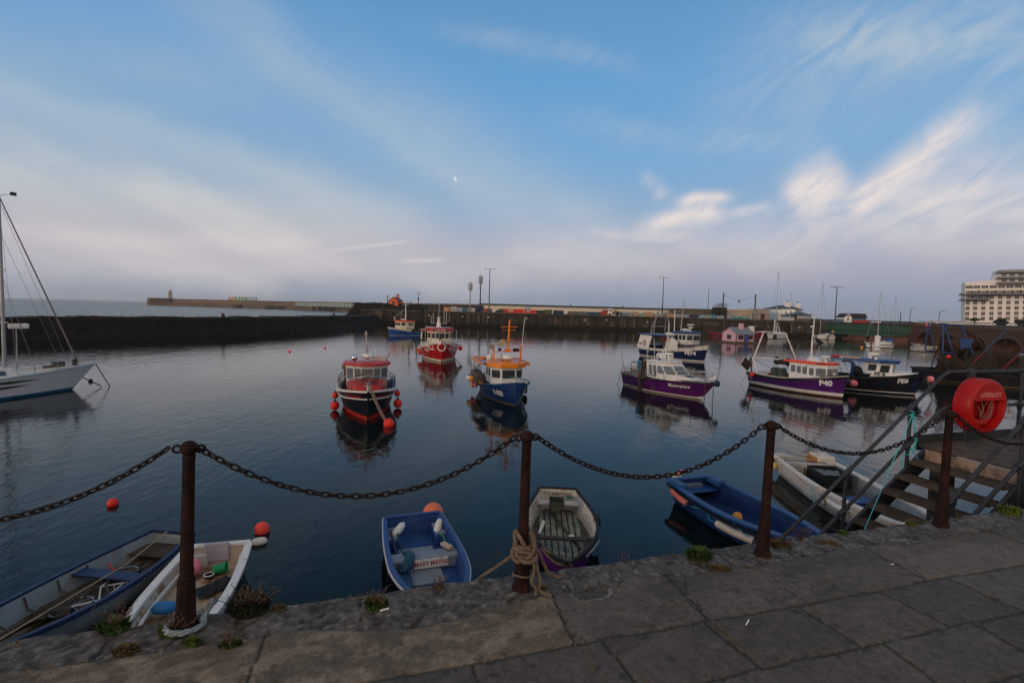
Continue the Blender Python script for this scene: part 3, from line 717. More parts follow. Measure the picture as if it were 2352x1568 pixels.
weed(1655, 1304, .08, .018, 300, LEAFD, 'brown dry moss patch beside the bushy green tuft')
weed(1790, 1250, .09, .035, 300, LEAFD, 'dry straw coloured grass at the foot of the third chain post', 8, .12)
weed(1900, 1245, .10, .012, 260, LEAFD, 'brown moss line in the joint right of the third chain post')
weed(1935, 1222, .05, .025, 90, LEAF, 'low broad leaved weed between the two right hand posts', 0, .1, .012)
weed(2060, 1190, .05, .03, 120, LEAFG, 'small weed on the edge under the stair treads', 4, .06, .01)
weed(2320, 1178, .10, .09, 260, LEAFG, 'long grass tuft at the right edge beside the stairs', 0, .1, .006, .5)
weed(1240, 1350, .05, .015, 160, LEAFD, 'small moss cushion behind the roped post')
weed(2110, 1198, .05, .015, 120, LEAF, 'moss cushion at the foot of the fourth chain post')
weed(640, 1395, .05, .02, 120, LEAFD, 'low dry moss between dark shrub and green weed')
weed(1425, 1280, .03, .01, 10, LEAFD, 'two dry stalks on the kerb right of the old wooden boat', 4, .07)
weed(1800, 1215, .05, .01, 20, LEAFD, 'thin reddish stalks in front of the blue skiff', 9, .14)
random.seed(21); b = MB()
def pix(s, n):
 return Q(s, n, QZ-.004)
for k in range(5200):
 if k % 3 == 0: s_, n_ = random.uniform(-2.4, 5.6), 2.555+.03*fb(random.random(), 0, 9.)+random.gauss(0, .012)
 elif k % 3 == 1: s_, n_ = random.uniform(-2.4, 5.6), 2.785+random.uniform(-.03, .012)
 else: s_ = random.choice(CUTS[6]+CUTS[5][:6]); n_ = random.uniform(1.8, 2.5); s_ += random.gauss(0, .006)-.10*(n_-2.12)
 if fb(s_*2.5, n_*2.5, 50.) < .12: continue
 p = pix(s_, n_); a = random.uniform(0, 6.28); h_ = random.uniform(.004, .022); w_ = random.uniform(.002, .004); u_ = Vector((math.cos(a), math.sin(a), 0))
 b.add([p-u_*w_, p+u_*w_, p+Vector((-u_.y, u_.x, 0))*h_*.7+Vector((0, 0, h_))], [(0, 1, 2)])
o = b.build('joint_moss', LEAFD, None, fix=False); o['label'] = 'brown and green moss tufts growing in the paving joints'; o['category'] = 'moss'; o['kind'] = 'stuff'
# litter
for (x, y, L, r_, a, lab) in ((883, 1399, .045, .006, .5, 'white plastic sweet tube lying by the green weed'), (1717, 1428, .05, .004, .9, 'flattened white wrapper on the dark slab'), (2157, 1204, .02, .004, .1, 'white cigarette end beside the fourth post'), (1768, 1244, .018, .004, 0, 'white cigarette end behind the third post'), (2050, 1295, .02, .004, .4, 'white filter tip lying alone on the worn right slab')):
 p = px(x, y, QZ+.006); o_ = MB(); o_.tube([(-L/2*math.cos(a), -L/2*math.sin(a), 0), (0, 0, .001), (L/2*math.cos(a), L/2*math.sin(a), 0)], [r_, r_*.9, r_*.95], 8)
 tag(o_.build('litter', LETW, None, smooth=50, loc=p), lab, 'litter')
# ================================================================ boats
class Hull:
 """x forward, y to port, z up, origin amidships on the waterline"""
 def __init__(s, L, B, fs, fm, fb, dep=.5, tr=.8, tm=.42, p=2.2, pe=.9, wp=1.7, wl=.86, wtr=.7, rake=.6, fl=1.1, srk=.0, sm_=.4):
  s.__dict__.update(locals())
 def sheer(s, t):
  if t < s.sm_: return s.fm+(s.fs-s.fm)*((s.sm_-t)/s.sm_)**2
  return s.fm+(s.fb-s.fm)*((t-s.sm_)/(1-s.sm_))**1.8
 def _w(s, t, tr, p, pe):
  if t < s.tm: return tr+(1-tr)*math.sin(PI/2*t/s.tm)
  q = (t-s.tm)/(1-s.tm); return max(0., 1-q**p)**pe
 def bs(s, t): return s.B/2*s._w(t, s.tr, s.p, s.pe)
 def bw(s, t): return s.B/2*s.wl*s._w(t, s.wtr, s.wp, 1.0)
 def xx(s, t, h):
  x = -s.L/2+s.L*t
  if h > 0: return x+s.rake*h*t**5-s.srk*h*(1-t)**5
  return x+.5*s.dep*h*t**5
 def pt(s, t, h, sd=1, off=0., dz=0.):
  if h >= 0: w_ = s.bw(t)+(s.bs(t)-s.bw(t))*h**s.fl; z = h*s.sheer(t)
  else: w_ = s.bw(t)*math.sqrt(max(0, 1+h)); z = h*s.dep
  return Vector((s.xx(t, h), sd*max(.012, w_+off), z+dz))
 def atx(s, x, z, sd, off=.012):
  lo, hi = 0., 1.
  for _ in range(26):
   m_ = (lo+hi)/2; h = z/s.sheer(m_)
   if s.xx(m_, h) < x: lo = m_
   else: hi = m_
  t = (lo+hi)/2; return s.pt(t, z/s.sheer(t), sd, off)
def T2(n=26): return [1-(1-i/n)**1.35 for i in range(n+1)]
def hull_skin(H, rows, ks, mats, parent, name='hull', nt=44, closed_bottom=True):
 """rows: list of ('h',v) or ('z',v) from bottom to top; ks: material index of each band"""
 b = MB(); ts = T2(nt)
 def hv(t, r): return r[1] if r[0] == 'h' else min(.97, r[1]/H.sheer(t))
 base = {}
 for sd in (1, -1):
  vs = [H.pt(t, hv(t, r), sd) for t in ts for r in rows]; nr = len(rows)
  off = len(b.v)
  for j in range(nr-1):
   fs = [(i*nr+j, (i+1)*nr+j, (i+1)*nr+j+1, i*nr+j+1) for i in range(nt)]
   if j == 0: b.add(vs, fs, ks[j])
   else:
    for f in fs: b.f.append(tuple(q+off for q in f)); b.m.append(ks[j])
  base[sd] = off
 nr = len(rows)
 for j in range(nr-1):
  a, c = base[1]+j, base[-1]+j
  b.f.append((a, a+1, c+1, c)); b.m.append(ks[j])
 return b.build(name, mats, parent, smooth=40)
def hull_inner(H, deck, th, mats, parent, t1=.97, name='deck', kin=0, kdk=1, nt=22, t0=0.0, lip=0.0):
 """inner bulwark plus deck; deck: function t->z ; mats [bulwark, deck]"""
 b = MB(); ts = [t0+(t1-t0)*i/nt for i in range(nt+1)]
 top = []; bot = []
 for sd in (1, -1):
  tp = []; bt = []
  for t in ts:
   z = deck(t); h = max(.02, z/H.sheer(t)) if z >= 0 else -.05
   p = H.pt(t, 1, sd, -th); q = H.pt(t, h, sd, -th); q.z = z; p.z -= lip
   if t == ts[0]: p.x += th; q.x += th
   tp.append(p); bt.append(q)
  vs = tp+bt; n = len(ts); b.add(vs, [(i, i+1, n+i+1, n+i) for i in range(n-1)], kin); top.append(tp); bot.append(bt)
 n = len(ts)
 b.add(bot[0]+bot[1], [(i, i+1, n+i+1, n+i) for i in range(n-1)], kdk)
 b.add([top[0][0], top[1][0], bot[1][0], bot[0][0]], [(0, 1, 2, 3)], kin)
 b.add([top[0][-1], top[1][-1], bot[1][-1], bot[0][-1]], [(0, 1, 2, 3)], kin)
 return b.build(name, mats, parent, smooth=30, fix=False)
def gunwale(H, w_, hh, mat, parent, t0=0., t1=1., name='gunwale', h=1., off=0., dz=0., stern=True, nt=24, sds=(1, -1)):
 b = MB(); ts = [t0+(t1-t0)*i/nt for i in range(nt+1)]
 if stern and t0 == 0 and len(sds) == 2:
  pts = [H.pt(t, h, 1, off, dz) for t in ts[::-1]]+[H.pt(t, h, -1, off, dz) for t in ts]; b.sweep(pts, w_, hh)
 else:
  for sd in sds: b.sweep([H.pt(t, h, sd, off, dz) for t in ts], w_, hh)
 return b.build(name, mat, parent)
def bil(q, u, v): return q[0].lerp(q[1], u).lerp(q[3].lerp(q[2], u), v)
def pane_(b, quad, u0, u1, v0, v1, off, rad, k=None, th=.02, ns=4):
 A, B_, C, D_ = bil(quad, u0, v0), bil(quad, u1, v0), bil(quad, u1, v1), bil(quad, u0, v1)
 n = (B_-A).cross(D_-A).normalized(); W = (B_-A).length; Hh = (D_-A).length; ru, rv = min(.45, rad/W), min(.45, rad/Hh); q = [A, B_, C, D_]; pts = []
 for cx, cy, a0 in ((1-ru, rv, -90), (1-ru, 1-rv, 0), (ru, 1-rv, 90), (ru, rv, 180)):
  for i in range(ns+1):
   a = math.radians(a0+90*i/ns); pts.append(bil(q, cx+ru*math.cos(a), cy+rv*math.sin(a)))
 m_ = len(pts); vs = [p+n*(off-th) for p in pts]+[p+n*off for p in pts]
 b.add(vs, [tuple(range(m_, 2*m_))]+[(i, (i+1) % m_, m_+(i+1) % m_, m_+i) for i in range(m_)], k)
def cabin(parent, bot, top, z0, z1, mat, wins={}, frame=BLACK, glass=GLASS, rad=.06, fw=.025, name='wheelhouse', z1s=None, z0s=None, top_cap=True):
 """bot/top: matching plan polygons (CCW from above)"""
 n = len(bot); z0s = z0s or [z0]*n; z1s = z1s or [z1]*n
 vb = [Vector((x, y, z)) for (x, y), z in zip(bot, z0s)]; vt = [Vector((x, y, z)) for (x, y), z in zip(top, z1s)]
 b = MB(); b.add(vb+vt, [(i, (i+1) % n, n+(i+1) % n, n+i) for i in range(n)]+([tuple(range(n, 2*n))] if top_cap else []))
 o = b.build(name, mat, parent, bevel=.012)
 for e, lst in wins.items():
  quad = [vb[e], vb[(e+1) % n], vt[(e+1) % n], vt[e]]; W = (quad[1]-quad[0]).length; Hh = (quad[3]-quad[0]).length
  for (u0, u1, v0, v1) in lst:
   f = MB(); pane_(f, quad, u0-fw/W, u1+fw/W, v0-fw/Hh, v1+fw/Hh, .010, rad+fw); fo = f.build('window', frame, parent)
   g = MB(); pane_(g, quad, u0, u1, v0, v1, .016, rad, th=.012); g.build('pane', glass, fo)
 return o
def roof(parent, poly, z, th, mat, grow=.1, crown=0.0, name='roof', zs=None):
 cx = sum(p[0] for p in poly)/len(poly); cy = sum(p[1] for p in poly)/len(poly); n = len(poly); out = []
 for x, y in poly:
  d = math.hypot(x-cx, y-cy); out.append((x+(x-cx)/d*grow*1.2, y+(y-cy)/d*grow*1.2))
 zs = zs or [z]*n
 vs = [Vector((x, y, q)) for (x, y), q in zip(out, zs)]+[Vector((x, y, q+th)) for (x, y), q in zip(out, zs)]+[Vector((cx+(x-cx)*.5, cy+(y-cy)*.5, q+th+crown)) for (x, y), q in zip(out, zs)]
 b = MB(); b.add(vs, [tuple(range(n))[::-1]]+[(i, (i+1) % n, n+(i+1) % n, n+i) for i in range(n)]+[(n+i, n+(i+1) % n, 2*n+(i+1) % n, 2*n+i) for i in range(n)]+[tuple(range(2*n, 3*n))])
 return b.build(name, mat, parent, bevel=.01)
def boat(name, label, cat, stern, bow, group=None, L=None, swl=0.):
 s, w_ = Vector(stern[:2]), Vector(bow[:2]); d = (w_-s); L = L or d.length; u = d.normalized(); c = w_-u*L/2
 t = thing(name, label, cat, (c.x, c.y, 0), math.atan2(d.y, d.x), group); return t, L
def wpt(t, p):   # local -> world
 return Matrix.Translation(t.location) @ Matrix.Rotation(t.rotation_euler.z, 4, 'Z') @ Vector(p)
def balloon(t, p, r, mat, label, neck=NAVY, group='round inflatable buoys and fenders', sz=1.06, world=False):
 P = Vector(p) if world else wpt(t, p)
 o = thing('buoy', label, 'buoy', P, 0, group); b = MB(); b.ball((0, 0, 0), r, 18, 12, sz); b.build('float', mat, o, smooth=80)
 if neck: b = MB(); b.lathe([(r*.62, r*.72), (r*.42, r*.98), (r*.18, r*1.25), (r*.1, r*1.4)], n=12); b.tube([(r*.1*math.cos(a*PI/4), 0, r*1.45+r*.12*math.sin(a*PI/4)) for a in range(8)], r*.06, 5, closed=True); b.build('neck', neck, o, smooth=60)
 return o
def floatbuoy(x, y, r, mat, label, sub=.35, Zc=None):
 P = px(x, y, r*.3); o = balloon(None, (P.x, P.y, r*sub), r, mat, label, None, world=True); return o
def radar(parent, p, r, mat=CLEANW, hgt=.2, stand=.25, name='radar'):
 b = MB(); x, y, z = p; b.lathe([(r*.3, 0), (r*.22, stand*.8), (r*.4, stand), (r*.8, stand+.03), (r, stand+hgt*.35), (r, stand+hgt*.8), (r*.9, stand+hgt), (0.01, stand+hgt*1.05)], (x, y, z), 20); b.build(name, mat, parent, smooth=40)
def liferaft(parent, p, L=1.1, r=.24, ax='x', mat=CLEANW, name='liferaft'):
 x, y, z = p; b = MB(); R_ = Matrix.Rotation(PI/2, 3, 'Y' if ax == 'x' else 'X')
 b.lathe([(.03, -L/2), (r*.8, -L/2+.02), (r, -L/2+.1), (r, -.02), (r*1.04, -.015), (r*1.04, .015), (r, .02), (r, L/2-.1), (r*.8, L/2-.02), (.03, L/2)], (x, y, z+r), 16, R_)
 o = b.build(name, mat, parent, smooth=40); b = MB()
 for q in (-.28*L, .28*L):
  pts = [Vector((q if ax == 'x' else (r+.012)*math.cos(a*PI/8), (r+.012)*math.cos(a*PI/8) if ax == 'x' else q, (r+.012)*math.sin(a*PI/8)+r+z)) for a in range(16)]
  pts = [Vector((p_.x+x, p_.y+y, p_.z)) for p_ in pts]; b.tube(pts, .014, 5, closed=True)
 b.build('strap', BLACK, o)
def lifering(parent, p, R0=.3, r=.07, rot=None, mats=(ORANGE, NAVY), name='lifering'):
 rot = rot or Matrix.Identity(3); b = MB(); N_ = 32; vs = [];
 pts = [Vector(p)+rot @ Vector((R0*math.cos(2*PI*k/N_), R0*math.sin(2*PI*k/N_), 0)) for k in range(N_)]
 b.tube(pts, r, 8, closed=True)
 for i in range(len(b.f)): b.m[i] = 1 if (i//8) % 8 in (0, 1) else 0
 return b.build(name, list(mats), parent, smooth=70)
def rail(parent, pts, r=.018, mat=STEEL, stan=None, zb=None, mids=(), name='railing', n=6):
 b = MB(); b.tube(pts, r, n)
 for dz in mids: b.tube([Vector(p)-Vector((0, 0, dz)) for p in pts], r*.7, n)
 if stan:
  for i in stan:
   p = Vector(pts[i]); q = zb(i, p) if callable(zb) else Vector((p.x, p.y, zb)); b.tube([q, p], r*.9, n)
 return b.build(name, mat, parent, smooth=60)
def wire(parent, pts, r=.008, mat=DROPE, name='rigging', n=4):
 b = MB(); b.tube(pts, r, n); return b.build(name, mat, parent, smooth=60)
def sagline(p0, p1, sag, n=14):
 p0, p1 = Vector(p0), Vector(p1); return [p0.lerp(p1, k/n)-Vector((0, 0, sag*4*(k/n)*(1-k/n))) for k in range(n+1)]
def hulltext(H, parent, body, size, x0, z0, sd, mat, bold=.03, shear=0, slope=0., sy=1.0, space=1.0, yw=None):
 """letters laid along the planking: arc length from the anchor (x0, or the place where the half beam is yw)"""
 N_ = 400; C = [H.pt(k/N_, min(1, z0/H.sheer(k/N_)), sd) for k in range(N_+1)]; A = [0]
 for a, c in zip(C, C[1:]): A.append(A[-1]+(c-a).length)
 k0 = min(range(N_//3 if yw is not None else 0, N_+1), key=lambda k: abs(abs(C[k].y)-yw) if yw is not None else abs(C[k].x-x0)); dr = 1 if sd < 0 else -1
 def fn(x, y):
  q = A[k0]+dr*x; lo, hi = 0, N_
  while hi-lo > 1:
   m_ = (lo+hi)//2
   if A[m_] < q: lo = m_
   else: hi = m_
  t = min(1, (lo+(q-A[lo])/max(1e-6, A[hi]-A[lo]))/N_); h = (z0+y+slope*x)/H.sheer(t); p = H.pt(t, h, sd); a = H.pt(max(0, t-.01), h, sd); c = H.pt(min(1, t+.01), h, sd); d = (c-a); n = Vector((-d.y, d.x, 0))*sd; n.normalize(); return p+n*.06
 return text_on(body, size, fn, 'lettering', mat, parent, bold, shear, space, sy)
RIGID = {'radar', 'liferaft', 'strap', 'lifering', 'roof', 'visor', 'searchlight', 'roof_box', 'spotlight', 'horn', 'deck_floodlight', 'winch_light', 'lettering', 'name_board', 'arch_bracket', 'radar_reflector', 'canopy', 'canopy_trim', 'rolled_canvas', 'roof_lamp', 'coiled_rope', 'samson_post', 'shelter_roof', 'net_drum', 'drum_net', 'trawl_door', 'block', 'hauler_block', 'hauler_wheel', 'crustacean_emblem', 'gas_bottle', 'railing'}
def zmap(t, z0, k):
 """lower the superstructure: everything above z0 is brought down by the factor k"""
 f = lambda z: z if z < z0 else z0+(z-z0)*k
 def go(o, dz=None):
  if o.data is not None and o.name.split('.')[0] not in ('hull', 'deck', 'stem'):
   vs = o.data.vertices
   if o.name.split('.')[0] in RIGID or dz is not None:
    if dz is None: zz = [v.co.z for v in vs]; a = min(zz); dz = f(a)-a
    for v in vs: v.co.z += dz
   else:
    for v in vs: v.co.z = f(v.co.z)
   o.data.update()
  for c in o.children: go(c, dz if o.data is not None and o.name.split('.')[0] in RIGID else None)
 for c in list(t.children): go(c)
def hullpatch(H, parent, poly, sd, mat, name, off=.01):
 b = MB(); vs = [H.atx(x, z, sd, off) for x, z in poly]; b.add(vs, [tuple(range(len(vs)))]); return b.build(name, mat, parent, fix=False)
FG = 'fishing boats moored in the harbour'
# black and red fishing boat, bow on
bowp = px(845, 966); dirc = (Vector((EYE.x, EYE.y, 0))-Vector((bowp.x, bowp.y, 0))).normalized(); dirc.rotate(Matrix.Rotation(math.radians(1), 3, 'Z'))
t, L = boat('fishing_boat', 'black hulled fishing boat with red foredeck and five pane white wheelhouse, bow towards the quay', 'fishing boat', bowp-dirc*7.4, bowp, FG)
H = Hull(L, 2.95, 1.0, 1.0, 1.42, .6, .78, .42, 2.6, .62, 2.0, .80, .6, .35, 1.0)
hull_skin(H, [('h', -1), ('h', -.4), ('z', .0), ('z', .14), ('z', .20), ('h', .72), ('h', .78), ('h', 1)], [0, 0, 0, 0, 1, 2, 1], [REDF, BLKH, WHITE], t) if False else hull_skin(H, [('h', -1), ('h', -.4), ('z', .0), ('z', .20), ('h', .70), ('h', .745), ('h', 1)], [0, 0, 0, 1, 2, 1], [REDF, BLKH, WHITE], t)
hull_inner(H, lambda q: .45 if q < .55 else .45+(q-.55)*.9, .06, [BLKH, DECK], t)
gunwale(H, .13, .10, WHITE, t, name='gunwale')
gunwale(H, .05, .06, WHITE, t, h=.73, off=.015, name='rubbing_strake')
b = MB(); b.tube([H.pt(1, h, 1)*1+Vector((.02, -.012, 0)) for h in (-.5, 0, .5, 1.0)], .045, 6); b.build('stem', BLKH, t, smooth=60)
for sd in (-1, 1): hulltext(H, t, 'MARY MAYNE', .20, 0, 1.08, sd, LETR, .012, .25, slope=.04 if sd < 0 else -.04, yw=.66)
# red trunk cabin
b = MB(); b.add([(1.0, -1.02, .8), (2.75, -.62, 1.15), (2.75, .62, 1.15), (1.0, 1.02, .8), (1.0, -.96, 1.58), (2.6, -.5, 1.50), (2.6, .5, 1.50), (1.0, .96, 1.58), (1.0, 0, 1.72), (2.65, 0, 1.60)],
    [(0, 1, 5, 4), (1, 2, 6, 9, 5), (2, 3, 7, 6), (4, 5, 9, 8), (8, 9, 6, 7)]); b.build('foredeck_trunk', REDB, t, bevel=.02)
bt = [(-.7, -.98), (.45, -1.0), (.95, -.52), (1.05, .0), (.95, .52), (.45, 1.0), (-.7, .98)]
bt = [(-.7, -.98), (.35, -1.0), (.82, -.62), (1.02, -.28), (1.02, .28), (.82, .62), (.35, 1.0), (-.7, .98)]
tp = [(x*1.02+(.06 if x > 0 else 0), y*1.06) for x, y in bt]
cabin(t, bt, tp, 1.0, 2.62, WHITE, {0: [(.2, .85, .5, .88)], 1: [(.12, .88, .38, .88)], 2: [(.1, .9, .34, .88)], 3: [(.06, .94, .32, .88)], 4: [(.1, .9, .34, .88)], 5: [(.12, .88, .38, .88)], 6: [(.2, .85, .5, .88)]}, glass=GLASSL, rad=.03, frame=GREYP)
# window 3 is the wide middle one
roof(t, tp, 2.63, .14, M('faded_red_roof', (.42, .05, .055), .4, var=.25), .10, .05)
b = MB(); b.box(-.55, .1, .28, .95, 2.82, 3.12); b.build('roof_box', M('pinkish_white', (.55, .46, .48), .5), t, bevel=.04)
radar(t, (.45, .0, 2.78), .31, hgt=.24, stand=.22)
b = MB(); b.tube([(.1, 0, 2.8), (.1, -.02, 4.0), (.1, -.06, 4.9)], [.045, .04, .03], 8); b.lathe([(.05, 0), (.07, .05), (.07, .16), (.04, .24), (.015, .34)], (.1, -.06, 4.85), 10); b.tube([(.1, -.09, 3.7), (.1, .1, 3.7)], .05, 8); b.build('mast', M('mast_tan', (.36, .30, .24), .5, var=.3), t, smooth=50)
b = MB(); b.tube([(.72, -.62, 2.78), (.72, -.62, 2.95)], .03, 6); b.ball((.74, -.62, 3.08), .16, 16, 10); b.build('searchlight', M('chrome', (.55, .57, .6), .12, metal=1, var=.1), t, smooth=60)
for y0 in (.62, 1.0):
 b = MB(); b.sweep([(-.6+.25*math.sin(a*.2), y0+.22*math.sin(a*.22)*(1 if y0 > .8 else -1), 2.78+.12*a-.004*a*a) for a in range(8)], .10, .02); b.build('arch_bracket', WHITE, t)
# bow rail
pts = [H.pt(q, 1, 1, -.04, .62) for q in (.52, .62, .72, .82, .9, .96)]+[Vector((H.pt(1, 1).x-.05, 0, H.sheer(1)+.66))]+[H.pt(q, 1, -1, -.04, .62) for q in (.96, .9, .82, .72, .62, .52)]
rail(t, pts, .026, STEEL, [0, 2, 4, 8, 10, 12], lambda i, p: Vector((p.x, p.y, p.z-.6)))
for sd in (1, -1):
 pts = [H.pt(q, 1, sd, -.05, .48) for q in (.04, .2, .36, .5)]; rail(t, pts, .022, M('rusty_rail', (.20, .12, .08), .6, var=.4), [0, 1, 2, 3], lambda i, p: Vector((p.x, p.y, p.z-.5)), mids=(.2,))
b = MB(); strand(b, cr([(1.35, -.5, 1.8), (1.6, -.3, 1.95), (2.1, .0, 1.7), (2.3, .3, 1.65), (1.9, .45, 1.75), (1.5, .1, 1.8), (2.0, -.3, 1.7), (2.5, -.1, 1.6)], 6), .035); b.build('coiled_rope', DROPE, t, smooth=60)
b = MB(); b.lathe([(.1, 0), (.06, .05), (.06, .3), (.11, .34), (.11, .38)], (3.35, 0, 1.3), 12); b.tube([(3.35, -.2, 1.52), (3.35, .2, 1.52)], .04, 8); b.build('samson_post', STEEL, t, smooth=50)
p0 = Vector((H.pt(1, 1).x-.3, .05, 1.75))
bq = px(893, 978); lp = (Matrix.Translation(t.location) @ Matrix.Rotation(t.rotation_euler.z, 4, 'Z')).inverted() @ bq
wire(t, [Vector((1.9, .1, 1.9)), p0, Vector((H.pt(1, 1).x+.05, .12, 1.42))]+sagline((H.pt(1, 1).x+.06, .14, 1.35), (lp.x, lp.y, .0), .12), .035, M('chafed_rope', (.20, .15, .11), .9), 'mooring_rope', 6)
wire(t, [p0, Vector((H.pt(1, 1).x+.05, .20, 1.42))]+sagline((H.pt(1, 1).x+.06, .22, 1.35), (lp.x, lp.y+.1, .0), .16), .03, M('chafed_rope', (.20, .15, .11), .9), 'mooring_rope', 6)
# working gear aft
b = MB(); b.tube([(-1.6, -1.2, .9), (-1.5, -1.15, 2.2), (-1.1, -1.0, 2.5), (-.75, -.95, 2.5)], .04, 8); b.tube([(-1.5, -1.1, 1.6), (-.8, -1.1, 2.3)], .03, 6); b.lathe([(.16, -.1), (.22, 0), (.16, .1)], (-1.35, -1.2, 2.2), 12, Matrix.Rotation(PI/2, 3, 'X')); b.build('pot_hauler', M('rusty_rail', (.2, .12, .08)), t, smooth=50)
b = MB(); b.lathe([(.16, 0), (.16, .55), (.08, .62)], (1.4, 1.22, 1.0), 12); b.build('gas_bottle', BLUE, t, smooth=40)
FH = 'the black boat with red foredeck'
for (x_, y_, z_, r_, lb) in ((-.2, -1.58, .55, .165, 'upper red fender of the left hand pair on '+FH), (1.0, -1.55, .24, .22, 'larger lower red fender, left hand side of '+FH),
        (-.2, 1.58, .58, .165, 'upper red fender of the right hand pair on '+FH), (.95, 1.53, .25, .22, 'larger lower red fender, right hand side of '+FH)):
 balloon(t, (x_, y_, z_), r_, BUOYR, lb)
o = balloon(None, (bq.x, bq.y, .10), .235, BUOYR, 'red mooring buoy floating at the bow of the black hulled boat', None, world=True)
zmap(t, 1.3, .68)
# red fishing boat with winged ring emblem
bowp = px(1013.6, 830.8); dirc = (Vector((EYE.x, EYE.y, 0))-Vector((bowp.x, bowp.y, 0))).normalized(); dirc.rotate(Matrix.Rotation(math.radians(3), 3, 'Z'))
t, L = boat('fishing_boat', 'bright red fishing boat with white bulwark and white winged ring emblem, bow on', 'fishing boat', bowp-dirc*9.2, bowp, FG)
H = Hull(L, 4.0, 1.15, 1.2, 2.15, .8, .85, .4, 3.0, .58, 2.1, .84, .75, .3, 1.0)
hull_skin(H, [('h', -1), ('h', -.4), ('z', .02), ('z', .22), ('h', .5), ('h', .84), ('h', 1)], [0, 0, 1, 2, 2, 3], [FOUL, CREAM, RED, CLEANW], t)
hull_inner(H, lambda q: .7 if q < .5 else .7+(q-.5)*1.6, .07, [CLEANW, DECK], t)
gunwale(H, .12, .09, CLEANW, t)
for sd in (-1, 1):
 hulltext(H, t, 'FE20', .42, 0, 1.02, sd, LETW, .03, yw=1.35)
 for k, (xa, zz) in enumerate(((.10, 1.60), (.16, 1.36), (.22, 1.12))):
  xb = 4.22-k*.01; ln = (1.7, 1.35, .9)[k]
  hullpatch(H, t, [(xb-ln, zz+.30*0-.02), (xb-ln*.66, zz), (xb-ln*.33, zz+.01), (xb-.0, zz+.02), (xb-.0, zz+.14), (xb-ln*.33, zz+.13), (xb-ln*.66, zz+.12), (xb-ln+.14, zz+.10)][0:8] if False else [(xb-ln, zz+.11), (xb-ln+.16, zz-.01), (xb-ln*.5, zz+.0), (xb, zz+.02), (xb, zz+.13), (xb-ln*.5, zz+.11)], sd, LETW, 'wing_stripe', .016)
sx_ = H.atx(4.35, 1.42, 1).x
b = MB(); cx = H.pt(1, .65).x+.06; cxo = [Vector((cx-.14*abs(math.sin(2*PI*k/28)), .36*math.sin(2*PI*k/28), 1.45+.36*math.cos(2*PI*k/28))) for k in range(28)]
b.tube(cxo, .06, 6, closed=True); b.build('ring_emblem', LETW, t, smooth=60)
b = MB(); b.tube([H.pt(1, h, 1)+Vector((.02, -.012, 0)) for h in (-.5, 0, .5, 1.0)], .05, 6); b.build('stem', RED, t, smooth=60)
bt = [(-1.2, -1.28), (1.3, -1.28), (1.75, -.75), (1.85, -.0), (1.75, .75), (1.3, 1.28), (-1.2, 1.28)]
bt = [(-1.2, -1.28), (1.2, -1.28), (1.65, -.95), (1.88, -.48), (1.88, 0.0), (1.88, .48), (1.65, .95), (1.2, 1.28), (-1.2, 1.28)]
cabin(t, bt, [(x*1.02, y*1.01) for x, y in bt], 1.2, 3.42, CREAM, {0: [(.1, .3, .45, .85), (.6, .85, .45, .85)], 1: [(.15, .85, .5, .86)], 2: [(.12, .88, .5, .86)], 3: [(.12, .88, .5, .86)], 4: [(.12, .88, .5, .86)], 5: [(.12, .88, .5, .86)], 6: [(.15, .85, .5, .86)], 7: [(.1, .3, .45, .85)]}, rad=.04)
roof(t, bt, 3.43, .34, RED, .16, .05);
text_on('VALENTINE', .22, lambda x, y: (2.03+.04-abs(x)*.0, x, 3.6+y-abs(x)**2*.06), 'lettering', LETW, t, .02)
b = MB(); b.box(2.035, 2.055, -.72, .72, 3.5, 3.72); b.build('name_board', BLACK, t)
# stern shelter
b = MB(); b.box(-4.0, -1.2, -1.95, 1.7, 3.2, 3.36); b.build('shelter_roof', RED, t, bevel=.02)
for x_, y_ in ((-3.9, -1.8), (-1.5, -1.85), (-3.9, 1.6)):
 b = MB(); b.tube([(x_, y_, 1.0), (x_, y_, 3.2)], .05, 8); b.build('shelter_post', CREAM, t, smooth=50)
b = MB(); b.box(.6, .9, -1.98, -1.82, 1.2, 3.2); b.build('side_panel', WHITE, t, bevel=.02)
b = MB(); b.lathe([(.34, 0), (.30, .3), (.22, .5), (.17, 1.1), (.14, 1.9), (.20, 2.0), (.05, 2.05)], (.2, -.1, 3.78), 16); b.build('mast', CLEANW, t, smooth=40)
b = MB(); b.tube([(.2, -.95, 4.7), (.2, .75, 4.7)], .035, 6);
b.tube([(.2, -.1, 5.75), (.2, -.1, 9.0)], .02, 5); b.tube([(.2, -.4, 5.75), (.2, .25, 5.75)], .025, 5); b.build('antenna_bracket', CLEANW, t, smooth=50)
for y_, h_ in ((-.9, 1.2), (-.7, 1.8), (.45, 2.6), (.7, 2.6)):
 b = MB(); b.tube([(.2, y_, 4.7), (.2, y_, 4.7+h_)], .022, 5); b.build('antenna', CLEANW, t, smooth=50)
for x_, y_, w2 in ((-2.6, -1.35, .09), (-2.2, 1.55, .1)):
 b = MB(); b.tube([(x_, y_, 2.4), (x_, y_, 6.2)], w2, 10); b.build('exhaust_pole', DARK, t, smooth=50)
liferaft(t, (-1.6, -.9, 3.38), 1.1, .2, 'y')
b = MB(); b.tube([(-1.0, -.6, 4.0), (-1.0, 1.3, 4.0)], .08, 6); b.box(-1.1, -.9, 1.0, 1.4, 3.8, 4.1); b.box(-1.1, -.9, .3, .6, 3.8, 4.1); b.build('deck_lights', DARK, t)
pts = [H.pt(q, 1, 1, -.1, .0) for q in (.55, .7, .85, .95)]+[H.pt(q, 1, -1, -.1, .0) for q in (.95, .85, .7, .55)]
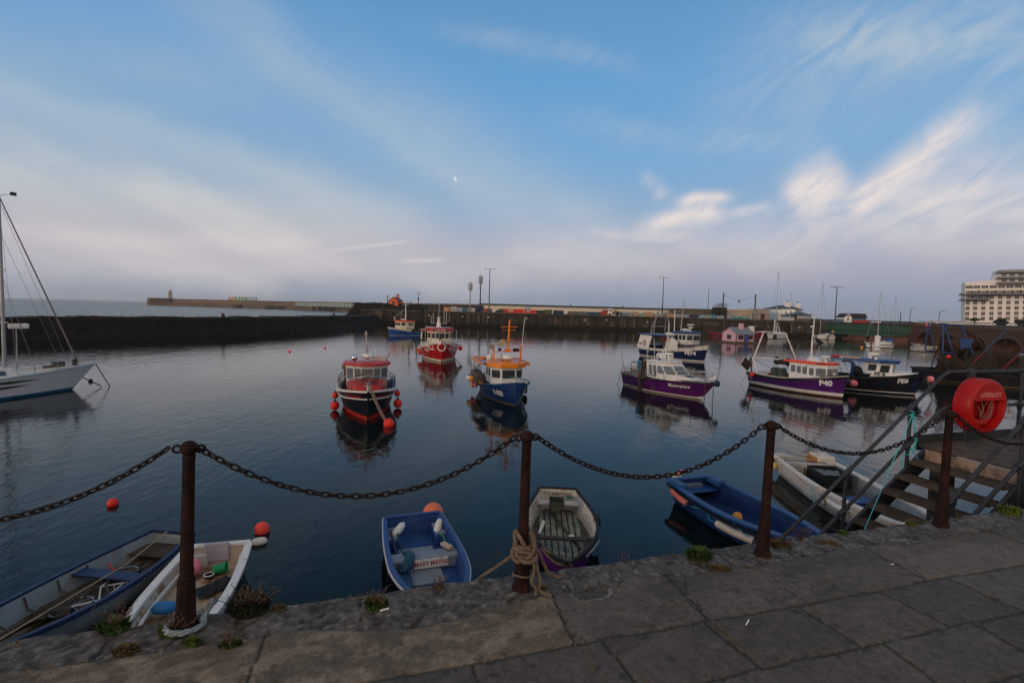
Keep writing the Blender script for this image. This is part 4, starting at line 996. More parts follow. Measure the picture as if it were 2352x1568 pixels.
for i, (x_, y_) in enumerate(((2.6, -1.55), (2.6, -.95), (2.5, .85), (2.4, 1.6), (3.3, -.2))):
 b = MB(); b.tube([(x_, y_, 1.6), (x_, y_, 3.7)], .028, 6); b.build('cage_bar', M('cage_bar_rust', (.45, .33, .26), .5, var=.4), t, smooth=50)
b = MB(); b.tube([(2.5, -1.7, 3.7), (2.6, -.95, 3.7), (3.0, 0, 3.7), (2.6, .95, 3.7), (2.4, 1.7, 3.7)], .025, 6); b.build('cage_rail', STEEL, t, smooth=50)
wire(t, [Vector((3.6, -.1, 2.5)), Vector((4.75, .15, 2.25))]+sagline((4.78, .2, 2.15), (8.6, 1.7, 0), .2), .04, M('weedy_rope', (.07, .07, .02), .9), 'mooring_rope', 6)
b = MB(); b.tube([(3.45, -.1, 1.9), (3.45, -.1, 2.75)], .08, 8); b.build('samson_post', DARK, t, smooth=50)
b = MB(); b.ball((1.7, -2.02, 2.0), .25, 12, 8, .6); b.build('tarpaulin_bundle', BLACK, t, smooth=60)
for (x_, y_, z_, r_, m_, lb) in ((.2, -2.15, .80, .21, BUOYR, 'left one of two red fenders, left of the bright red boat'), (1.4, -2.05, .62, .22, BUOYR, 'right one of two red fenders, left of the bright red boat'),
         (1.3, -2.08, 1.10, .15, BUOYW, 'small white round fender above the two red ones on the bright red boat'), (.6, 2.2, 1.05, .24, BUOYO if 0 else BUOYR, 'large red round fender alone on the right side of the bright red boat')):
 balloon(t, (x_, y_, z_), r_, m_, lb)
zmap(t, 1.9, .62)
# blue and orange boat
bowp = px(1183, 931.8); dirc = (Vector((EYE.x, EYE.y, 0))-Vector((bowp.x, bowp.y, 0))).normalized(); dirc.rotate(Matrix.Rotation(math.radians(14), 3, 'Z'))
t, L = boat('fishing_boat', 'blue fishing boat with orange roof trim and tall orange mast, moored in the middle', 'fishing boat', bowp-dirc*6.6, bowp, FG)
H = Hull(L, 2.60, .70, .74, 1.30, .6, .82, .42, 2.7, .62, 2.0, .84, .7, .12, 1.0)
YF = M('waterline_ochre', (.32, .19, .05), .7, var=.4)
hull_skin(H, [('h', -1), ('h', -.4), ('z', -.02), ('z', .05), ('h', .62), ('h', .66), ('h', 1)], [0, 0, 1, 2, 2, 2], [FOUL, YF, BLUE], t)
hull_inner(H, lambda q: .35 if q < .55 else .35+(q-.55)*1.9, .06, [BLKH, DECK], t, name='deck')
gunwale(H, .10, .07, BLUE, t, t0=.5)
gunwale(H, .16, .09, ORANGE, t, t0=.0, t1=.5, name='orange_rail')
gunwale(H, .05, .06, NAVY, t, h=.68, off=.015, name='rubbing_strake', t0=.3)
gunwale(H, .04, .03, NAVY, t, h=.26, off=.006, name='hull_seam', t0=.2)
b = MB(); b.tube([H.pt(1, h, 1)+Vector((.015, -.012, 0)) for h in (-.5, 0, .5, 1.0)], .035, 6); b.build('stem', BLUE, t, smooth=60)
hulltext(H, t, 'R488', .42, 0, .56, -1, LETW, .04, yw=.72); hulltext(H, t, 'R488', .34, 0, .56, 1, LETW, .04, yw=.72)
bt = [(-.5, -.95), (1.05, -.95), (1.55, -.42), (1.55, .42), (1.05, .95), (-.5, .95)]
cabin(t, bt, [(x*1.0, y*1.02) for x, y in bt], .9, 2.42, CLEANW, {0: [(.12, .35, .42, .84), (.62, .86, .42, .84)], 1: [(.14, .86, .4, .82)], 2: [(.08, .92, .38, .84)], 3: [(.14, .86, .4, .82)], 4: [(.15, .5, .4, .82)]}, rad=.07, fw=.02)
vs_ = [(-.2, -1.12), (1.1, -1.12), (1.75, -.5), (1.75, .5), (1.1, 1.12), (-.2, 1.12)]
roof(t, vs_, 2.42, .24, ORANGE, .02, .06, name='visor')
b = MB(); b.prism([(-3.2, -1.35), (.55, -1.35), (.55, 1.5), (-2.8, 1.5), (-3.2, 1.2)], 2.52, 2.60); b.build('canopy', M('canopy_blue', (.07, .14, .34), .35, var=.2), t, bevel=.01)
b = MB(); b.sweep([(.6, -1.37, 2.55), (-3.22, -1.37, 2.55), (-3.22, 1.2, 2.55), (-2.8, 1.52, 2.55), (.6, 1.52, 2.55), (.6, 1.1, 2.55)], .05, .17); b.build('canopy_trim', ORANGE, t)
for x_, y_ in ((-3.1, -1.25), (-3.0, 1.2), (-.6, 1.25)):
 b = MB(); b.tube([(x_, y_, .8), (x_, y_, 2.5)], .03, 8); b.build('canopy_post', ORANGE, t, smooth=50)
b = MB(); b.tube([(.55, -.72, 2.6), (.55, -.72, 4.3)], .055, 8); b.tube([(.55, .95, 2.6), (.55, .95, 4.25)], .055, 8); b.tube([(.55, -.72, 3.72), (.55, .95, 3.75)], .035, 8); b.tube([(.55, -.72, 3.0), (.55, .95, 3.02)], .035, 8); b.box(.45, .65, -.05, .35, 3.75, 3.98); b.build('goalpost_frame', ORANGE, t, smooth=40)
b = MB(); b.tube([(.55, .15, 3.9), (.55, .19, 5.2), (.55, .22, 6.65)], [.065, .06, .05], 10)
b.tube([(.55, -.32, 6.0), (.55, .72, 6.02)], .035, 6); b.tube([(.55, -.16, 5.7), (.55, .56, 5.72)], .025, 6); b.tube([(.55, -.16, 4.82), (.55, .52, 4.84)], .025, 6); b.build('mast', ORANGE, t, smooth=40)
for y_, z_ in ((-.18, 5.74), (.56, 5.76), (-.18, 4.86), (.52, 4.88)):
 b = MB(); b.lathe([(.05, 0), (.05, .1), (.03, .13)], (.55, y_, z_), 8); b.build('navigation_lamp', M('lamp_dark_red', (.10, .01, .015), .3), t, smooth=50)
b = MB(); b.tube([(.5, 1.02, 4.2), (.5, 1.15, 6.9)], .016, 5); b.build('whip_antenna', CLEANW, t)
radar(t, (.75, .12, 2.66), .34, hgt=.3, stand=.22)
liferaft(t, (-.7, -.3, 2.62), 1.2, .22, 'y'); b = MB(); b.tube([(.5, -.6, 4.3), (.5, -.3, 4.35)], .03, 6)
b.lathe([(.05, -.15), (.2, .06), (.22, .12)], (.55, -.25, 4.42), 14, Matrix.Rotation(PI/2, 3, 'Y')); b.build('deck_floodlight', M('lamp_beige', (.4, .34, .2), .4), t, smooth=50)
b = MB(); b.lathe([(.03, -.1), (.17, .04), (.19, .1)], (.6, -.95, 4.15), 14, Matrix.Rotation(PI/2, 3, 'Y')); b.build('horn', STEEL, t, smooth=50)
for y_, z_ in ((-.35, 3.8), (.55, 3.78), (.75, 3.78)):
 b = MB(); b.box(.5, .65, y_-.09, y_+.09, z_, z_+.17); b.build('spotlight', BLACK, t, bevel=.02)
for p_, q_ in (((-1.9, -.9, 2.68), 0), ((1.0, -.12, 2.78), 1)):
 lifering(t, p_, .25, .065, Matrix.Rotation(.1, 3, 'Y'))
lifering(t, (.3, .75, 2.72), .22, .06)
# gear on the shelter side: hauler bin
b = MB(); b.prismy([(-2.4, .6), (-1.2, .45), (-1.0, 1.35), (-1.3, 1.55), (-2.3, 1.6), (-2.6, 1.5)], -1.6, -1.05); b.prismy([(-1.0, .6), (-.7, .55), (-.62, 1.2), (-.75, 1.5), (-1.0, 1.45)], -1.55, -.95); b.build('pot_hauler_chute', M('grey_brown_plastic', (.10, .088, .075), .6, var=.3), t, bevel=.05)
b = MB(); b.tube(cr([(-2.4, -1.5, 1.5), (-2.45, -1.6, 2.0), (-2.2, -1.6, 2.15), (-1.9, -1.5, 1.9), (-1.4, -1.5, 1.55)], 5), .02, 6); b.tube(cr([(-1.2, -1.45, 1.5), (-1.1, -1.5, 2.0), (-.9, -1.5, 2.1), (-.75, -1.5, 1.5)], 5), .02, 6); b.build('hauler_hoops', DARK, t, smooth=60)
b = MB(); strand(b, cr([(1.85, .0, 1.62), (2.1, .35, 1.66), (2.3, .1, 1.68), (2.1, -.1, 1.66), (2.3, .4, 1.7), (2.6, .45, 1.66), H.atx(2.75, 1.45, 1, .05), H.atx(2.78, .9, 1, .06), H.atx(2.8, .4, 1, .08), H.atx(2.85, -.0, 1, .1), (3.0, 1.2, -.2)], 6), .04); b.build('green_mooring_rope', GREENR, t, smooth=60)
b = MB(); strand(b, cr([(2.3, .5, 1.66), H.atx(2.3, 1.3, 1, .05), H.atx(2.35, .95, 1, .05)], 5), .03); b.build('blue_mooring_rope', M('blue_rope', (.03, .14, .25), .8), t, smooth=60)
for x_, z_ in ((-.3, .25), (-1.3, .25)):
 b = MB(); b.lathe([(.2, -.1), (.3, -.06), (.3, .06), (.2, .1)], (x_, 1.52, z_+.1), 14, Matrix.Rotation(PI/2, 3, 'X')); b.tube([(x_, 1.45, z_+.3), (x_, 1.45, .9)], .015, 4); b.build('tyre_fender', BLACK, t, smooth=40)
B2 = 'left of the blue boat'
for (x_, y_, z_, r_, m_, lb) in ((-2.0, -1.75, .80, .20, BUOYW, 'biggest, dirty cream ball of the fender bunch '+B2), (-1.6, -1.62, .86, .15, BUOYO, 'upper orange ball of the fender bunch '+B2), (-1.7, -1.66, .70, .11, BUOYO, 'lower orange ball squeezed in the fender bunch '+B2),
         (-1.4, -1.60, .50, .12, BUOYR, 'bright red ball low in the fender bunch '+B2), (-1.45, -1.62, .40, .11, BUOYY, 'yellow ball lowest in the fender bunch '+B2), (-1.25, -1.5, .66, .10, CLEANW, 'small white ball in the fender bunch '+B2), (-1.0, -1.50, .50, .14, BUOYP, 'pink ball at the right of the fender bunch '+B2)):
 balloon(t, (x_, y_, z_), r_, m_, lb)
zmap(t, .9, .65)
# purple motor boat
t, L = boat('motor_boat', 'purple motor boat with white cabin and open railed stern, before the navy boat', 'motor boat', px(1454, 881.5), px(1610, 917), FG)
H = Hull(L, 2.75, .90, .86, 1.22, .5, .8, .42, 2.2, .8, 1.6, .88, .75, 1.15, 1.1, .05)
hull_skin(H, [('h', -1), ('h', -.4), ('z', .03), ('z', .11), ('h', .6), ('h', .93), ('h', 1)], [0, 0, 1, 2, 2, 3], [FOUL, CREAM, PURP, BLKH], t)
hullpatch(H, t, [(3.0, .10), (H.atx(9, .1, -1).x, .10), (H.atx(9, .34, -1).x-.04, .34), (3.5, .22)], -1, CREAM, 'bow_boot_patch')
hull_inner(H, lambda q: .45 if q < .42 else H.sheer(q)-.02, .06, [GREYP, CLEANW], t, t1=.97)
gunwale(H, .10, .11, M('grey_gunwale', (.2, .18, .15), .7, var=.3), t, t0=0, t1=.42, dz=.03, name='stern_gunwale'); gunwale(H, .09, .07, BLKH, t, t0=.42, t1=1, name='bow_gunwale')
hulltext(H, t, 'Masterpiece', .30, 2.25, .72, -1, LETW, .012, .1, slope=.03)
bt = [(-.85, -1.05), (1.3, -1.02), (2.1, -.72), (2.1, .72), (1.3, 1.02), (-.85, 1.05)]
cz = 1.0
cabin(t, [(-.5, -1.1), (.55, -1.12), (1.45, -1.02), (2.15, -.5), (2.15, .5), (1.45, 1.02), (.55, 1.12), (-.5, 1.1)], [(-.75, -1.0), (.30, -1.02), (.55, -.92), (.95, -.42), (.95, .42), (.55, .92), (.30, 1.02), (-.75, 1.0)], 1.0, 2.35, WHITE,
  {0: [(.28, .52, .22, .80), (.68, .92, .18, .80)], 1: [(.15, .88, .36, .80)], 2: [(.12, .88, .36, .80)], 3: [(.08, .92, .36, .80)], 4: [(.12, .88, .36, .80)], 5: [(.15, .9, .36, .80)]}, rad=.07, glass=GLASSL, frame=M('window_rubber_grey', (.16, .17, .18), .6))
roof(t, [(-.95, -1.0), (.30, -1.02), (.55, -.92), (.95, -.42), (.95, .42), (.55, .92), (.30, 1.02), (-.95, 1.0)], 2.36, .07, WHITE, .05, .07)
b = MB(); b.add([(1.2, -.85, 1.05), (3.2, -.45, 1.22), (3.2, .45, 1.22), (1.2, .85, 1.05), (1.9, -.62, 1.45), (2.9, -.28, 1.34), (2.9, .28, 1.34), (1.9, .62, 1.45)], [(0, 1, 5, 4), (1, 2, 6, 5), (2, 3, 7, 6), (4, 5, 6, 7)]); b.build('foredeck_trunk', WHITE, t, bevel=.03)
b = MB(); b.obox((2.3, -.0, 1.43), .5, .5, .04, Matrix.Rotation(.1, 3, 'Y')); b.build('hatch', BLACK, t, bevel=.02)
b = MB(); b.add([(-.85, -1.02, .9), (-.78, -.2, .9), (-.78, -.2, 2.35), (-.85, -1.02, 2.35), (-1.3, -1.0, .9), (-1.3, -1.0, 2.25)], [(0, 1, 2, 3), (0, 3, 5, 4)]); b.build('brown_side_panel', M('brown_panel', (.055, .032, .03), .7), t)
b = MB(); b.box(-1.75, -1.3, -.95, -.93, 1.35, 2.3); b.box(-1.75, -1.3, .2, .22, 1.35, 2.3); b.build('blue_tarp', M('tarp_blue', (.04, .22, .33), .7, var=.4), t)
b = MB(); b.box(-1.7, -1.28, -.92, .2, .5, 1.35); b.build('locker', M('brown_box', (.2, .12, .09), .7, var=.3), t, bevel=.02)
text_on('ON 920460', .17, lambda x, y: (.0+x, -1.105-.005, 1.16+y), 'lettering', LETK, t, .02)
liferaft(t, (-.35, .25, 2.46), 1.35, .24, 'x'); radar(t, (.45, -.1, 2.47), .28, hgt=.18, stand=.38)
b = MB(); b.tube([(.12, -.1, 2.45), (.1, -.1, 3.0), (.08, -.1, 3.6), (.25, -.1, 4.1), (.3, -.1, 5.9)], [.05, .05, .035, .03, .02], 8); b.box(.02, .15, -.17, -.03, 3.45, 3.58); b.build('mast', CLEANW, t, smooth=40)
for x_, h_ in ((-.95, 2.0), (-.2, 2.0)):
 b = MB(); b.tube([(x_, -.75, 2.4), (x_-.15, -.75, 2.4+h_)], .014, 5); b.build('whip_antenna', CLEANW, t)
b = MB(); b.ball((.0, -.5, 2.52), .1, 10, 6); b.box(-.1, .1, -.62, -.4, 2.43, 2.5); b.build('winch_light', BLACK, t)
gul = thing('gull', 'grey and white gull perched beside the mast of the purple motor boat', 'bird', wpt(t, (-.15, -.12, 2.62)), t.rotation_euler.z+2.6)
def gull(root, s=1.0):
 b = MB(); P = [(-.26, 0, .01), (-.17, 0, .05), (-.05, 0, .06), (.06, 0, .08), (.11, 0, .14), (.15, 0, .175), (.19, 0, .165)]; b.tube([Vector(p)*s for p in P], [q*s for q in (.012, .045, .075, .06, .035, .038, .012)], 10); b.build('body', CLEANW, root, smooth=80)
 b = MB(); b.tube([Vector(p)*s for p in ((-.3, .035, .03), (-.12, .06, .07), (.04, .045, .09))], [.01*s, .03*s, .02*s], 6); b.tube([Vector(p)*s for p in ((-.3, -.035, .03), (-.12, -.06, .07), (.04, -.045, .09))], [.01*s, .03*s, .02*s], 6); b.build('wings', M('gull_grey', (.28, .28, .29), .7), root, smooth=80)
 b = MB(); b.tube([Vector((.19, 0, .165))*s, Vector((.24, 0, .155))*s], [.012*s, .004*s], 6); b.build('beak', M('beak_yellow', (.6, .4, .05), .6), root)
 b = MB(); b.tube([Vector((-.02, .03, 0))*s, Vector((-.02, .03, -.10))*s], .006*s, 5); b.tube([Vector((-.02, -.03, 0))*s, Vector((-.02, -.03, -.10))*s], .006*s, 5); b.build('legs', M('leg_pink', (.4, .2, .17), .7), root)
gull(gul)
# rails
pts = [H.pt(q, 1, -1, -.05, .62) for q in (.44, .55, .66, .78, .88, .95)]+[Vector((H.pt(1, 1).x+.12, 0, H.sheer(1)+.66))]+[H.pt(q, 1, 1, -.05, .62) for q in (.95, .88, .78, .66, .55, .44)]
rail(t, pts, .022, STEEL, range(13), lambda i, p: Vector((p.x-(.1 if i == 6 else 0), p.y, p.z-.6)))
RR = M('rusty_rail', (.2, .12, .08)); ps = [H.pt(q, 1, -1, -.05, .66 if q > .12 else .5) for q in (.0, .12, .13, .22, .34)]
rail(t, [H.pt(.34, 1, -1, -.05, .95), H.pt(.2, 1, -1, -.05, .95), H.pt(.2, 1, 1, -.05, .95), H.pt(.34, 1, 1, -.05, .95)], .02, DARK, [0, 1, 2, 3], lambda i, p: Vector((p.x, p.y, p.z-.95)))
rail(t, [H.pt(.28, 1, -1, -.05, .42), H.pt(.1, 1, -1, -.05, .42), H.pt(.0, 1, -1, -.05, .42), H.pt(.0, 1, 1, -.05, .42), H.pt(.1, 1, 1, -.05, .42), H.pt(.28, 1, 1, -.05, .42)], .018, STEEL, range(6), lambda i, p: Vector((p.x, p.y, p.z-.42)), mids=(.2,))
dg = thing('inflatable_tender', 'rolled beige inflatable tender stowed on the stern of the purple motor boat', 'dinghy', wpt(t, (-2.15, -.2, .95)), t.rotation_euler.z)
b = MB(); b.tube(cr([(-.8, -.3, .28), (.1, -.35, .3), (.7, -.3, .22), (.95, 0, .0), (.9, .1, -.2)], 5), .17, 12); b.tube(cr([(-.8, .3, .28), (.1, .35, .3), (.75, .25, .2)], 5), .17, 12); b.build('tube', M('beige_inflatable', (.42, .34, .27), .7, var=.2), dg, smooth=70)
b = MB(); b.obox((.1, 0, .05), 1.5, .5, .06, Matrix.Rotation(.15, 3, 'Y')); b.build('floor', GREYP, dg)
b = MB(); b.tube([(-2.6, -1.25, .7), (-3.3, -1.25, 2.9)], .02, 5); b.build('boathook', RR, t)
for q, lb in ((.96, 'short white cylindrical fender on the bow rail of the purple motor boat'),):
 f = thing('fender', lb, 'fender', wpt(t, (H.pt(1, 1).x-.0, -.3, H.sheer(1)+.22)), t.rotation_euler.z); b = MB(); R_ = Matrix.Rotation(1.1, 3, 'Y'); b.lathe([(.02, -.3), (.09, -.24), (.1, 0), (.09, .22), (.02, .27)], (0, 0, 0), 12, R_); b.build('float', CLEANW, f, smooth=60)
balloon(t, (H.pt(1, 1).x+.15, -.12, 1.18), .19, NAVY, 'dark navy round fender under the bow tip of the purple motor boat', None)
for dx, dy in ((-.45, -.25), (.05, -.1)):
 b = MB(); strand(b, cr([(H.pt(1, 1).x+dx, dy-.1, 1.35), (H.pt(1, 1).x+dx+.02, dy-.2, .9), (H.pt(1, 1).x+dx-.03, dy-.15, .4), (H.pt(1, 1).x+dx-.05, dy-.2, -.3)], 6), .022); b.build('mooring_rope', DROPE, t, smooth=60)
for x_ in (-2.0, -.9, .3):
 hullpatch(H, t, [(x_-.17, .24), (x_+.17, .24), (x_+.17, .38), (x_-.17, .38)], -1, M('tarnished_plate', (.09, .07, .05), .6), 'outlet_plate')
b = MB(); b.box(-.78, -.62, -1.62, -1.44, -.6, 1.05); b.build('fender_plank', WOODD, t, bevel=.01)
wire(t, [H.pt(0, 1, -1, .1), H.pt(0, .3, -1, .25), Vector((-L/2-.1, -1.6, -.2))], .02)
zmap(t, .9, .76)
# navy and white trawler
t, L = boat('fishing_boat', 'navy and white trawler with blue shelter roof and gantry, behind the purple motor boat', 'fishing boat', px(1485, 815.6), px(1616.5, 831.6), FG)
H = Hull(L, 3.4, 1.55, 1.55, 2.6, .7, .86, .4, 2.6, .65, 2.0, .86, .8, .5, 1.0, .1)
hull_skin(H, [('h', -1), ('h', -.4), ('z', .03), ('z', .22), ('h', .55), ('h', .76), ('h', 1)], [0, 0, 1, 2, 2, 3], [FOUL, WHITE, NAVY, WHITE], t)
hull_inner(H, lambda q: 1.1 if q < .62 else 2.0, .08, [WHITE, DECK], t)
gunwale(H, .11, .10, M('rusty_white', (.55, .5, .43), .6, rust=(.25, .1, .04), rs=3, ra=.55), t)
hulltext(H, t, 'FE74', .62, L/2-1.15, 1.26, -1, LETW, .035, sy=1.25); hulltext(H, t, 'PETER PAUL', .27, L/2-1.25, 2.24, -1, LETN, .03, .2, slope=.08, sy=1.3)
b = MB(); b.add([(-L/2-.1, -1.62, 1.5), (-2.45, -1.70, 1.35), (-1.95, -1.66, 3.62), (-L/2+.35, -1.55, 3.7), (-L/2-.1, -1.56, 1.5), (-2.45, -1.64, 1.35), (-1.95, -1.60, 3.62), (-L/2+.35, -1.49, 3.7)], [(0, 1, 2, 3), (4, 7, 6, 5), (1, 5, 6, 2), (0, 3, 7, 4)]); b.build('stern_quarter_panel', WHITE, t)
text_on('FE74', .36, lambda x, y: (-L/2+.62+x, -1.68, 2.15+y), 'lettering', LETK, t, .03)
b = MB(); b.tube(cr([(-3.1, -1.70, 1.75), (-2.95, -1.71, 2.2), (-3.15, -1.71, 2.5), (-3.05, -1.70, 2.9)], 5), .05, 5); b.tube(cr([(-3.05, -1.71, 2.4), (-3.3, -1.71, 2.55), (-3.35, -1.7, 2.75)], 4), .03, 5); b.tube(cr([(-3.05, -1.71, 2.4), (-2.8, -1.71, 2.5), (-2.75, -1.7, 2.8)], 4), .03, 5); b.build('crustacean_emblem', LETR, t)
b = MB(); b.box(-L/2-.2, 1.4, -1.72, 1.72, 3.72, 3.86); b.build('shelter_roof', BLUE, t, bevel=.02)
b = MB(); b.add([(.5, -1.6, 1.5), (1.9, -1.6, 1.6), (1.9, -1.6, 3.0), (1.1, -1.6, 3.72), (1.0, -1.6, 3.72)], [(0, 1, 2, 3, 4)]); b.add([(.5, -1.6, 1.5), (1.0, -1.6, 3.72), (1.0, 1.6, 3.72), (.5, 1.6, 1.5)], [(0, 1, 2, 3)]); b.build('whaleback_side', WHITE, t, fix=False)
b = MB(); b.box(-1.2, .2, -.1, 1.3, 1.1, 3.7); b.build('inner_casing', CREAM, t); b = MB(); b.box(-.35, .05, -.13, -.1, 1.3, 3.2); b.build('casing_door', M('door_grey', (.25, .25, .27), .6), t)
bt = [(.9, -1.15), (2.6, -1.1), (3.1, -.6), (3.1, .6), (2.6, 1.1), (.9, 1.15)]
cabin(t, bt, [(x+(.15 if x > 2 else -.1), y*1.0) for x, y in bt], 2.6, 4.25, WHITE, {0: [(.15, .36, .42, .86), (.44, .64, .42, .86), (.72, .92, .42, .86)], 1: [(.1, .9, .42, .88)], 2: [(.08, .48, .42, .88), (.54, .92, .42, .88)], 3: [(.1, .9, .42, .88)]}, rad=.06)
roof(t, bt, 4.26, .30, BLUE, .18, .04)
b = MB(); b.box(-.2, 1.0, -1.3, 1.3, 3.86, 4.3); b.build('roof_step', WHITE, t, bevel=.05)
text_on('PETER PAUL', .22, lambda x, y: (2.35+x*.62, -1.36+x*.12*0, 4.42+y), 'lettering', CLEANW, t, .02) if False else None
liferaft(t, (1.6, 0, 4.6), 1.1, .22, 'x')
b = MB(); b.tube([(2.3, 0, 4.6), (2.3, 0, 5.5)], .07, 8); b.lathe([(.1, 0), (.3, .08), (.34, .2), (.1, .3)], (2.3, 0, 5.1), 16); b.lathe([(.08, 0), (.42, .06), (.44, .16), (.3, .22), (.02, .24)], (2.3, 0, 5.55), 18); b.build('radar_mast', CLEANW, t, smooth=40)
for y_ in (-1.2, 1.2):
 b = MB(); b.tube([(-2.6+.0, y_, 3.86), (-2.5, y_*.95, 5.2), (-2.0, y_*.5, 7.6)], .07, 8); b.build('gantry_leg', M('gantry_grey', (.22, .22, .24), .5, var=.3), t, smooth=50)
b = MB();
for x0_, x1_ in ((-3.3, -2.75), (-.9, -1.3)): b.tube([(x0_, 0, 3.86), (x0_+.1, 0, 5.3), (x1_, 0, 7.7)], .075, 8)
b.tube([(-3.15, 0, 5.2), (-1.0, 0, 5.2)], .05, 6); b.tube([(-2.8, 0, 7.65), (-1.3, 0, 7.65)], .05, 6); b.build('gantry', M('gantry_grey', (.22, .22, .24)), t, smooth=50)
b = MB(); b.tube([(-2.05, 0, 7.6), (-2.05, 0, 9.0)], .07, 8); b.tube([(-2.05, 0, 7.5), (-2.05, .0, 6.0)], .03, 5); b.lathe([(.08, 0), (.2, -.6)], (-2.2, 0, 6.6), 10); b.build('gantry_mast', DARK, t, smooth=50)
b = MB(); b.tube([(1.15, -.3, 4.3), (1.25, -.3, 6.5), (1.5, -.3, 9.8)], [.07, .05, .03], 8); b.build('mast', M('mast_grey', (.35, .35, .36), .5), t, smooth=50)
b = MB(); b.tube([(1.0, -1.2, 4.5), (.95, -1.2, 8.0)], .05, 6); b.build('white_pole', CLEANW, t)
wire(t, [(-1.3, 0, 7.7), (1.3, -.3, 8.2)], .015); wire(t, [(1.45, -.3, 8.6), (3.0, 0, 4.6)], .012)
pts = [H.pt(q, 1, -1, -.1, .85) for q in (.72, .82, .92)]+[Vector((H.pt(1, 1).x+.2, 0, H.sheer(1)+.95))]+[H.pt(q, 1, 1, -.1, .85) for q in (.92, .82, .72)]
rail(t, pts, .022, DARK, [0, 1, 2, 4, 5, 6], lambda i, p: Vector((p.x, p.y, p.z-.85)), mids=(.4,))
wire(t, sagline(H.pt(1, 1)+Vector((.0, 0, .0)), (L/2+3.0, -.6, 0), .1), .02, DROPE, 'mooring_rope')
b = MB(); b.box(-3.2, -2.0, -.9, .4, 1.1, 2.1); b.build('fish_bin', NAVY, t, bevel=.05); lifering(t, (-1.3, -.3, 3.1), .28, .07, Matrix.Rotation(PI/2, 3, 'X'), (REDB, REDB))
hullpatch(H, t, [(-1.5, .5), (1.2, .5), (1.2, 1.48), (-1.5, 1.48)], -1, M('grey_wear_panel', (.035, .036, .04), .6, var=.3), 'wear_panel')
for x_ in (-3.3, -2.6): hullpatch(H, t, [(x_-.14, .85), (x_+.14, .83), (x_+.14, .93), (x_-.14, .95)], -1, CLEANW if x_ > -3 else BLACK, 'scupper')
t.scale = (1, 1, .72)
# purple and white boat with A-frame
t, L = boat('fishing_boat', 'purple and white fishing boat with tall white A-frame and orange red wheelhouse roof', 'fishing boat', px(1742, 881), px(1935, 915), FG)
H = Hull(L, 2.85, .98, .92, 1.66, .7, .85, .42, 2.4, .7, 1.8, .88, .8, .28, 1.0, .05, .38)
PU2 = M('purple_paint_blue', (.060, .012, .115), .3, var=.2, vs=1.2, streak=.4)
hull_skin(H, [('h', -1), ('h', -.3), ('z', .12), ('z', .33), ('h', .6), ('h', .90), ('h', 1)], [0, 0, 1, 2, 2, 3], [FOUL, WHITE, PU2, BLKH], t)
hull_inner(H, lambda q: .5 if q < .6 else .5+(q-.6)*1.5, .06, [WHITE, DECK], t)
gunwale(H, .10, .05, WHITE, t, dz=.02, t0=.15, stern=False, name='white_capping'); gunwale(H, .12, .16, BLKH, t, off=.02, dz=-.10, name='rubbing_strake')
hulltext(H, t, 'P40', .50, 2.62, .92, -1, LETW, .04, slope=.03); hulltext(H, t, 'P40', .27, -2.98, .62, -1, LETW, .03)
for x_ in (-2.7, -2.15, -1.55, -.85): hullpatch(H, t, [(x_-.09, .42), (x_+.09, .42), (x_+.09, .50), (x_-.09, .50)], -1, BLACK, 'scupper')
bt = [(.05, -.95), (2.0, -.95), (2.55, -.55), (2.55, .55), (2.0, .95), (.05, .95)]
cabin(t, bt, [(x*1.0, y*1.0) for x, y in bt], .95, 2.48, CLEANW, {0: [(.08, .24, .40, .82), (.32, .46, .38, .80), (.54, .69, .36, .80), (.80, .95, .34, .76)], 1: [(.1, .9, .34, .78)], 2: [(.06, .46, .34, .78), (.54, .94, .34, .78)], 3: [(.1, .9, .34, .78)]}, rad=.08, fw=.03, glass=GLASSL, frame=GREYP)
roof(t, [(-.35, -1.0), (2.0, -1.0), (2.55, -.6), (2.55, .6), (2.0, 1.0), (-.35, 1.0)], 2.49, .13, ORED, .04, .03)
text_on('LANGOUSTE'[:0] or 'KINGFISHER'[:0] or 'CAROLINA'[:0] or 'BARBOSSA'[:0] or 'CAMILLION', .16, lambda x, y: (2.33+x*.50, -.86+x*.36, 2.59+y), 'lettering', LETK, t, .02)
b = MB(); b.box(1.35, 1.42, -.965, -.95, 2.2, 2.32); b.build('vent', BLACK, t)
b = MB(); b.add([(.9, -.4, 2.7), (2.0, -.4, 2.7), (2.0, .4, 2.7), (.9, .4, 2.7), (1.05, -.35, 3.0), (1.7, -.35, 2.9), (1.7, .35, 2.9), (1.05, .35, 3.0)], [(0, 1, 5, 4), (1, 2, 6, 5), (2, 3, 7, 6), (3, 0, 4, 7), (4, 5, 6, 7)]); b.build('roof_box', WHITE, t)
radar(t, (2.1, -.1, 2.7), .27, hgt=.16, stand=.28)
b = MB(); b.tube([(.95, 0, 2.5), (.95, 0, 4.6), (1.0, 0, 6.6)], [.06, .055, .045], 10); b.tube([(1.0, 0, 6.0), (1.0, .0, 7.2)], .035, 8); b.tube([(.9, -.1, 6.0), (.9, .1, 6.0)], .09, 8); b.build('mast', M('mast_white', (.62, .6, .58), .4, rust=(.3, .16, .08), rs=4, ra=.62), t, smooth=40)
b = MB(); b.add([(1.12, 0, 5.8), (1.25, .02, 5.0), (1.5, .03, 4.65), (1.2, .0, 4.45), (1.15, 0, 5.2)], [(0, 1, 4), (1, 2, 3, 4)]); b.add([(1.55, .03, 4.75), (1.85, .0, 4.5), (1.35, .02, 4.1), (1.3, 0, 4.9)], [(0, 1, 2, 3)]); b.build('black_flag', BLACK, t, fix=False)
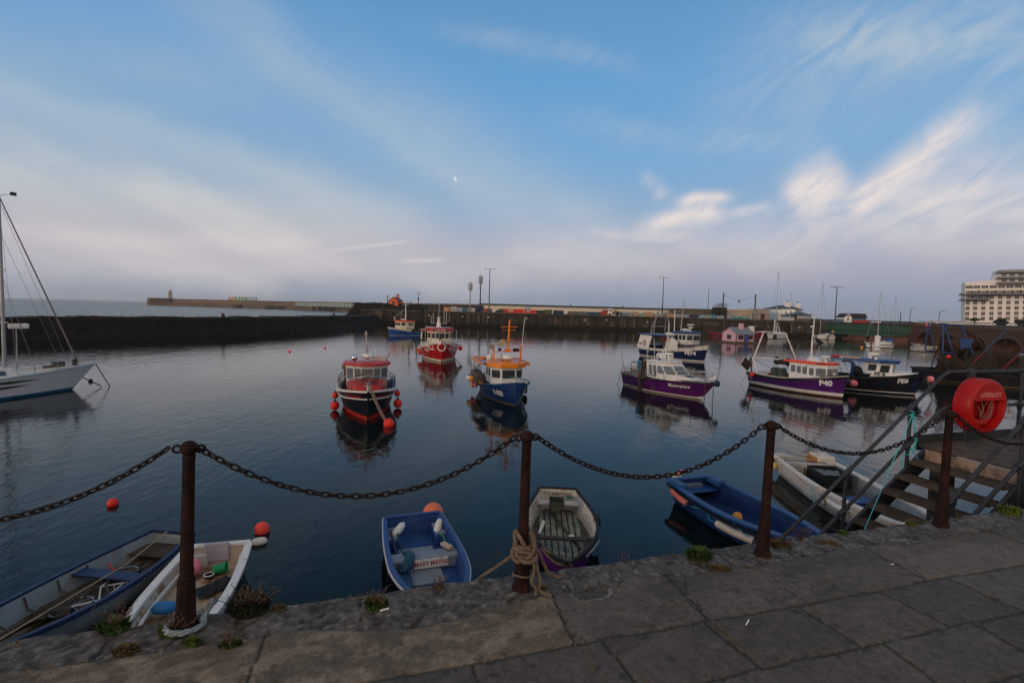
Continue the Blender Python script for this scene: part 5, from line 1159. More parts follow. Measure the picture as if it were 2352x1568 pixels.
b = MB(); b.add([(2.5, .1, 3.4), (2.52, .1, 3.42), (2.4, .1, 2.9), (2.1, .1, 2.72), (2.3, .1, 2.9)], [(0, 1, 2, 3, 4)]); b.build('green_flag', M('flag_green', (.02, .2, .06), .7), t, fix=False)
for pa in ([(1.0, 0, 6.3), (.2, -.6, 2.6)], [(1.0, 0, 6.3), (1.6, .5, 2.8)], [(1.0, 0, 6.2), (3.3, -.1, 1.9)], [(1.0, 0, 6.4), (3.4, .1, 2.6)]): wire(t, pa, .012)
# A-frame across the stern: two legs in the athwart plane appear spread along x because it is raked
AW = M('aframe_white', (.60, .58, .55), .4, rust=(.3, .14, .07), rs=4, ra=.60)
b = MB(); xs = -L/2
b.tube([(xs+.35, -1.0, 2.55), (xs+.78, -.62, 5.25)], .062, 10); b.tube([(xs+2.45, .95, 2.35), (xs+1.75, .45, 5.2)], .055, 10)
b.tube([(xs+.78, -.62, 5.25), (xs+1.75, .45, 5.2)], .065, 10); b.build('aframe', AW, t, smooth=40)
b = MB(); b.tube([(xs+.2, -1.1, 2.45), (xs+2.6, .95, 2.45)], .08, 8); b.tube([(xs+.35, -1.15, 2.5), (xs+.95, -1.25, .95)], .06, 8); b.tube([(xs+2.55, 1.0, 2.45), (xs+2.9, 1.1, .9)], .05, 8); b.build('gantry_beam', AW, t, smooth=40)
b = MB(); b.tube([(xs+1.2, -.1, 5.25), (xs+1.25, -.1, 6.6)], .03, 6); b.tube([(xs+1.35, .0, 5.25), (xs+1.4, 0, 6.3)], .022, 6); b.tube([(xs+1.5, .2, 5.25), (xs+1.35, .2, 5.9)], .02, 6); b.build('aframe_antennas', CLEANW, t)
b = MB(); b.box(xs+1.15, xs+1.35, -.1, .1, 4.55, 4.9); b.build('block', DARK, t, bevel=.03)
for pa in ([(xs+1.2, 0, 4.6), (xs+1.45, 0, 2.5)], [(xs+1.25, 0, 4.6), (xs+3.9, .4, 1.9)], [(xs+.7, -.6, 5.1), (xs+.35, -.9, 2.6)], [(xs+.5, -1.1, 2.3), (xs+2.4, -.3, 1.0)], [(xs+.8, -.6, 5.1), (xs+.75, -.6, 2.6)]): wire(t, pa, .016)
b = MB(); b.obox((xs-.1, -1.25, 1.55), .78, .07, .72, Matrix.Rotation(.55, 3, 'Y')); b.build('trawl_door', M('rusted_plate', (.035, .018, .013), .8, var=.5, rust=(.09, .035, .02), rs=4), t, bevel=.03)
b = MB(); b.tube([(xs+.2, -1.15, 2.55), (xs+.15, -1.2, 1.7)], .08, 6); b.tube([(xs+.18, -1.1, 1.8), (xs+.4, -1.2, 1.0)], .05, 6); b.build('warp_chain', DARK, t)
b = MB(); b.lathe([(.3, -.5), (.32, -.48), (.12, -.46), (.12, .46), (.32, .48), (.3, .5)], (xs+1.85, .2, 2.15), 16, Matrix.Rotation(PI/2, 3, 'Y')); b.build('net_drum', DARK, t, smooth=40); b = MB(); b.tube([(xs+1.4, .2, 2.15), (xs+2.3, .2, 2.15)], .2, 12); b.build('drum_net', NETD, t, smooth=60)
b = MB(); b.prismy([(xs+2.0, .75), (xs+2.45, .7), (xs+2.6, .9), (xs+2.35, 1.7), (xs+2.2, 1.78), (xs+2.05, 1.6)], -1.2, -.6); b.prismy([(xs+2.6, .75), (xs+3.15, .65), (xs+3.2, .9), (xs+2.85, 1.72), (xs+2.7, 1.78), (xs+2.6, 1.6)], -1.2, -.6); b.build('shooting_chute', M('grey_plastic', (.05, .055, .05), .6), t, bevel=.04)
b = MB(); b.box(xs+3.2, xs+4.0, -.8, .5, .55, 1.25); b.build('red_box', REDB, t, bevel=.02); b = MB(); b.lathe([(.26, 0), (.26, .05), (.1, .1), (.1, .5), (.26, .55), (.26, .6)], (xs+1.85, -.3, .9), 14, Matrix.Rotation(PI/2, 3, 'X')); b.build('winch', M('winch_red', (.16, .02, .02), .6), t)
b = MB(); b.tube([(xs+2.3, 0, .6), (xs+2.3, 0, 1.3)], .02, 5); b.tube([(xs+1.2, -.6, .9), (xs+2.2, .4, 1.65)], .03, 6); b.build('deck_gear', DARK, t)
balloon(t, (xs+.75, -1.58, .85), .18, BUOYR, 'bright red round fender at the stern of the purple A-frame boat', None)
b = MB(); b.tube(cr([(L/2+.25, 0, 1.5), (L/2+.4, -.1, 1.2), (L/2+.3, 0, 1.0)], 4), .13, 8); b.build('bow_fender_tyre', BLACK, t, smooth=60)
b = MB(); b.ball((L/2-.4, -.35, 1.72), .09, 8, 6); b.build('bow_cleat_cover', CLEANW, t)
wire(t, sagline((xs+.1, -1.3, 1.0), (xs-.2, -1.6, 0), .05), .015)
zmap(t, 1.1, .72)
# dark boat with blue roof
e0, e1 = px(1945.5, 892), px(2101.7, 908); dd = (Vector((e1.x, e1.y))-Vector((e0.x, e0.y))).normalized()
t, L = boat('fishing_boat', 'black and navy fishing boat with blue wheelhouse roof and pink fender on its side', 'fishing boat', Vector((e1.x, e1.y, 0))-Vector((dd.x, dd.y, 0))*6.6, e1, FG)
H = Hull(L, 2.75, 1.08, 1.0, 1.68, .6, .85, .42, 2.5, .7, 1.9, .86, .8, .55, 1.0, .05, .4)
hull_skin(H, [('h', -1), ('h', -.4), ('z', .10), ('z', .17), ('h', .6), ('h', .86), ('h', 1)], [0, 0, 1, 2, 2, 3], [NAVY, CREAM, BLKH, BLKH], t)
hullpatch(H, t, [(1.35, .2), (2.4, .2), (3.2, .22), (3.55, 1.5), (2.4, 1.25), (1.4, 1.1)], -1, NAVY, 'navy_bow_patch', .008)
hull_inner(H, lambda q: .6 if q < .6 else .6+(q-.6)*1.6, .06, [BLKH, DECK], t); gunwale(H, .14, .13, BLACK, t)
hulltext(H, t, 'FE6', .44, 2.6, 1.0, -1, LETW, .035, slope=.08)
b = MB(); b.add([(.7, -.98, 1.15), (2.6, -.75, 1.5), (3.4, -.3, 1.85), (2.6, -.7, 1.78), (.95, -.95, 1.72), (.7, .98, 1.15), (2.6, .75, 1.5), (3.4, .3, 1.85), (2.6, .7, 1.78), (.95, .95, 1.72)], [(0, 1, 3, 4), (1, 2, 3), (5, 9, 8, 6), (6, 8, 7), (4, 3, 8, 9), (3, 2, 7, 8), (0, 4, 9, 5)]); b.build('foredeck_casing', CLEANW, t)
text_on('FE 6', .36, lambda x, y: (1.30+x, -.955+.12*x-.02, 1.46+y+.03*x), 'lettering', LETK, t, .03)
bt = [(.35, -.8), (1.15, -.85), (1.95, -.6), (1.95, .6), (1.15, .85), (.35, .8)]
cabin(t, bt, [(x+(.12 if x > 1 else 0), y*1.0) for x, y in bt], 1.5, 2.85, CLEANW, {0: [(.3, .8, .3, .85)], 1: [(.14, .72, .2, .82)], 2: [(.06, .46, .2, .85), (.54, .94, .2, .85)], 3: [(.2, .85, .2, .82)]}, rad=.05)
roof(t, [(-.0, -.95), (1.25, -1.0), (2.2, -.7), (2.2, .7), (1.25, 1.0), (-.0, .95)], 2.88, .22, BLUE, .12, .05)
b = MB(); b.box(-2.3, .1, -1.0, 1.0, 3.0, 3.12); b.build('canopy', BLUE, t, bevel=.02)
b = MB(); b.prismx([(-.45, 3.1), (-.2, 3.1), (-.15, 3.5), (-.05, 3.7), (.25, 3.7), (.35, 3.5), (.4, 3.1), (.65, 3.1), (.62, 3.7), (.4, 4.05), (0, 4.1), (-.3, 3.9)], .5, .75); b.box(.45, .85, -.2, .4, 3.55, 3.75); b.build('radar_arch', M('arch_white', (.55, .53, .49), .5, var=.15), t, bevel=.03)
b = MB(); b.lathe([(.05, 0), (.35, .04), (.38, .15), (.3, .25), (.02, .27)], (.8, -.05, 3.62), 16); b.lathe([(.05, 0), (.25, .05), (.25, .2), (.02, .25)], (.9, .3, 4.0), 14); b.build('radar', CLEANW, t, smooth=40)
b = MB(); b.tube([(.6, 0, 4.0), (.6, -.0, 6.1)], .05, 8); b.box(.5, .7, -.08, .08, 4.4, 4.5); b.build('mast', M('rusty_mast', (.15, .08, .06), .7), t, smooth=50)
b = MB(); b.lathe([(.05, 0), (.17, .05), (.18, .8), (.05, .86)], (.95, 0, 4.75), 16); b.build('radar_reflector', CLEANW, t, smooth=40)
lr = lifering(t, (-1.4, -.1, 3.25), .38, .08, None, (REDB, REDB)); b = MB(); b.tube([(-.9, -.75, 3.2), (.1, -.85, 3.2)], .1, 8); b.build('rolled_canvas', M('canvas_tan', (.35, .24, .14), .8), t, smooth=50)
b = MB(); b.ball((1.0, -.75, 3.22), .13, 10, 8); b.build('roof_lamp', CLEANW, t, smooth=60); wire(t, [(.62, 0, 5.6), (2.0, -.2, 3.2)], .015)
b = MB(); b.tube(cr([(-.35, -.9, 1.1), (-.3, -.9, 2.3), (-.4, -.9, 2.75), (-.75, -.9, 2.85), (-1.0, -.9, 2.75)], 5), [.13]*20+[.09], 10); b.build('hauler_arm', BLUE, t, smooth=60)
b = MB(); b.lathe([(.15, -.06), (.17, 0), (.15, .06)], (-1.05, -.9, 2.35), 12, Matrix.Rotation(PI/2, 3, 'X')); b.tube([(-1.0, -.9, 2.7), (-1.05, -.9, 2.45)], .02, 5); b.tube([(-.95, -.9, 2.3), (-.5, -1.0, 1.2)], .02, 5); b.build('hauler_block', STEEL, t)
b = MB(); b.ball((-.1, -.7, 1.45), .38, 12, 8); b.ball((.2, -.8, 1.25), .2, 10, 6); b.build('hauler_wheel', BLACK, t)
b = MB(); b.tube([(-3.0, -.9, 1.1), (-3.0, -.9, 2.9)], .05, 6); b.tube([(-3.0, -.9, 2.9), (-3.0, .9, 2.9)], .05, 6); b.tube([(-3.0, .9, 2.9), (-3.0, .9, 1.1)], .05, 6); b.box(-3.1, -2.9, -1.3, .1, 2.95, 3.08); b.build('stern_frame', CLEANW, t)
b = MB(); b.tube([(-2.75, -1.0, 1.1), (-2.75, -1.0, 4.5)], .03, 6); b.build('rusty_pole', M('rusty_mast', (.15, .08, .06)), t)
for x_, m_, lb in ((-2.9, BUOYO, 'orange net float heap'),):
 b = MB(); b.prismy([(-2.9, 1.1), (-2.3, 1.1), (-2.1, 1.9), (-2.4, 1.7), (-2.75, 2.0)], -.9, -.4); b.build('orange_bin', M('bin_orange', (.5, .12, .03), .6), t, bevel=.03)
b = MB(); b.box(-1.9, -1.3, -.9, -.2, 1.0, 1.7); b.build('fish_box', REDB, t, bevel=.03)
pts = [H.pt(q, 1, -1, -.05, .6) for q in (.0, .12, .24, .36)]; rail(t, pts, .02, DARK, [0, 1, 2, 3], lambda i, p: Vector((p.x, p.y, p.z-.6)), mids=(.3,))
wire(t, cr([H.pt(.02, 1, -1, .0, .9), H.pt(.15, 1, -1, 0, .8), H.pt(.3, 1, -1, 0, .3), H.pt(.42, 1, -1, .05, -.05)], 5), .025, GREENR, 'net_rope')
wire(t, [H.pt(.08, 1, -1, .04, 0), H.pt(.1, .4, -1, .1, 0), Vector((-L/2+.9, -1.75, -.5))], .03, GREENR, 'mooring_rope'); wire(t, sagline(H.pt(1, .9)+Vector((.05, -.1, 0)), (L/2+1.0, -1.8, 0), .15), .03)
balloon(t, (-.15, -1.55, .60), .28, BUOYP, 'big pink round fender hanging amidships on the dark blue roofed boat', None, sz=.92)
balloon(t, (H.pt(1, 1).x+.2, .35, 1.2), .22, BUOYP, 'faded pink round fender half hidden behind the bow of the dark blue roofed boat', None)
for q, z_ in ((-2.85, 1.75), (-2.1, 1.85), (-1.75, 1.55)):
 balloon(t, (q, .5, z_), .13, BUOYR, {-2.85: 'small red ball at the stern frame of the dark blue roofed boat', -2.1: 'red ball standing highest in the float pile on the dark blue roofed boat', -1.75: 'red ball lowest in the float pile on the dark blue roofed boat'}[q], None)
zmap(t, 1.15, .58)
# small blue trawler by the harbour mouth
P0 = px(882+8, 770.0)
e1 = px(894.5, 770.5); e0 = px(940, 767.5)
t, L = boat('fishing_boat', 'small blue and white trawler with orange roof and dark rigging near the breakwater end', 'fishing boat', Vector((e1.x+5.9, e1.y+6.2, 0)), e1, FG)
H = Hull(L, 3.6, 1.25, 1.3, 2.6, .6, .9, .4, 2.6, .62, 2.0, .86, .8, .3, 1.0)
hull_skin(H, [('h', -1), ('h', -.4), ('z', .02), ('z', .12), ('h', .5), ('h', .82), ('h', 1)], [0, 0, 1, 2, 2, 3], [FOUL, CREAM, BLUEB, CREAM], t)
hull_inner(H, lambda q: .8 if q < .5 else 1.5, .08, [NAVY, DECK], t); gunwale(H, .12, .1, CREAM, t, t0=.55); gunwale(H, .12, .1, BLUE, t, t0=0, t1=.55, name='aft_rail')
bt = [(-.2, -1.45), (1.6, -1.45), (2.5, -.9), (2.5, .9), (1.6, 1.45), (-.2, 1.45)]
cabin(t, bt, bt, 1.4, 4.3, CREAM, {4: [(.3, .44, .60, .88), (.5, .64, .60, .88), (.72, .86, .60, .88)], 3: [(.2, .8, .6, .88)], 2: [(.05, .3, .6, .88), (.38, .62, .6, .88), (.70, .95, .6, .88)], 1: [(.2, .8, .6, .88)], 0: [(.6, .8, .6, .88), (.3, .5, .6, .88), (.05, .2, .6, .88)]}, rad=.05)
roof(t, bt, 4.3, .35, ORED, .15, .05); text_on('WO4', .7, lambda x, y: (.75-x, 1.46, 2.15+y), 'lettering', LETK, t, .03); text_on('WO4', .7, lambda x, y: (.75+x, -1.46, 2.0+y), 'lettering', LETK, t, .03)
radar(t, (1.5, .3, 4.65), .5, hgt=.3, stand=.25); b = MB(); b.tube([(.8, 0, 4.6), (.8, 0, 8.2), (.8, 0, 12.5)], [.12, .09, .03], 8); b.tube([(.8, -1, 9.6), (.8, 1, 9.6)], .05, 5); b.build('mast', CLEANW, t, smooth=40)
b = MB(); b.tube([(.8, -.4, 8.0), (.6, -1.6, 7.6), (.5, -1.7, 6.0)], .06, 6); b.tube([(.9, -.2, 8.2), (3.3, -.3, 5.2)], .05, 5); b.build('mast_stays', STEEL, t)
b = MB(); b.add([(2.2, -1.9+.6, 4.7), (2.5, -1.3, 4.7), (2.6, -1.2, 5.9), (2.2, -1.4, 5.9)], [(0, 1, 2, 3)]); b.build('signal_flag', CLEANW, t, fix=False)
b = MB(); b.tube([(-.7, -1.2, 1.6), (-1.0, -1.2, 10.6)], .13, 6); b.tube([(-.7, 1.2, 1.6), (-1.0, 1.2, 8.0)], .13, 6); b.tube([(-1.0, -1.2, 9.5), (-1.0, 1.2, 7.9)], .08, 6); b.tube([(-3.2, 0, 1.5), (-3.2, 0, 8.0)], .13, 6); b.tube([(-3.2, 0, 7.5), (-1, 0, 9.0)], .06, 5); b.build('gallows', BLACK, t)
b = MB(); random.seed(4)
lump(b, (-2.6, 1.65, 1.2), 1.7, .55, 1.0, 2, .5); lump(b, (-2.4, -1.6, 1.3), 1.6, .5, .9, 7, .5)
b.build('hung_nets', NETG, t, smooth=60); b = MB(); lump(b, (-1.9, 0, 1.6), 1.1, 1.2, 1.0, 1); lump(b, (-2.9, .3, 1.4), .9, 1.1, .8, 4); b.tube([(-2.3, .4, 1.2), (-2.2, .4, 3.4)], .3, 6); b.build('net_heap', NETD, t)
for x_, y_ in ((.2, 1.9), (.2, -1.9)):
 b = MB(); b.lathe([(.25, -.15), (.45, -.1), (.45, .1), (.25, .15)], (x_, y_, 1.6), 14, Matrix.Rotation(PI/2, 3, 'X')); b.build('tyre_fender', BLACK, t)
b = MB(); b.lathe([(.2, -.15), (.4, -.1), (.4, .1), (.2, .15)], (3.9, -.9, 1.7), 12, Matrix.Rotation(PI/2, 3, 'Y')); b.build('tyre_fender', BLACK, t)
t.scale = (1, 1, .60); gul = thing('gull', 'gull standing on the mast arm of the small blue trawler', 'bird', wpt(t, (.8, 1.0, 5.9)), 1.0); gull(gul, 1.6)
# ================================================================ dinghies under the quay, yacht, loose buoys
def L_(t, x, y, z): return (Matrix.Translation(t.location) @ Matrix.Rotation(t.rotation_euler.z, 4, 'Z')).inverted() @ px(x, y, z)
def thwart(H, parent, t, z, w_, th, mat, name='thwart', gap=.05):
 h = z/H.sheer(t); p = H.pt(t, h, 1, -gap); b = MB(); b.box(p.x-w_/2, p.x+w_/2, -p.y, p.y, z-th, z); return b.build(name, mat, parent, bevel=.006)
def dinghy(label, stern, bow, B, fs, fm, fb, tr, outm, inm, flm, gm_, gw=.06, gh=.05, floor=.12, p=2.3, pe=.8, rake=.35, t1=.95, group='dinghies moored under the quay', **k):
 t, L = boat('dinghy', label, 'dinghy', Vector(stern), Vector(bow), group)
 H = Hull(L, B, fs, fm, fb, .22, tr, .45, p, pe, 1.9, .84, tr*.9, rake, .9, .08)
 hull_skin(H, [('h', -1), ('h', -.4), ('z', .04), ('h', .5), ('h', 1)], [0, 0, 0, 0], [outm], t, nt=30)
 hull_inner(H, lambda q: floor+max(0, q-.75)*.4, .035, [inm, flm], t, t1=t1, name='interior'); gunwale(H, gw, gh, gm_, t, dz=.01, nt=30); return t, H
BWH = M('stained_white_interior', (.22, .26, .28), .6, var=.2, rust=(.20, .15, .10), rs=3, ra=.60)
FLB = M('grimy_floor', (.075, .064, .05), .85, var=.55, vs=6, bump=.3)
NV2 = M('chipped_navy', (.012, .028, .085), .5, var=.3, rust=(.22, .13, .12), rs=5, ra=.66)
# blue and white rowing boat with bicycles
t, H = dinghy('long navy and white rowing boat with a bicycle lying in it, at the left edge', (-6.85, 9.9), (-7.27, 5.85), 1.42, .48, .42, .60, .62, BWH, BWH, FLB, NV2, .07, .07)
t_row = t
thwart(H, t, .34, .38, .24, .04, NV2); thwart(H, t, .08, .30, .5, .04, WOODD, 'stern_seat'); thwart(H, t, .78, .34, .22, .04, WOODD, 'bow_seat')
b = MB(); p = H.pt(0, 1); b.box(p.x-.03, p.x+.04, -p.y, p.y, .2, p.z+.03); b.build('transom_board', NV2, t)
for y_ in (-.36, -.18, .0, .18, .36):
 b = MB(); b.box(-1.5, 1.1, y_-.05, y_+.05, .125, .15); b.build('bottom_board', FLB, t)
for a in (.3, .42, .55, .66):
 b = MB()
 for sd in (1, -1): b.tube([H.pt(a, .95, sd, -.05), H.pt(a, .5, sd, -.05), Vector((H.pt(a, .3).x, sd*.3, .14))], .015, 5)
 b.build('rib', FLB, t)
wire(t, [Vector((-2.05, -.1, .52)), Vector((-.9, .1, .45)), Vector((1.7, .25, .5))], .012, M('pale_line', (.35, .28, .2), .8), 'line')
def bicycle(label, x0, y0, x1, y1, z, fm, tilt=.25):
 A = px(x0, y0, z); Bp = px(x1, y1, z); d = Bp-A; o = thing('bicycle', label, 'bicycle', (A+Bp)/2, math.atan2(d.y, d.x)); D = d.length/2
 Rt = Matrix.Rotation(PI/2+tilt, 3, 'X')   # lying nearly flat: bicycle plane xz -> xy
 def W(x, zz, y=0): return Rt @ Vector((x, y, zz)) if False else Vector((x, zz*.95, zz*tilt*.4+y))
 for sx_ in (-1, 1):
  r = .30; b = MB(); b.tube([W(sx_*D+r*math.cos(2*PI*k/28), r*math.sin(2*PI*k/28)) for k in range(28)], .018, 6, closed=True); w1 = b.build('wheel', BLACK, o, smooth=70)
  b = MB(); b.tube([W(sx_*D+(r-.022)*math.cos(2*PI*k/28), (r-.022)*math.sin(2*PI*k/28)) for k in range(28)], .009, 5, closed=True)
  for k in range(12): b.tube([W(sx_*D, 0), W(sx_*D+(r-.02)*math.cos(PI*k/6), (r-.02)*math.sin(PI*k/6))], .0025, 3)
  b.build('rim', M('alloy_rim', (.45, .46, .48), .35, metal=.6), w1)
 b = MB()
 for a, c in (((-.08, 0), (-.18, .42)), ((-.16, .36), (D-.16, .42)), ((-.08, 0), (D-.12, .36)), ((-D, 0), (-.08, 0)), ((-D, 0), (-.16, .36)), ((D, 0), (D-.16, .46))): b.tube([W(*a), W(*c)], .016, 6)
 b.build('frame', fm, o, smooth=60)
 b = MB(); b.tube([W(-.18, .42), W(-.2, .5)], .012, 5); b.obox(W(-.2, .52), .2, .08, .06); b.build('saddle', BLACK, o, bevel=.02)
 b = MB(); b.tube([W(D-.16, .46), W(D-.2, .56), W(D-.2, .56, .22)], .012, 5); b.tube([W(D-.2, .56), W(D-.2, .56, -.1)], .012, 5); b.build('handlebar', M('alloy_rim', (.4, .4, .4)), o)
 return o
bicycle('white framed bicycle lying in the long navy and white rowing boat', 275, 1318, 165, 1392, .26, M('bike_white', (.5, .52, .56), .4))
b = MB(); p = px(260, 1345, .3); o = thing('stripped_bicycle', 'dark stripped bicycle frame with red forks under the white bicycle in the rowing boat', 'bicycle', p, 2.2)
b.tube([(-.5, 0, 0), (0, .1, .05), (.5, 0, .02), (.1, -.3, .03), (-.5, 0, 0)], .02, 6); b.build('frame', DARK, o); b = MB(); b.tube([(.5, 0, .02), (.85, .1, .05)], .02, 6); b.build('fork', REDB, o)
for k, (x_, y_, r_) in enumerate(((232, 1352, .2), (205, 1372, .17), (292, 1318, .16), (330, 1252, .2), (120, 1402, .22), (255, 1335, .13))):
 b = MB(); lump(b, (0, 0, 0), r_*1.5, r_, .07, k*3.1, .8, 16, 8, None, 3); b.build('bilge_debris', M('bilge_muck', (.045, .038, .028), .95, var=.7, vs=14, bump=1, bs=60), t, loc=L_(t, x_, y_, .2), smooth=40)
b = MB(); b.box(-.75, .2, .2, .3, .2, .24); b.build('loose_plank', WOODD, t)
# white dinghy
t, H = dinghy('white plastic dinghy with rusty stained floor, moored beside the leftmost post', (-5.62, 9.45), (-4.78, 6.25), 1.26, .46, .42, .5, .84, CLEANW, M('dinghy_cream_inside', (.50, .44, .36), .6, var=.2, rust=(.22, .12, .06), rs=2.5, ra=.55), M('dinghy_rusty_floor', (.42, .32, .23), .7, var=.25, rust=(.15, .075, .04), rs=2, ra=.52), CLEANW, .13, .05, .14, p=2.8, pe=.75, rake=.3)
p = L_(t, 497, 1258, .45)
b = MB(); b.box(-H.L/2-.02, -H.L/2+.05, -.24, .20, .18, .56); b.build('outboard_pad', M('lilac_grey_pad', (.36, .35, .42), .6), t, bevel=.03)
q = L_(t, 455, 1275, .3); b = MB(); b.box(q.x-.14, q.x+.14, q.y-.2, q.y+.2, .14, .36); b.build('stern_locker', M('clear_box', (.48, .47, .48), .3), t, bevel=.02)
for sd in (1, -1): gunwale(H, .05, .03, CLEANW, t, h=.62, off=-.08, name='inner_ledge', sds=(sd,), stern=False, t1=.85)
o = balloon(None, px(441, 1302, .36), .15, BUOYP, 'pink round float with black lettering lying in the white dinghy', None, world=True)
text_on('AS', .15, lambda x, y: Vector((.06+x, -.152+abs(x)*.25+abs(y+.0)*.1, .03+y*.8)).normalized()*.158, 'lettering', LETK, o, .03)
p = px(505, 1305, .25); o = thing('bucket', 'green plastic bucket lying on its side in the white dinghy', 'bucket', p, .3); b = MB(); b.lathe([(.075, -.11), (.085, 0), (.095, .1), (.102, .1), (.102, .115), (.085, .115), (.07, -.08)], (0, 0, 0), 16, Matrix.Rotation(1.4, 3, 'Y')); b.build('body', M('bucket_green', (.012, .26, .10), .5, var=.1), o, smooth=40)
p = px(480, 1325, .17); o = thing('bait_pot', 'black round pot with white rim on the white dinghy floor', 'pot', p); b = MB(); b.lathe([(.075, 0), (.08, .05), (.06, .05), (.055, .01)], n=18); b.build('body', BLACK, o, smooth=40); b = MB(); b.tube([(.08*math.cos(k*PI/12), .08*math.sin(k*PI/12), .055) for k in range(24)], .012, 6, closed=True); b.build('rim', CLEANW, o, smooth=60)
p = px(503, 1345, .2); o = MB(); random.seed(3)
vs = []
for i in range(14):
 for j in range(8):
  u, v = i/13-.5, j/7-.5; vs.append((u*.75, v*.32*(1-u*.6), .14*max(0, 1-(2*u)**2)*max(0, 1-(2*v)**2)*(.6+.8*noise.noise(Vector((i*.6, j*.7, 3))))+.01))
o.add(vs, [(i*8+j, (i+1)*8+j, (i+1)*8+j+1, i*8+j+1) for i in range(13) for j in range(7)]); o = o.build('bin_bag', M('black_plastic', (.008, .008, .009), .3), None, loc=p, rz=.9, smooth=40, fix=False); tag(o, 'crumpled black plastic sheet lying in the white dinghy', 'plastic sheet')
p = px(378, 1395, .3); o = thing('fender', 'light blue fender lying in the bow of the white dinghy', 'fender', p, .2); b = MB(); b.lathe([(.01, -.2), (.09, -.13), (.1, 0), (.09, .13), (.01, .2)], (0, 0, 0), 14, Matrix.Rotation(PI/2, 3, 'Y')); b.build('float', M('buoy_blue', (.02, .16, .42), .5), o, smooth=60)
# blue motor dinghy
BIN = M('dinghy_blue', (.018, .060, .21), .5, var=.3, vs=3, rust=(.06, .08, .11), rs=5, ra=.6)
t, H = dinghy('blue and white motor dinghy with a lettered name board on its seat', (-2.12, 10.95), (-1.0, 7.75), 1.38, .52, .47, .58, .88, BIN, BIN, BIN, BIN, .09, .05, .13, p=2.9, pe=.7, rake=.25)
gunwale(H, .03, .04, CLEANW, t, off=.05, dz=-.01, name='white_strake')
LBL = M('pale_blue_deck', (.19, .235, .29), .6, var=.25, rust=(.10, .09, .08), rs=5, ra=.6)
b = MB(); b.box(-.95, .5, -.42, .30, .135, .17); b.box(.6, 1.35, -.35, .40, .135, .18); b.build('floor_panel', LBL, t, bevel=.01)
for sd in (1, -1):
 b = MB(); b.box(-H.L/2+.04, -H.L/2+.75, sd*.36 if sd > 0 else -.66, .66 if sd > 0 else -.36, .14, .36); b.build('stern_locker', BIN, t, bevel=.03); b = MB(); b.box(-H.L/2+.10, -H.L/2+.68, .40 if sd > 0 else -.62, .62 if sd > 0 else -.40, .361, .375); b.build('locker_lid', LBL, t, bevel=.01)
qa, qb = .16, .40
q = L_(t, 991, 1290, .30); XB = q.x
b = MB(); b.box(XB-.34, XB-.01, -.70, .70, .14, .39); b.build('thwart', LBL, t, bevel=.03)
b = MB(); b.box(XB, XB+.018, q.y-.33, q.y+.33, .20, .38); b.build('name_board', CLEANW, t, bevel=.008)
b = MB(); vs, fs = txt('MARY MAYNE', .17, .008, 0, 1.0); b.add([(XB+.021, q.y+v.x*.62, .29+v.y*.72) for v in vs], fs); b.build('lettering', LETR, t, fix=False)
for p_, sc, lb in (((605-0, 0), 0, 0),): pass
for x_, y_, ht, lab in ((953.5, 1198, .42, 'left one of two white fenders in the blue motor dinghy stern'), (1007, 1205, .42, 'right one of two white fenders in the blue motor dinghy stern')):
 P = px(x_ if lab[0] == 'r' else 915.5, y_+(2 if lab[0] == 'r' else 18), ht); o = thing('fender', lab, 'fender', P, 1.5 if lab[0] == 'r' else 1.2, 'white fenders in the blue motor dinghy'); b = MB(); b.lathe([(.02, -.2), (.075, -.15), (.085, 0), (.075, .15), (.03, .2), (.02, .23)], (0, 0, 0), 14, Matrix.Rotation(PI/2-.3, 3, 'Y')); b.build('float', CLEANW, o, smooth=60)
for dx in (0, .12):
 o = thing('oar', ('left' if dx else 'right')+' one of two dark blue oars along the left side of the blue dinghy', 'oar', wpt(t, (-.4, -.52+dx, .36)), t.rotation_euler.z, 'oars in the blue dinghy'); b = MB(); b.tube([(-1.0, 0, .05), (.7, .02, -.03)], .02, 6); b.build('shaft', NAVY, o); b = MB(); b.obox((.95, .02, -.05), .5, .12, .02); b.build('blade', NAVY, o, bevel=.01)
P = px(931, 1290, .36); o = thing('fender', 'large dark teal fender lying by the name board of the blue motor dinghy', 'fender', P, -1.1); b = MB(); b.tube(cr([(-.3, .1, 0), (-.1, .12, .03), (.1, .03, .02), (.28, -.12, -.06)], 5), [.04]+[.1]*13+[.06]*2, 12); b.build('float', M('teal_navy', (.01, .06, .10), .6), o, smooth=70)
b = MB(); b.tube(cr([(-1.0, .45, .4), (-.7, .50, .42), (-.4, .52, .2), (-.2, .5, .3)], 5), .02, 6); b.build('hose', GREENR, t)
b = MB(); b.obox(L_(t, 1026, 1252, .45), .3, .12, .08, Matrix.Rotation(.5, 3, 'Z')); b.build('rag', M('rag_tan', (.4, .33, .26), .9), t, bevel=.03)
balloon(None, (px(993, 1176, .3).x, px(993, 1176, .3).y+.12, .22), .25, BUOYO if 0 else M('buoy_salmon', (.70, .17, .09), .5), 'large salmon orange ball behind the transom of the blue motor dinghy', None, world=True)
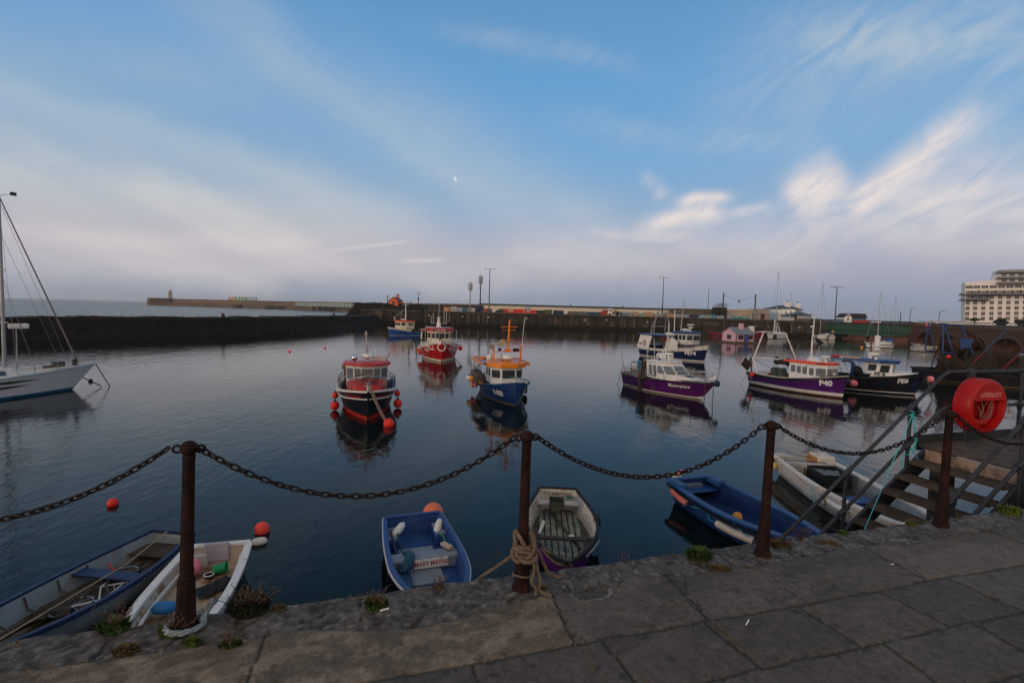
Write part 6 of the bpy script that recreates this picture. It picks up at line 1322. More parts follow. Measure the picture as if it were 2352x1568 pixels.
# old wooden boat
WPL = M('peeling_white', (.50, .48, .44), .75, var=.15, rust=(.15, .12, .10), rs=9, ra=.60, streak=1, bump=.3)
GPL = M('green_bottom_boards', (.21, .215, .17), .85, var=.4, vs=7, rust=(.05, .10, .12), rs=4, ra=.55)
RUB = M('black_gunwale', (.02, .018, .018), .8, var=.4)
t, H = dinghy('old clinker wooden boat with peeling white inside and purple outside, behind the roped post', (1.28, 12.6), (1.12, 9.05), 1.60, .62, .52, .66, .58, M('purple_outside', (.10, .012, .14), .5, var=.2), WPL, FLB, RUB, .06, .07, .12, p=2.0, pe=.8, rake=.3)
for i in range(7):
 y0 = -.42+.14*i; b = MB(); b.box(-1.5, 1.35-abs(y0)*.9, y0-.055, y0+.055, .14, .17); b.build('bottom_board', GPL, t, bevel=.008)
for k in range(8):
 b = MB()
 for h in (.35, .52, .68, .84):
  pass
 a = .12+.1*k
 for sd in (1, -1): b.tube([H.pt(a, .97, sd, -.045), H.pt(a, .6, sd, -.045), H.pt(a, .32, sd, -.06)], .012, 4)
 b.build('rib', WPL, t)
for h in (.45, .65, .84): gunwale(H, .018, .02, WPL, t, h=h, off=-.035, name='plank_lap', stern=False, t1=.93)
b = MB(); p = H.pt(0, 1); b.box(p.x-.02, p.x+.05, -p.y, p.y, .15, p.z); b.build('transom', WPL, t, bevel=.01)
text_on('T. H. ARMSTRONG', .13, lambda x, y: (H.pt(0, 1).x+.056, x*.66, .50+y), 'lettering', M('faded_letter', (.14, .11, .1), .8), t, .02)
thwart(H, t, .10, .42, .26, .03, WPL, 'stern_seat'); thwart(H, t, .62, .40, .13, .05, WOODD, 'thwart')
def crate(P, rz, sx_, sy_, hh, m_, lab, name='crate'):
 o = thing(name, lab, 'crate', P, rz); b = MB()
 for a, c, e, f in ((-sx_/2, sx_/2, -sy_/2, -sy_/2+.015), (-sx_/2, sx_/2, sy_/2-.015, sy_/2), (-sx_/2, -sx_/2+.015, -sy_/2, sy_/2), (sx_/2-.015, sx_/2, -sy_/2, sy_/2)): b.box(a, c, e, f, 0, hh)
 b.box(-sx_/2, sx_/2, -sy_/2, sy_/2, 0, .015); b.build('body', m_, o); b = MB(); b.sweep([(-sx_/2, -sy_/2, hh), (sx_/2, -sy_/2, hh), (sx_/2, sy_/2, hh), (-sx_/2, sy_/2, hh)], .03, .025, closed=True); b.build('rim', m_, o); return o
crate(px(1278, 1168, .42), 1.55, .40, .34, .22, M('crate_dark', (.045, .055, .04), .7, var=.5, vs=14), 'dark algae stained plastic fish crate under the stern seat of the wooden boat')
o = thing('oar', 'white bladed oar lying along the old wooden boat', 'oar', px(1240, 1222, .22), 1.35); b = MB(); b.tube([(-.6, 0, 0), (.25, 0, .02)], .02, 6); b.build('shaft', WOODD, o); b = MB(); b.tube([(-.1, 0, .02), (.5, 0, .03)], [.03, .045], 6); b.build('sleeve', CLEANW, o)
b = MB(); b.tube([L_(t, 1262, 1172, .3), L_(t, 1335, 1262, .18)], .03, 6); b.build('loose_spar', WOODD, t)
b = MB(); b.box(-.06, .06, -.05, .05, 0, .12); tag(b.build('plastic_bottle', CLEANW, None, loc=px(1312, 1240, .18), rz=.5, bevel=.03), 'squashed white plastic bottle in the old wooden boat', 'bottle')
b = MB(); b.box(-.09, .09, -.05, .05, 0, .04); tag(b.build('scrubbing_brush', NETG, None, loc=px(1308, 1143, .46), rz=-.5, bevel=.015), 'dark green brush on the stern seat of the old wooden boat', 'brush')
b = MB(); b.box(H.pt(.42, 1, 1).x-.12, H.pt(.42, 1, 1).x+.1, H.pt(.42, 1).y-.04, H.pt(.42, 1).y+.10, .38, .60); b.build('rowlock_block', RUB, t, bevel=.02)
b = MB(); strand(b, cr([H.pt(.86, 1, -1, .04, 0), H.pt(.93, 1, -1, .05, -.05), H.pt(.98, 1, -1, .06, -.05), H.pt(1, 1, 1, .08, -.02)], 8), .022); strand(b, cr([H.pt(.84, 1, -1, .0, .03), H.pt(.92, 1, -1, .02, .03), H.pt(.99, 1, 1, .0, .03)], 8), .02); b.build('bow_rope', ROPE, t, smooth=60)
b = MB(); strand(b, cr([H.pt(.9, 1, 1, .06, -.05), H.pt(.8, 1, 1, .07, -.03), H.pt(.7, 1, 1, .08, -.05)], 8), .02); b.build('bow_rope', M('grey_rope', (.2, .25, .27)), t, smooth=60)
# blue skiff
BSK = M('skiff_blue', (.016, .062, .19), .5, var=.3, vs=3, rust=(.16, .22, .32), rs=7, ra=.70)
t, H = dinghy('deep blue fibreglass skiff with long cream and red fenders along its side', (5.15, 13.75), (6.35, 9.9), 1.62, .62, .55, .68, .86, BSK, M('skiff_inner_blue', (.008, .03, .11), .5, var=.3, vs=4), M('skiff_inner_blue', (.008, .03, .11)), BSK, .17, .05, .10, p=2.1, pe=.8, rake=.5)
gunwale(H, .03, .05, BLACK, t, off=.07, dz=-.09, name='rubbing_strip')
b = MB(); x0 = -H.L/2; b.box(x0, x0+.42, -.62, .62, .36, .42); b.build('stern_well', BLUE, t, bevel=.03); b = MB(); b.box(x0-.08, x0+.12, -.30, .28, .40, .50); b.build('motor_pad', M('grey_pad', (.12, .16, .2), .6), t, bevel=.01)
for y_ in (-.62, .62):
 b = MB(); b.box(x0-.06, x0+.5, y_-.14, y_+.14, .50, .67); b.build('quarter_block', BSK, t, bevel=.05)
thwart(H, t, .97, .66, .35, .06, BSK, 'bow_deck', 0)
def sausage(lab, P0_, P1_, r, m_, cap_=None):
 P0_, P1_ = Vector(P0_), Vector(P1_); c = (P0_+P1_)/2; o = thing('fender', lab, 'fender', c, 0, 'long fenders along the blue skiff'); d = P1_-P0_; u = d.normalized(); Lh = d.length/2
 b = MB(); b.tube([-u*Lh, -u*(Lh-.04), -u*(Lh-.08), Vector((0, 0, -.02)), u*(Lh-.08), u*(Lh-.04), u*Lh], [r*.4, r*.8, r, r, r, r*.85, r*.4], 14); b.build('float', m_, o, smooth=60)
 if cap_: b = MB(); b.tube([u*(Lh-.07), u*(Lh-.02), u*(Lh+.03)], [r*1.03, r*.95, r*.3], 14); b.build('end_cap', cap_, o, smooth=50)
sausage('faded red long fender nearest the stern of the blue skiff', wpt(t, H.pt(.05, .7, -1, .1)), wpt(t, H.pt(.26, .6, -1, .1)), .085, M('fender_faded_red', (.50, .13, .10), .55, var=.3), NAVY)
sausage('cream long fender with navy end hanging amidships on the blue skiff', wpt(t, H.pt(.50, .55, -1, .1)), wpt(t, H.pt(.76, .50, -1, .12)), .092, M('fender_cream', (.55, .48, .40), .6, var=.2), NAVY)
for pa in ([H.pt(.27, .6, -1, .1), H.pt(.36, .75, -1, .06), H.pt(.42, .85, -1, .07), H.pt(.45, .5, -1, .09), H.pt(.49, .6, -1, .1)], [H.pt(.02, .85, -1, .06), H.pt(.03, 1.05, -1, .02), H.pt(.02, 1.05, -1, -.1)], [H.pt(.6, 1.02, -1, .0), H.pt(.64, .85, -1, .08), H.pt(.72, .62, -1, .14), H.pt(.86, .5, -1, .12)], [H.pt(.78, .55, -1, .1), H.pt(.84, .8, -1, .1), H.pt(.92, 1.05, -1, .05)]):
 wire(t, cr(pa, 6), .010, TEAL, 'teal_lashing', 6)
o = balloon(None, px(1694, 1189, .28), .135, M('buoy_amber', (.60, .27, .03), .5, var=.12), 'amber orange round float lying inside the blue skiff', None, world=True); b = MB(); b.lathe([(.125, .05), (.09, .11), (.04, .15)], n=14, R=Matrix.Rotation(1.3, 3, 'Y')); b.build('neck', NAVY, o, smooth=50)
balloon(None, (px(1552, 1100, .1).x, px(1552, 1100, .1).y, .09), .215, M('buoy_cream', (.60, .55, .38), .6, var=.12, rust=(.35, .28, .15), rs=3), 'big cream mooring ball floating behind the blue skiff stern', None, world=True)
b = MB(); b.tube([(-.05, -.05, .33), (.05, .05, .33)], .07, 10); tag(b.build('pink_cloth', BUOYP, None, loc=px(1562, 1110, .3), smooth=40), 'small pink float lashed in the stern of the blue skiff', 'float')
# white work skiff with ochre stains
WST = M('ochre_stained_white', (.58, .54, .50), .6, var=.12, rust=(.42, .20, .04), rs=2.6, ra=.57, streak=1)
t, H = dinghy('white work skiff with ochre stains and a black net tub, moored left of the stairs', (9.55, 16.2), (9.15, 10.4), 1.78, .66, .60, .72, .88, WST, M('skiff_grey_inside', (.20, .22, .24), .6, var=.3), M('skiff_dark_floor', (.05, .055, .06), .7), WST, .15, .06, .14, p=2.6, pe=.75, rake=.4, t1=.9)
b = MB(); x0 = -H.L/2; b.box(x0-.05, x0+.1, -.7, .7, .5, .72); b.box(x0+.65, x0+.75, -.72, .72, .3, .66); b.build('stern_bulkhead', M('grey_white', (.4, .42, .45), .6), t, bevel=.02)
b = MB(); b.box(x0+.1, x0+.7, .25, .78, .5, .86); b.build('engine_box', WST, t, bevel=.04); b = MB(); b.box(x0+.12, x0+.66, .20, .248, .5, .80); b.build('box_door', M('raw_ochre_wood', (.42, .18, .05), .7), t)
crate(px(1903, 1108, .3), 1.5, .95, .80, .36, M('tub_black', (.014, .016, .018), .5), 'large black fish tub holding a pale net in the white work skiff', 'fish_tub')
o = MB(); P = px(1903, 1108, .3)+Vector((0, 0, .26)); vs = [((i/9-.5)*.85, (j/7-.5)*.7, .10*noise.noise(Vector((i*.8, j*.8, 1)))) for i in range(10) for j in range(8)]; o.add(vs, [(i*8+j, (i+1)*8+j, (i+1)*8+j+1, i*8+j+1) for i in range(9) for j in range(7)]); tag(o.build('fishing_net', M('pale_net', (.19, .22, .23), .9, var=.5, vs=25, bump=1, bs=90), None, loc=P, rz=1.4, smooth=60, fix=False), 'pale monofilament net heaped in the black fish tub', 'net')
crate(px(1858, 1088, .3), 1.35, .42, .32, .2, M('crate_orange', (.45, .17, .03), .6), 'orange fish crate with tangled lines in the stern of the white work skiff')
b = MB(); b.box(-.2, .3, -.5, .5, .16, .34); b.build('blue_crate_row', BLUE, t, bevel=.02)
for h in (.35, .7): gunwale(H, .02, .03, WST, t, h=h, off=.008, name='moulded_ridge', stern=False)
balloon(t, H.pt(.02, .52, -1, .12), .145, BUOYY, 'dirty yellow round fender hanging at the stern of the white work skiff')
thwart(H, t, .93, .70, .75, .06, CLEANW, 'bow_deck', 0)
sausage('long white fender low on the side of the white work skiff', wpt(t, H.pt(.58, .7, -1, .06)), wpt(t, H.pt(.70, .68, -1, .08)), .085, CLEANW); sausage('short grey fender left of the long white one on the white work skiff', wpt(t, H.pt(.50, .72, -1, .06)), wpt(t, H.pt(.55, .4, -1, .08)), .07, M('fender_grey', (.33, .34, .33), .6))
b = MB(); strand(b, cr([(x0+.1, -.5, .78), (x0+.3, .1, .74), (x0+.6, .3, .72), (x0+.75, -.1, .7), (x0+.7, .5, .68)], 6), .015); b.build('stern_lashing', ROPE, t, smooth=60)
for q in (.44, .47): wire(t, [H.pt(q, 1.05, -1, 0), H.pt(q, .8, -1, .06), H.pt(q+.02, .1, -1, .1)], .010, TEAL, 'teal_lashing')
# loose mooring buoys
floatbuoy(665, 807, .13, BUOYR, 'tiny red buoy on open water, left one of the far pair')
floatbuoy(747, 799, .13, BUOYR, 'tiny red buoy on open water, right one of the far pair')
floatbuoy(259, 1156, .125, BUOYR, 'red buoy floating alone above the rowing boat at left')
o = floatbuoy(602, 1216, .165, M('buoy_coral', (.78, .07, .05), .5, var=.12), 'coral red buoy with black letter beside a white one'); text_on('F', .11, lambda x, y: Vector((-.08+x, -.13, .04+y)).normalized()*.172, 'lettering', LETK, o, .03)
P = px(596, 1238, .1); o = thing('buoy', 'white oval buoy with black marks touching the coral red buoy', 'buoy', (P.x, P.y, .05), .45, 'round inflatable buoys and fenders'); b = MB(); b.tube([(-.16, 0, 0), (-.135, 0, 0), (-.07, 0, .0), (.05, 0, 0), (.12, 0, 0), (.15, 0, 0)], [.02, .065, .09, .09, .07, .025], 14); b.build('float', BUOYW, o, smooth=70)
for i, (x_, y_, r_, m_, lb) in enumerate(((1857, 773, .2, BUOYR, 'tiny red buoy between the moored cruiser and the A-frame mast'), (1934.5, 776, .2, BUOYR, 'tiny red buoy, leftmost under the green bridge'), (1943.5, 777, .25, BUOYO, 'pale orange buoy second from left under the green bridge'), (1972, 777.5, .32, BUOYR, 'largest red buoy under the green bridge'), (1979.5, 797.5, .22, BUOYO, 'orange buoy just left of the small white sloop'), (2153, 798, .22, BUOYO, 'small orange buoy right of the grey cabin boat'), (2338, 803, .25, BUOYR, 'red buoy under the rightmost viaduct arch'))):
 floatbuoy(x_, y_, r_, m_, lb)
# sailing yacht cut by the left edge
d_ = Vector((1.5, 2.97, 0)).normalized(); bw_ = px(166, 894)
t, L = boat('sailing_yacht', 'white sailing yacht with two dark side stripes, cut off by the left edge', 'yacht', bw_-d_*8.8, bw_, None)
H = Hull(L, 3.1, 1.05, 1.05, 1.42, .6, .6, .45, 2.0, .9, 1.6, .88, .5, 1.15, 1.0, .4)
TEALB = M('boot_teal', (.01, .09, .16), .5)
hull_skin(H, [('h', -1), ('h', -.4), ('z', .0), ('z', .14), ('h', .5), ('h', .9), ('h', 1)], [0, 0, 1, 2, 2, 2], [NAVY, TEALB, M('yacht_white', (.52, .56, .58), .25, var=.08)], t, nt=36)
hull_inner(H, lambda q: H.sheer(q)-.06, .04, [CLEANW, M('yacht_deck', (.5, .5, .48), .6, var=.1)], t, t1=.98); gunwale(H, .09, .07, M('yacht_rail', (.35, .42, .5), .5), t, nt=40)
STR = M('stripe_brown', (.035, .025, .025), .5)
for z_, xe in ((.86, 2.7), (.60, 2.3)):
 b = MB(); pts = [H.atx(-4+(xe+4)*k/30, z_+.05*max(0, k/30-.3), -1, .012) for k in range(31)]; vs = []
 for i, p in enumerate(pts): hh = .085*min(1, (30-i)/6); vs += [p-Vector((0, 0, hh)), p+Vector((0, 0, hh*.7))]
 b.add(vs, [(2*i, 2*i+2, 2*i+3, 2*i+1) for i in range(30)]); b.build('hull_stripe', STR, t, fix=False)
b = MB(); bt = [(-3.2, -1.0), (.6, -.92), (2.0, -.45), (2.0, .45), (.6, .92), (-3.2, 1.0)]
cabin(t, bt, [(x*.97-(.25 if x > 1 else 0), y*.86) for x, y in bt], 1.02, 1.52, CLEANW, {0: [(.62, .74, .35, .75), (.80, .9, .35, .75)], 1: [(.35, .65, .35, .7)]}, frame=STR, rad=.05)
bt = [(-3.0, -.85), (-.9, -.85), (-.5, -.5), (-.5, .5), (-.9, .85), (-3.0, .85)]
cabin(t, bt, [(x-(.2 if x > -1 else 0), y*.9) for x, y in bt], 1.5, 2.15, CLEANW, {0: [(.62, .92, .25, .85)], 1: [(.2, .8, .25, .85)], 2: [(.1, .9, .25, .85)]}, rad=.05); roof(t, bt, 2.16, .07, CLEANW, .12)
mx = L/2-2.83
b = MB(); b.tube([(mx, 0, 1.4), (mx, 0, 10.4)], [.085, .07], 10); b.build('mast', M('mast_alloy', (.25, .27, .30), .4, metal=.3), t, smooth=50); b = MB(); b.tube([(mx, -.5, 6.6), (mx, .5, 6.6)], .03, 5); b.tube([(mx, -.6, 3.9), (mx, .6, 3.9)], .03, 5); b.build('spreader', GREYP, t)
b = MB(); b.tube([(mx, 0, 10.4), (mx+.5, 0, 10.6)], .012, 5); b.box(mx+.45, mx+.7, -.02, .02, 10.52, 10.7); b.build('wind_vane', DARK, t)
b = MB(); tip = H.pt(1, 1); b.tube([(mx+.05, 0, 10.3), (tip.x-1.0, 0, 1.95), (tip.x-.9, 0, 1.6)], [.028, .045, .07], 8); b.build('furled_forestay', M('furled_sail', (.16, .13, .15), .8), t, smooth=50)
for pa in ([(mx, 0, 10.2), (tip.x-1.35, -.2, 1.5)], [(mx, 0, 8.6), (tip.x-1.7, -.3, 1.4)], [(mx, 0, 10.3), (mx, -.55, 6.6), (mx+.1, -1.25, 1.2)], [(mx, 0, 6.4), (mx+.9, -1.1, 1.2)], [(mx, 0, 10.3), (mx, .55, 6.6), (mx-.1, 1.25, 1.2)]): wire(t, pa, .008, M('stay_wire', (.2, .2, .22), .4, metal=.5))
b = MB(); b.box(mx+.2, mx+1.0, -.15, .15, 3.55, 3.82); b.build('radar', CLEANW, t, bevel=.06)
b = MB(); b.tube([(mx+.5, 0, 1.4), (mx+.5, 0, 3.6)], .025, 6); b.build('radar_post', GREYP, t)
pts = [H.pt(q, 1, -1, -.05, .55) for q in (.35, .5, .62, .74, .84, .93)]+[Vector((tip.x+.05, 0, 1.98))]+[H.pt(q, 1, 1, -.05, .55) for q in (.93, .84, .74, .62, .5, .35)]
rail(t, pts[3:10], .016, STEEL, [0, 1, 2, 4, 5, 6], lambda i, p: Vector((p.x, p.y, p.z-.55)), mids=(.28,)); rail(t, pts[:4], .008, STEEL, [0, 1, 2, 3], lambda i, p: Vector((p.x, p.y, p.z-.55)), name='guard_wire'); rail(t, pts[9:], .008, STEEL, [0, 1, 2, 3], lambda i, p: Vector((p.x, p.y, p.z-.55)), name='guard_wire')
b = MB(); b.box(tip.x-2.0, tip.x-1.5, -.2, .2, 1.4, 1.65); b.box(tip.x-1.1, tip.x-.9, -.1, .1, 1.4, 1.75); b.build('windlass', DARK, t, bevel=.03); b = MB(); b.tube([(tip.x-2.6, -.5, 1.45), (tip.x-1.6, -.3, 1.48)], .08, 8); b.build('stowed_sailbag', M('brown_canvas', (.1, .07, .05), .9), t)
wire(t, [tip, (tip.x+.5, -.45, 0)], .03, DARK, 'mooring_chain'); wire(t, [H.pt(1, .45), (tip.x+.15, -.3, .05)], .03, DARK, 'mooring_chain')
balloon(None, (px(208, 876).x, px(208, 876).y, .05), .12, BLACK, 'small black mooring float ahead of the yacht bow', None, world=True)
# ================================================================ harbour walls, town and everything far
DZ = 4.3
WALLM = M('quay_concrete', (.038, .032, .027), .9, var=.5, vs=.5, bump=.5, bs=3, rust=(.10, .08, .06), rs=.35, ra=.58, streak=.6)
WEEDW = M('tidal_weed', (.012, .012, .009), .9, var=.5, vs=1)
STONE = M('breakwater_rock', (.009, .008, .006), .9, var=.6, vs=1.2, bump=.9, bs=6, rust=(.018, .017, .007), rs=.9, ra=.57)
def sn_path(pts, ds):
 o = []
 for (x0, y0), (x1, y1) in zip(pts, pts[1:]):
  n = max(1, int(math.hypot(x1-x0, y1-y0)/ds)); o += [(x0+(x1-x0)*k/n, y0+(y1-y0)*k/n) for k in range(n)]
 return o+[pts[-1]]
# breakwater
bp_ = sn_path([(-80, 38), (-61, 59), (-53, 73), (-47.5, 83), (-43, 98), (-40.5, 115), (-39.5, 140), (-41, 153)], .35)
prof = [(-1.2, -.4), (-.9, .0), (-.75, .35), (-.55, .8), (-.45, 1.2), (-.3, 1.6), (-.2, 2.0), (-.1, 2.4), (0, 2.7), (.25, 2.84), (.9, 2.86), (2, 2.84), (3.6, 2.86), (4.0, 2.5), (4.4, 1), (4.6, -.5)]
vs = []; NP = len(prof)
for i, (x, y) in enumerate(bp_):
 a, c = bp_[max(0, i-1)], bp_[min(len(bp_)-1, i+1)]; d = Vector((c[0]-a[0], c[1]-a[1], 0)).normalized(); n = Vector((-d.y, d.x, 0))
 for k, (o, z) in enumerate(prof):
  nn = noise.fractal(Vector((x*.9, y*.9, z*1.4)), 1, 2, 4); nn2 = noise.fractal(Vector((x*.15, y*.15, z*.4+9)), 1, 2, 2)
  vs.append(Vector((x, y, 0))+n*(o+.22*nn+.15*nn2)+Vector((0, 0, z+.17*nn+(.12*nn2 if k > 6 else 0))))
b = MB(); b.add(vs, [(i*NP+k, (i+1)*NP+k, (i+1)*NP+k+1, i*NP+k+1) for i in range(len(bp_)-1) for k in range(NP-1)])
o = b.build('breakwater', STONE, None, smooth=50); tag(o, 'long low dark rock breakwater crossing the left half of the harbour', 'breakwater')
for x_, y0, y1, Y, lb in ((512.3, 719.5, 729, 84, 'timber marker post with a gull on the breakwater, nearer the yacht'), (766.5, 719, 728, 128, 'timber marker post on the breakwater near the blue trawler')):
 P = at(x_, y1, Y); P.z = 2.8; Tz = at(x_, y0, Y).z; b = MB(); b.tube([(0, 0, 0), (0, 0, Tz-2.8)], [.28, .25], 8); tag(b.build('marker_post', WOODD, None, loc=P, smooth=50), lb, 'post', 'marker posts on the breakwater')
 if x_ < 600: g = thing('gull', 'gull perched on the breakwater marker post', 'bird', (P.x, P.y, Tz+.16), .4, 'gulls on the breakwater'); gull(g, 1.6)
gl = ['first gull from the left on the breakwater crest, in the long row', 'second gull from the left on the breakwater crest', 'third gull from the left on the breakwater crest', 'fourth gull from the left on the breakwater crest', 'fifth gull from the left on the breakwater crest', 'sixth gull from the left on the breakwater crest', 'gull pair mate nearest the marker post, left of it', 'gull on the breakwater just left of the marker post pair']
for k, x_ in enumerate((216, 236, 267, 276, 301, 322, 411, 421)):
 Y = 62+(x_-200)*.085; P = at(x_, 728, Y); g = thing('gull', gl[k], 'bird', (P.x-.5, P.y+.6, 3.15), random.uniform(0, 6), 'gulls on the breakwater'); gull(g, 1.3)
# far quay: waterline polyline, wall panels, deck
QL = [(-46, 152), (20, 152.5), (56, 151), (70, 146), (83, 136)]
b = MB(); n = len(QL)
b.prism([(-46, 152), (20, 152.5), (56, 151), (70, 146), (83, 136), (100, 136), (420, 150), (420, 900), (60, 420), (-46, 190)], -6, DZ)
o = struct(b.build('harbour_quay', WALLM))
def along(d):
 for (x0, y0), (x1, y1) in zip(QL, QL[1:]):
  l = math.hypot(x1-x0, y1-y0)
  if d <= l: return Vector((x0+(x1-x0)*d/l, y0+(y1-y0)*d/l, 0)), math.atan2(y1-y0, x1-x0)
  d -= l
 return Vector((*QL[-1], 0)), math.atan2(-10, 13)
b = MB(); w0 = MB()
QT = sum(math.dist(a, c) for a, c in zip(QL, QL[1:])); random.seed(11)
rw = thing('quay_facing', 'dark concrete harbour wall with timber fenders under the container yard', 'harbour wall', (0, 0, 0)); d = .5
cap_ = MB()
pts = [Vector((x, y-.12, DZ+.02)) for x, y in QL]; cap_.sweep(pts, .6, .34); cap_.build('coping', M('coping_grey', (.075, .072, .068), .8, var=.4, vs=1), rw)
wb = MB(); wb.sweep([Vector((x, y-.25, .35)) for x, y in QL], .5, 1.5); wb.build('weed_band', WEEDW, rw)
st = MB(); lw = MB(); pl_ = MB()
while d < QT-1:
 P, a = along(d); R_ = Matrix.Rotation(a, 3, 'Z'); off = R_ @ Vector((0, -.25, 0))
 if P.x < 54 or P.x > 74: (st if random.random() < .72 else lw).obox(P+off+Vector((0, 0, 2.3)), random.uniform(.25, .4), .4, random.uniform(2.4, 3.2), R_)
 d += random.uniform(2.4, 3.8)
st.build('timber_fender', M('fender_timber_dark', (.035, .028, .022), .9, var=.6, vs=1), rw)['kind'] = 'stuff'; lw.build('timber_fender', M('fender_timber_light', (.12, .09, .06), .9, var=.5, vs=1), rw)['kind'] = 'stuff'
for x_, y_ in ((987, 724), (1063, 727), (1122, 728), (1209, 731), (1342, 734.6), (1392, 734.5), (1485, 739.5), (1736, 749), (1760, 749.5), (1832, 751.5)):
 P = at(x_, y_, 151 if x_ < 1620 else 143 if x_ < 1770 else 138); b = MB(); b.box(-.28, .28, -.45, -.40, -.2, .2); b.build('berth_plate', M('plate_pale', (.32, .36, .34), .7), rw, loc=P-Vector((0, .4, 0)))
# timber jetty in front of the wall
jt = thing('timber_jetty', 'dark timber pile jetty under the striped hoardings', 'jetty', (0, 0, 0)); k = 0
jl = [at(1616, 740, 148), at(1690, 740, 143), at(1790, 740, 137)]
def jp(u):
 return jl[0].lerp(jl[1], u*2) if u < .5 else jl[1].lerp(jl[2], u*2-1)
for k in range(38):
 p = jp(k/37); b = MB(); wd = .22 if k % 3 else .32; b.box(p.x-wd/2, p.x+wd/2, p.y-wd/2, p.y+wd/2, -2, DZ-.3); b.build('pile', M('pile_light', (.09, .07, .05), .9, var=.5) if k % 5 == 2 else WOODD, jt)
b = MB(); b.sweep([p+Vector((0, .3, 0)) for p in [Vector((jp(q/8).x, jp(q/8).y, DZ-.08)) for q in range(9)]], 1.4, .3); b.sweep([Vector((jp(q/8).x, jp(q/8).y-.1, 2.9)) for q in range(3)], .4, 1.0); b.build('walkway', M('jetty_deck', (.06, .05, .042), .9, var=.4), jt)
# harbour arm with lighthouse
AL = sn_path([(-455, 640), (-400, 600), (-300, 552), (-200, 505), (-150, 455), (-105, 405), (-55, 345), (0, 300), (60, 280)], 14)
arm = thing('harbour_arm', 'long curving stone harbour arm reaching out to the lighthouse', 'pier', (0, 0, 0))
def offp(pts, o):
 r = []
 for i, (x, y) in enumerate(pts):
  a, c = pts[max(0, i-1)], pts[min(len(pts)-1, i+1)]; d = math.hypot(c[0]-a[0], c[1]-a[1]); r.append((x-(c[1]-a[1])/d*o, y+(c[0]-a[0])/d*o))
 return r
ARMM = M('arm_masonry', (.13, .095, .07), .9, var=.35, vs=.12, bump=.3, bs=1, rust=(.05, .035, .03), rs=.08, ra=.55)
b = MB(); b.sweep([Vector((x, y, 1.0)) for x, y in offp(AL, 6)], 12, 7.4); b.build('lower_quay', ARMM, arm)
b = MB(); b.sweep([Vector((x, y, 4.2)) for x, y in offp(AL, 14)], 5, 8.4); b.build('parapet_wall', M('arm_parapet', (.17, .125, .10), .9, var=.3, vs=.15), arm)
b = MB(); b.sweep([Vector((x, y, 8.6)) for x, y in offp(AL, 13.5)], 5.4, .6); b.build('parapet_coping', M('arm_coping', (.22, .18, .16), .9, var=.2), arm)
P = Vector((-452, 645, 0)); b = MB(); b.lathe([(17, -3), (16, 8.0), (16.3, 8.4), (15, 9.4), (.1, 9.6)], P, 24); b.build('pier_head', ARMM, arm, smooth=30)
for x0_, x1_ in ((545, 557), (612, 660), (719, 773)):
 n_ = int((x1_-x0_)/2.2)
 for k in range(n_):
  xx_ = x0_+(x1_-x0_)*k/n_; Y = 600-(xx_-400)*.30; Y = min(AL, key=lambda q: abs(ray(xx_, 705).x/ray(xx_, 705).y-q[0]/q[1]))[1]-.6; p = at(xx_, 710, Y); b = MB(); b.box(p.x-.5, p.x+.5, Y-1.5, Y-.3, -1, 4.2 if x0_ > 700 else 3.6); b.build('timber_pile', WOODD, arm)
P = at(390.8, 688, 615); P.z = 9; lt = thing('lighthouse', 'small stone lighthouse with pale dome at the far end of the harbour arm', 'lighthouse', P)
b = MB(); b.lathe([(2.4, 0), (2.2, 1), (2.0, 6.3), (2.6, 6.5), (2.6, 7.0), (1.9, 7.1)], n=18); b.build('tower', M('lighthouse_stone', (.30, .27, .24), .8), lt, smooth=30)
b = MB(); b.lathe([(1.7, 7.1), (1.7, 9.0)], n=12); b.build('lantern', M('lantern_glass', (.3, .33, .36), .2), lt); b = MB(); b.lathe([(1.9, 9.0), (1.6, 9.9), (.9, 10.7), (.2, 11.1), (.1, 12.6)], n=14); b.build('dome', M('dome_pale', (.38, .40, .42), .5), lt, smooth=40)
# coloured letter boards
sg = thing('letter_sign', 'row of coloured boards with big white letters on the harbour arm', 'sign', (0, 0, 0))
cols = [(.45, .04, .02), (.42, .05, .05), (.08, .22, .06), (.03, .28, .08), (.02, .25, .09), (.02, .28, .12), (.02, .26, .16), (.02, .24, .22), (.02, .2, .3), (.02, .16, .33)]
for k, ch in enumerate('FOLKESTONE'):
 xx_ = 527.5+6.55*k; Y = 548-k*2.5; p = at(xx_, 690+k*.17, Y); Wd = 3.1; p.z = 8.6
 b = MB(); b.box(-Wd/2, Wd/2, 0, .3, 0, 3.7); o = b.build('board', M('board_%s' % 'abcdefghij'[k], cols[k], .6), sg, loc=p)
 vs, fs = txt(ch, 4.6, .03); b = MB(); b.add([(v.x*.85, -.05, 1.85+v.y) for v in vs], fs); b.build('lettering', LETW, o, fix=False)
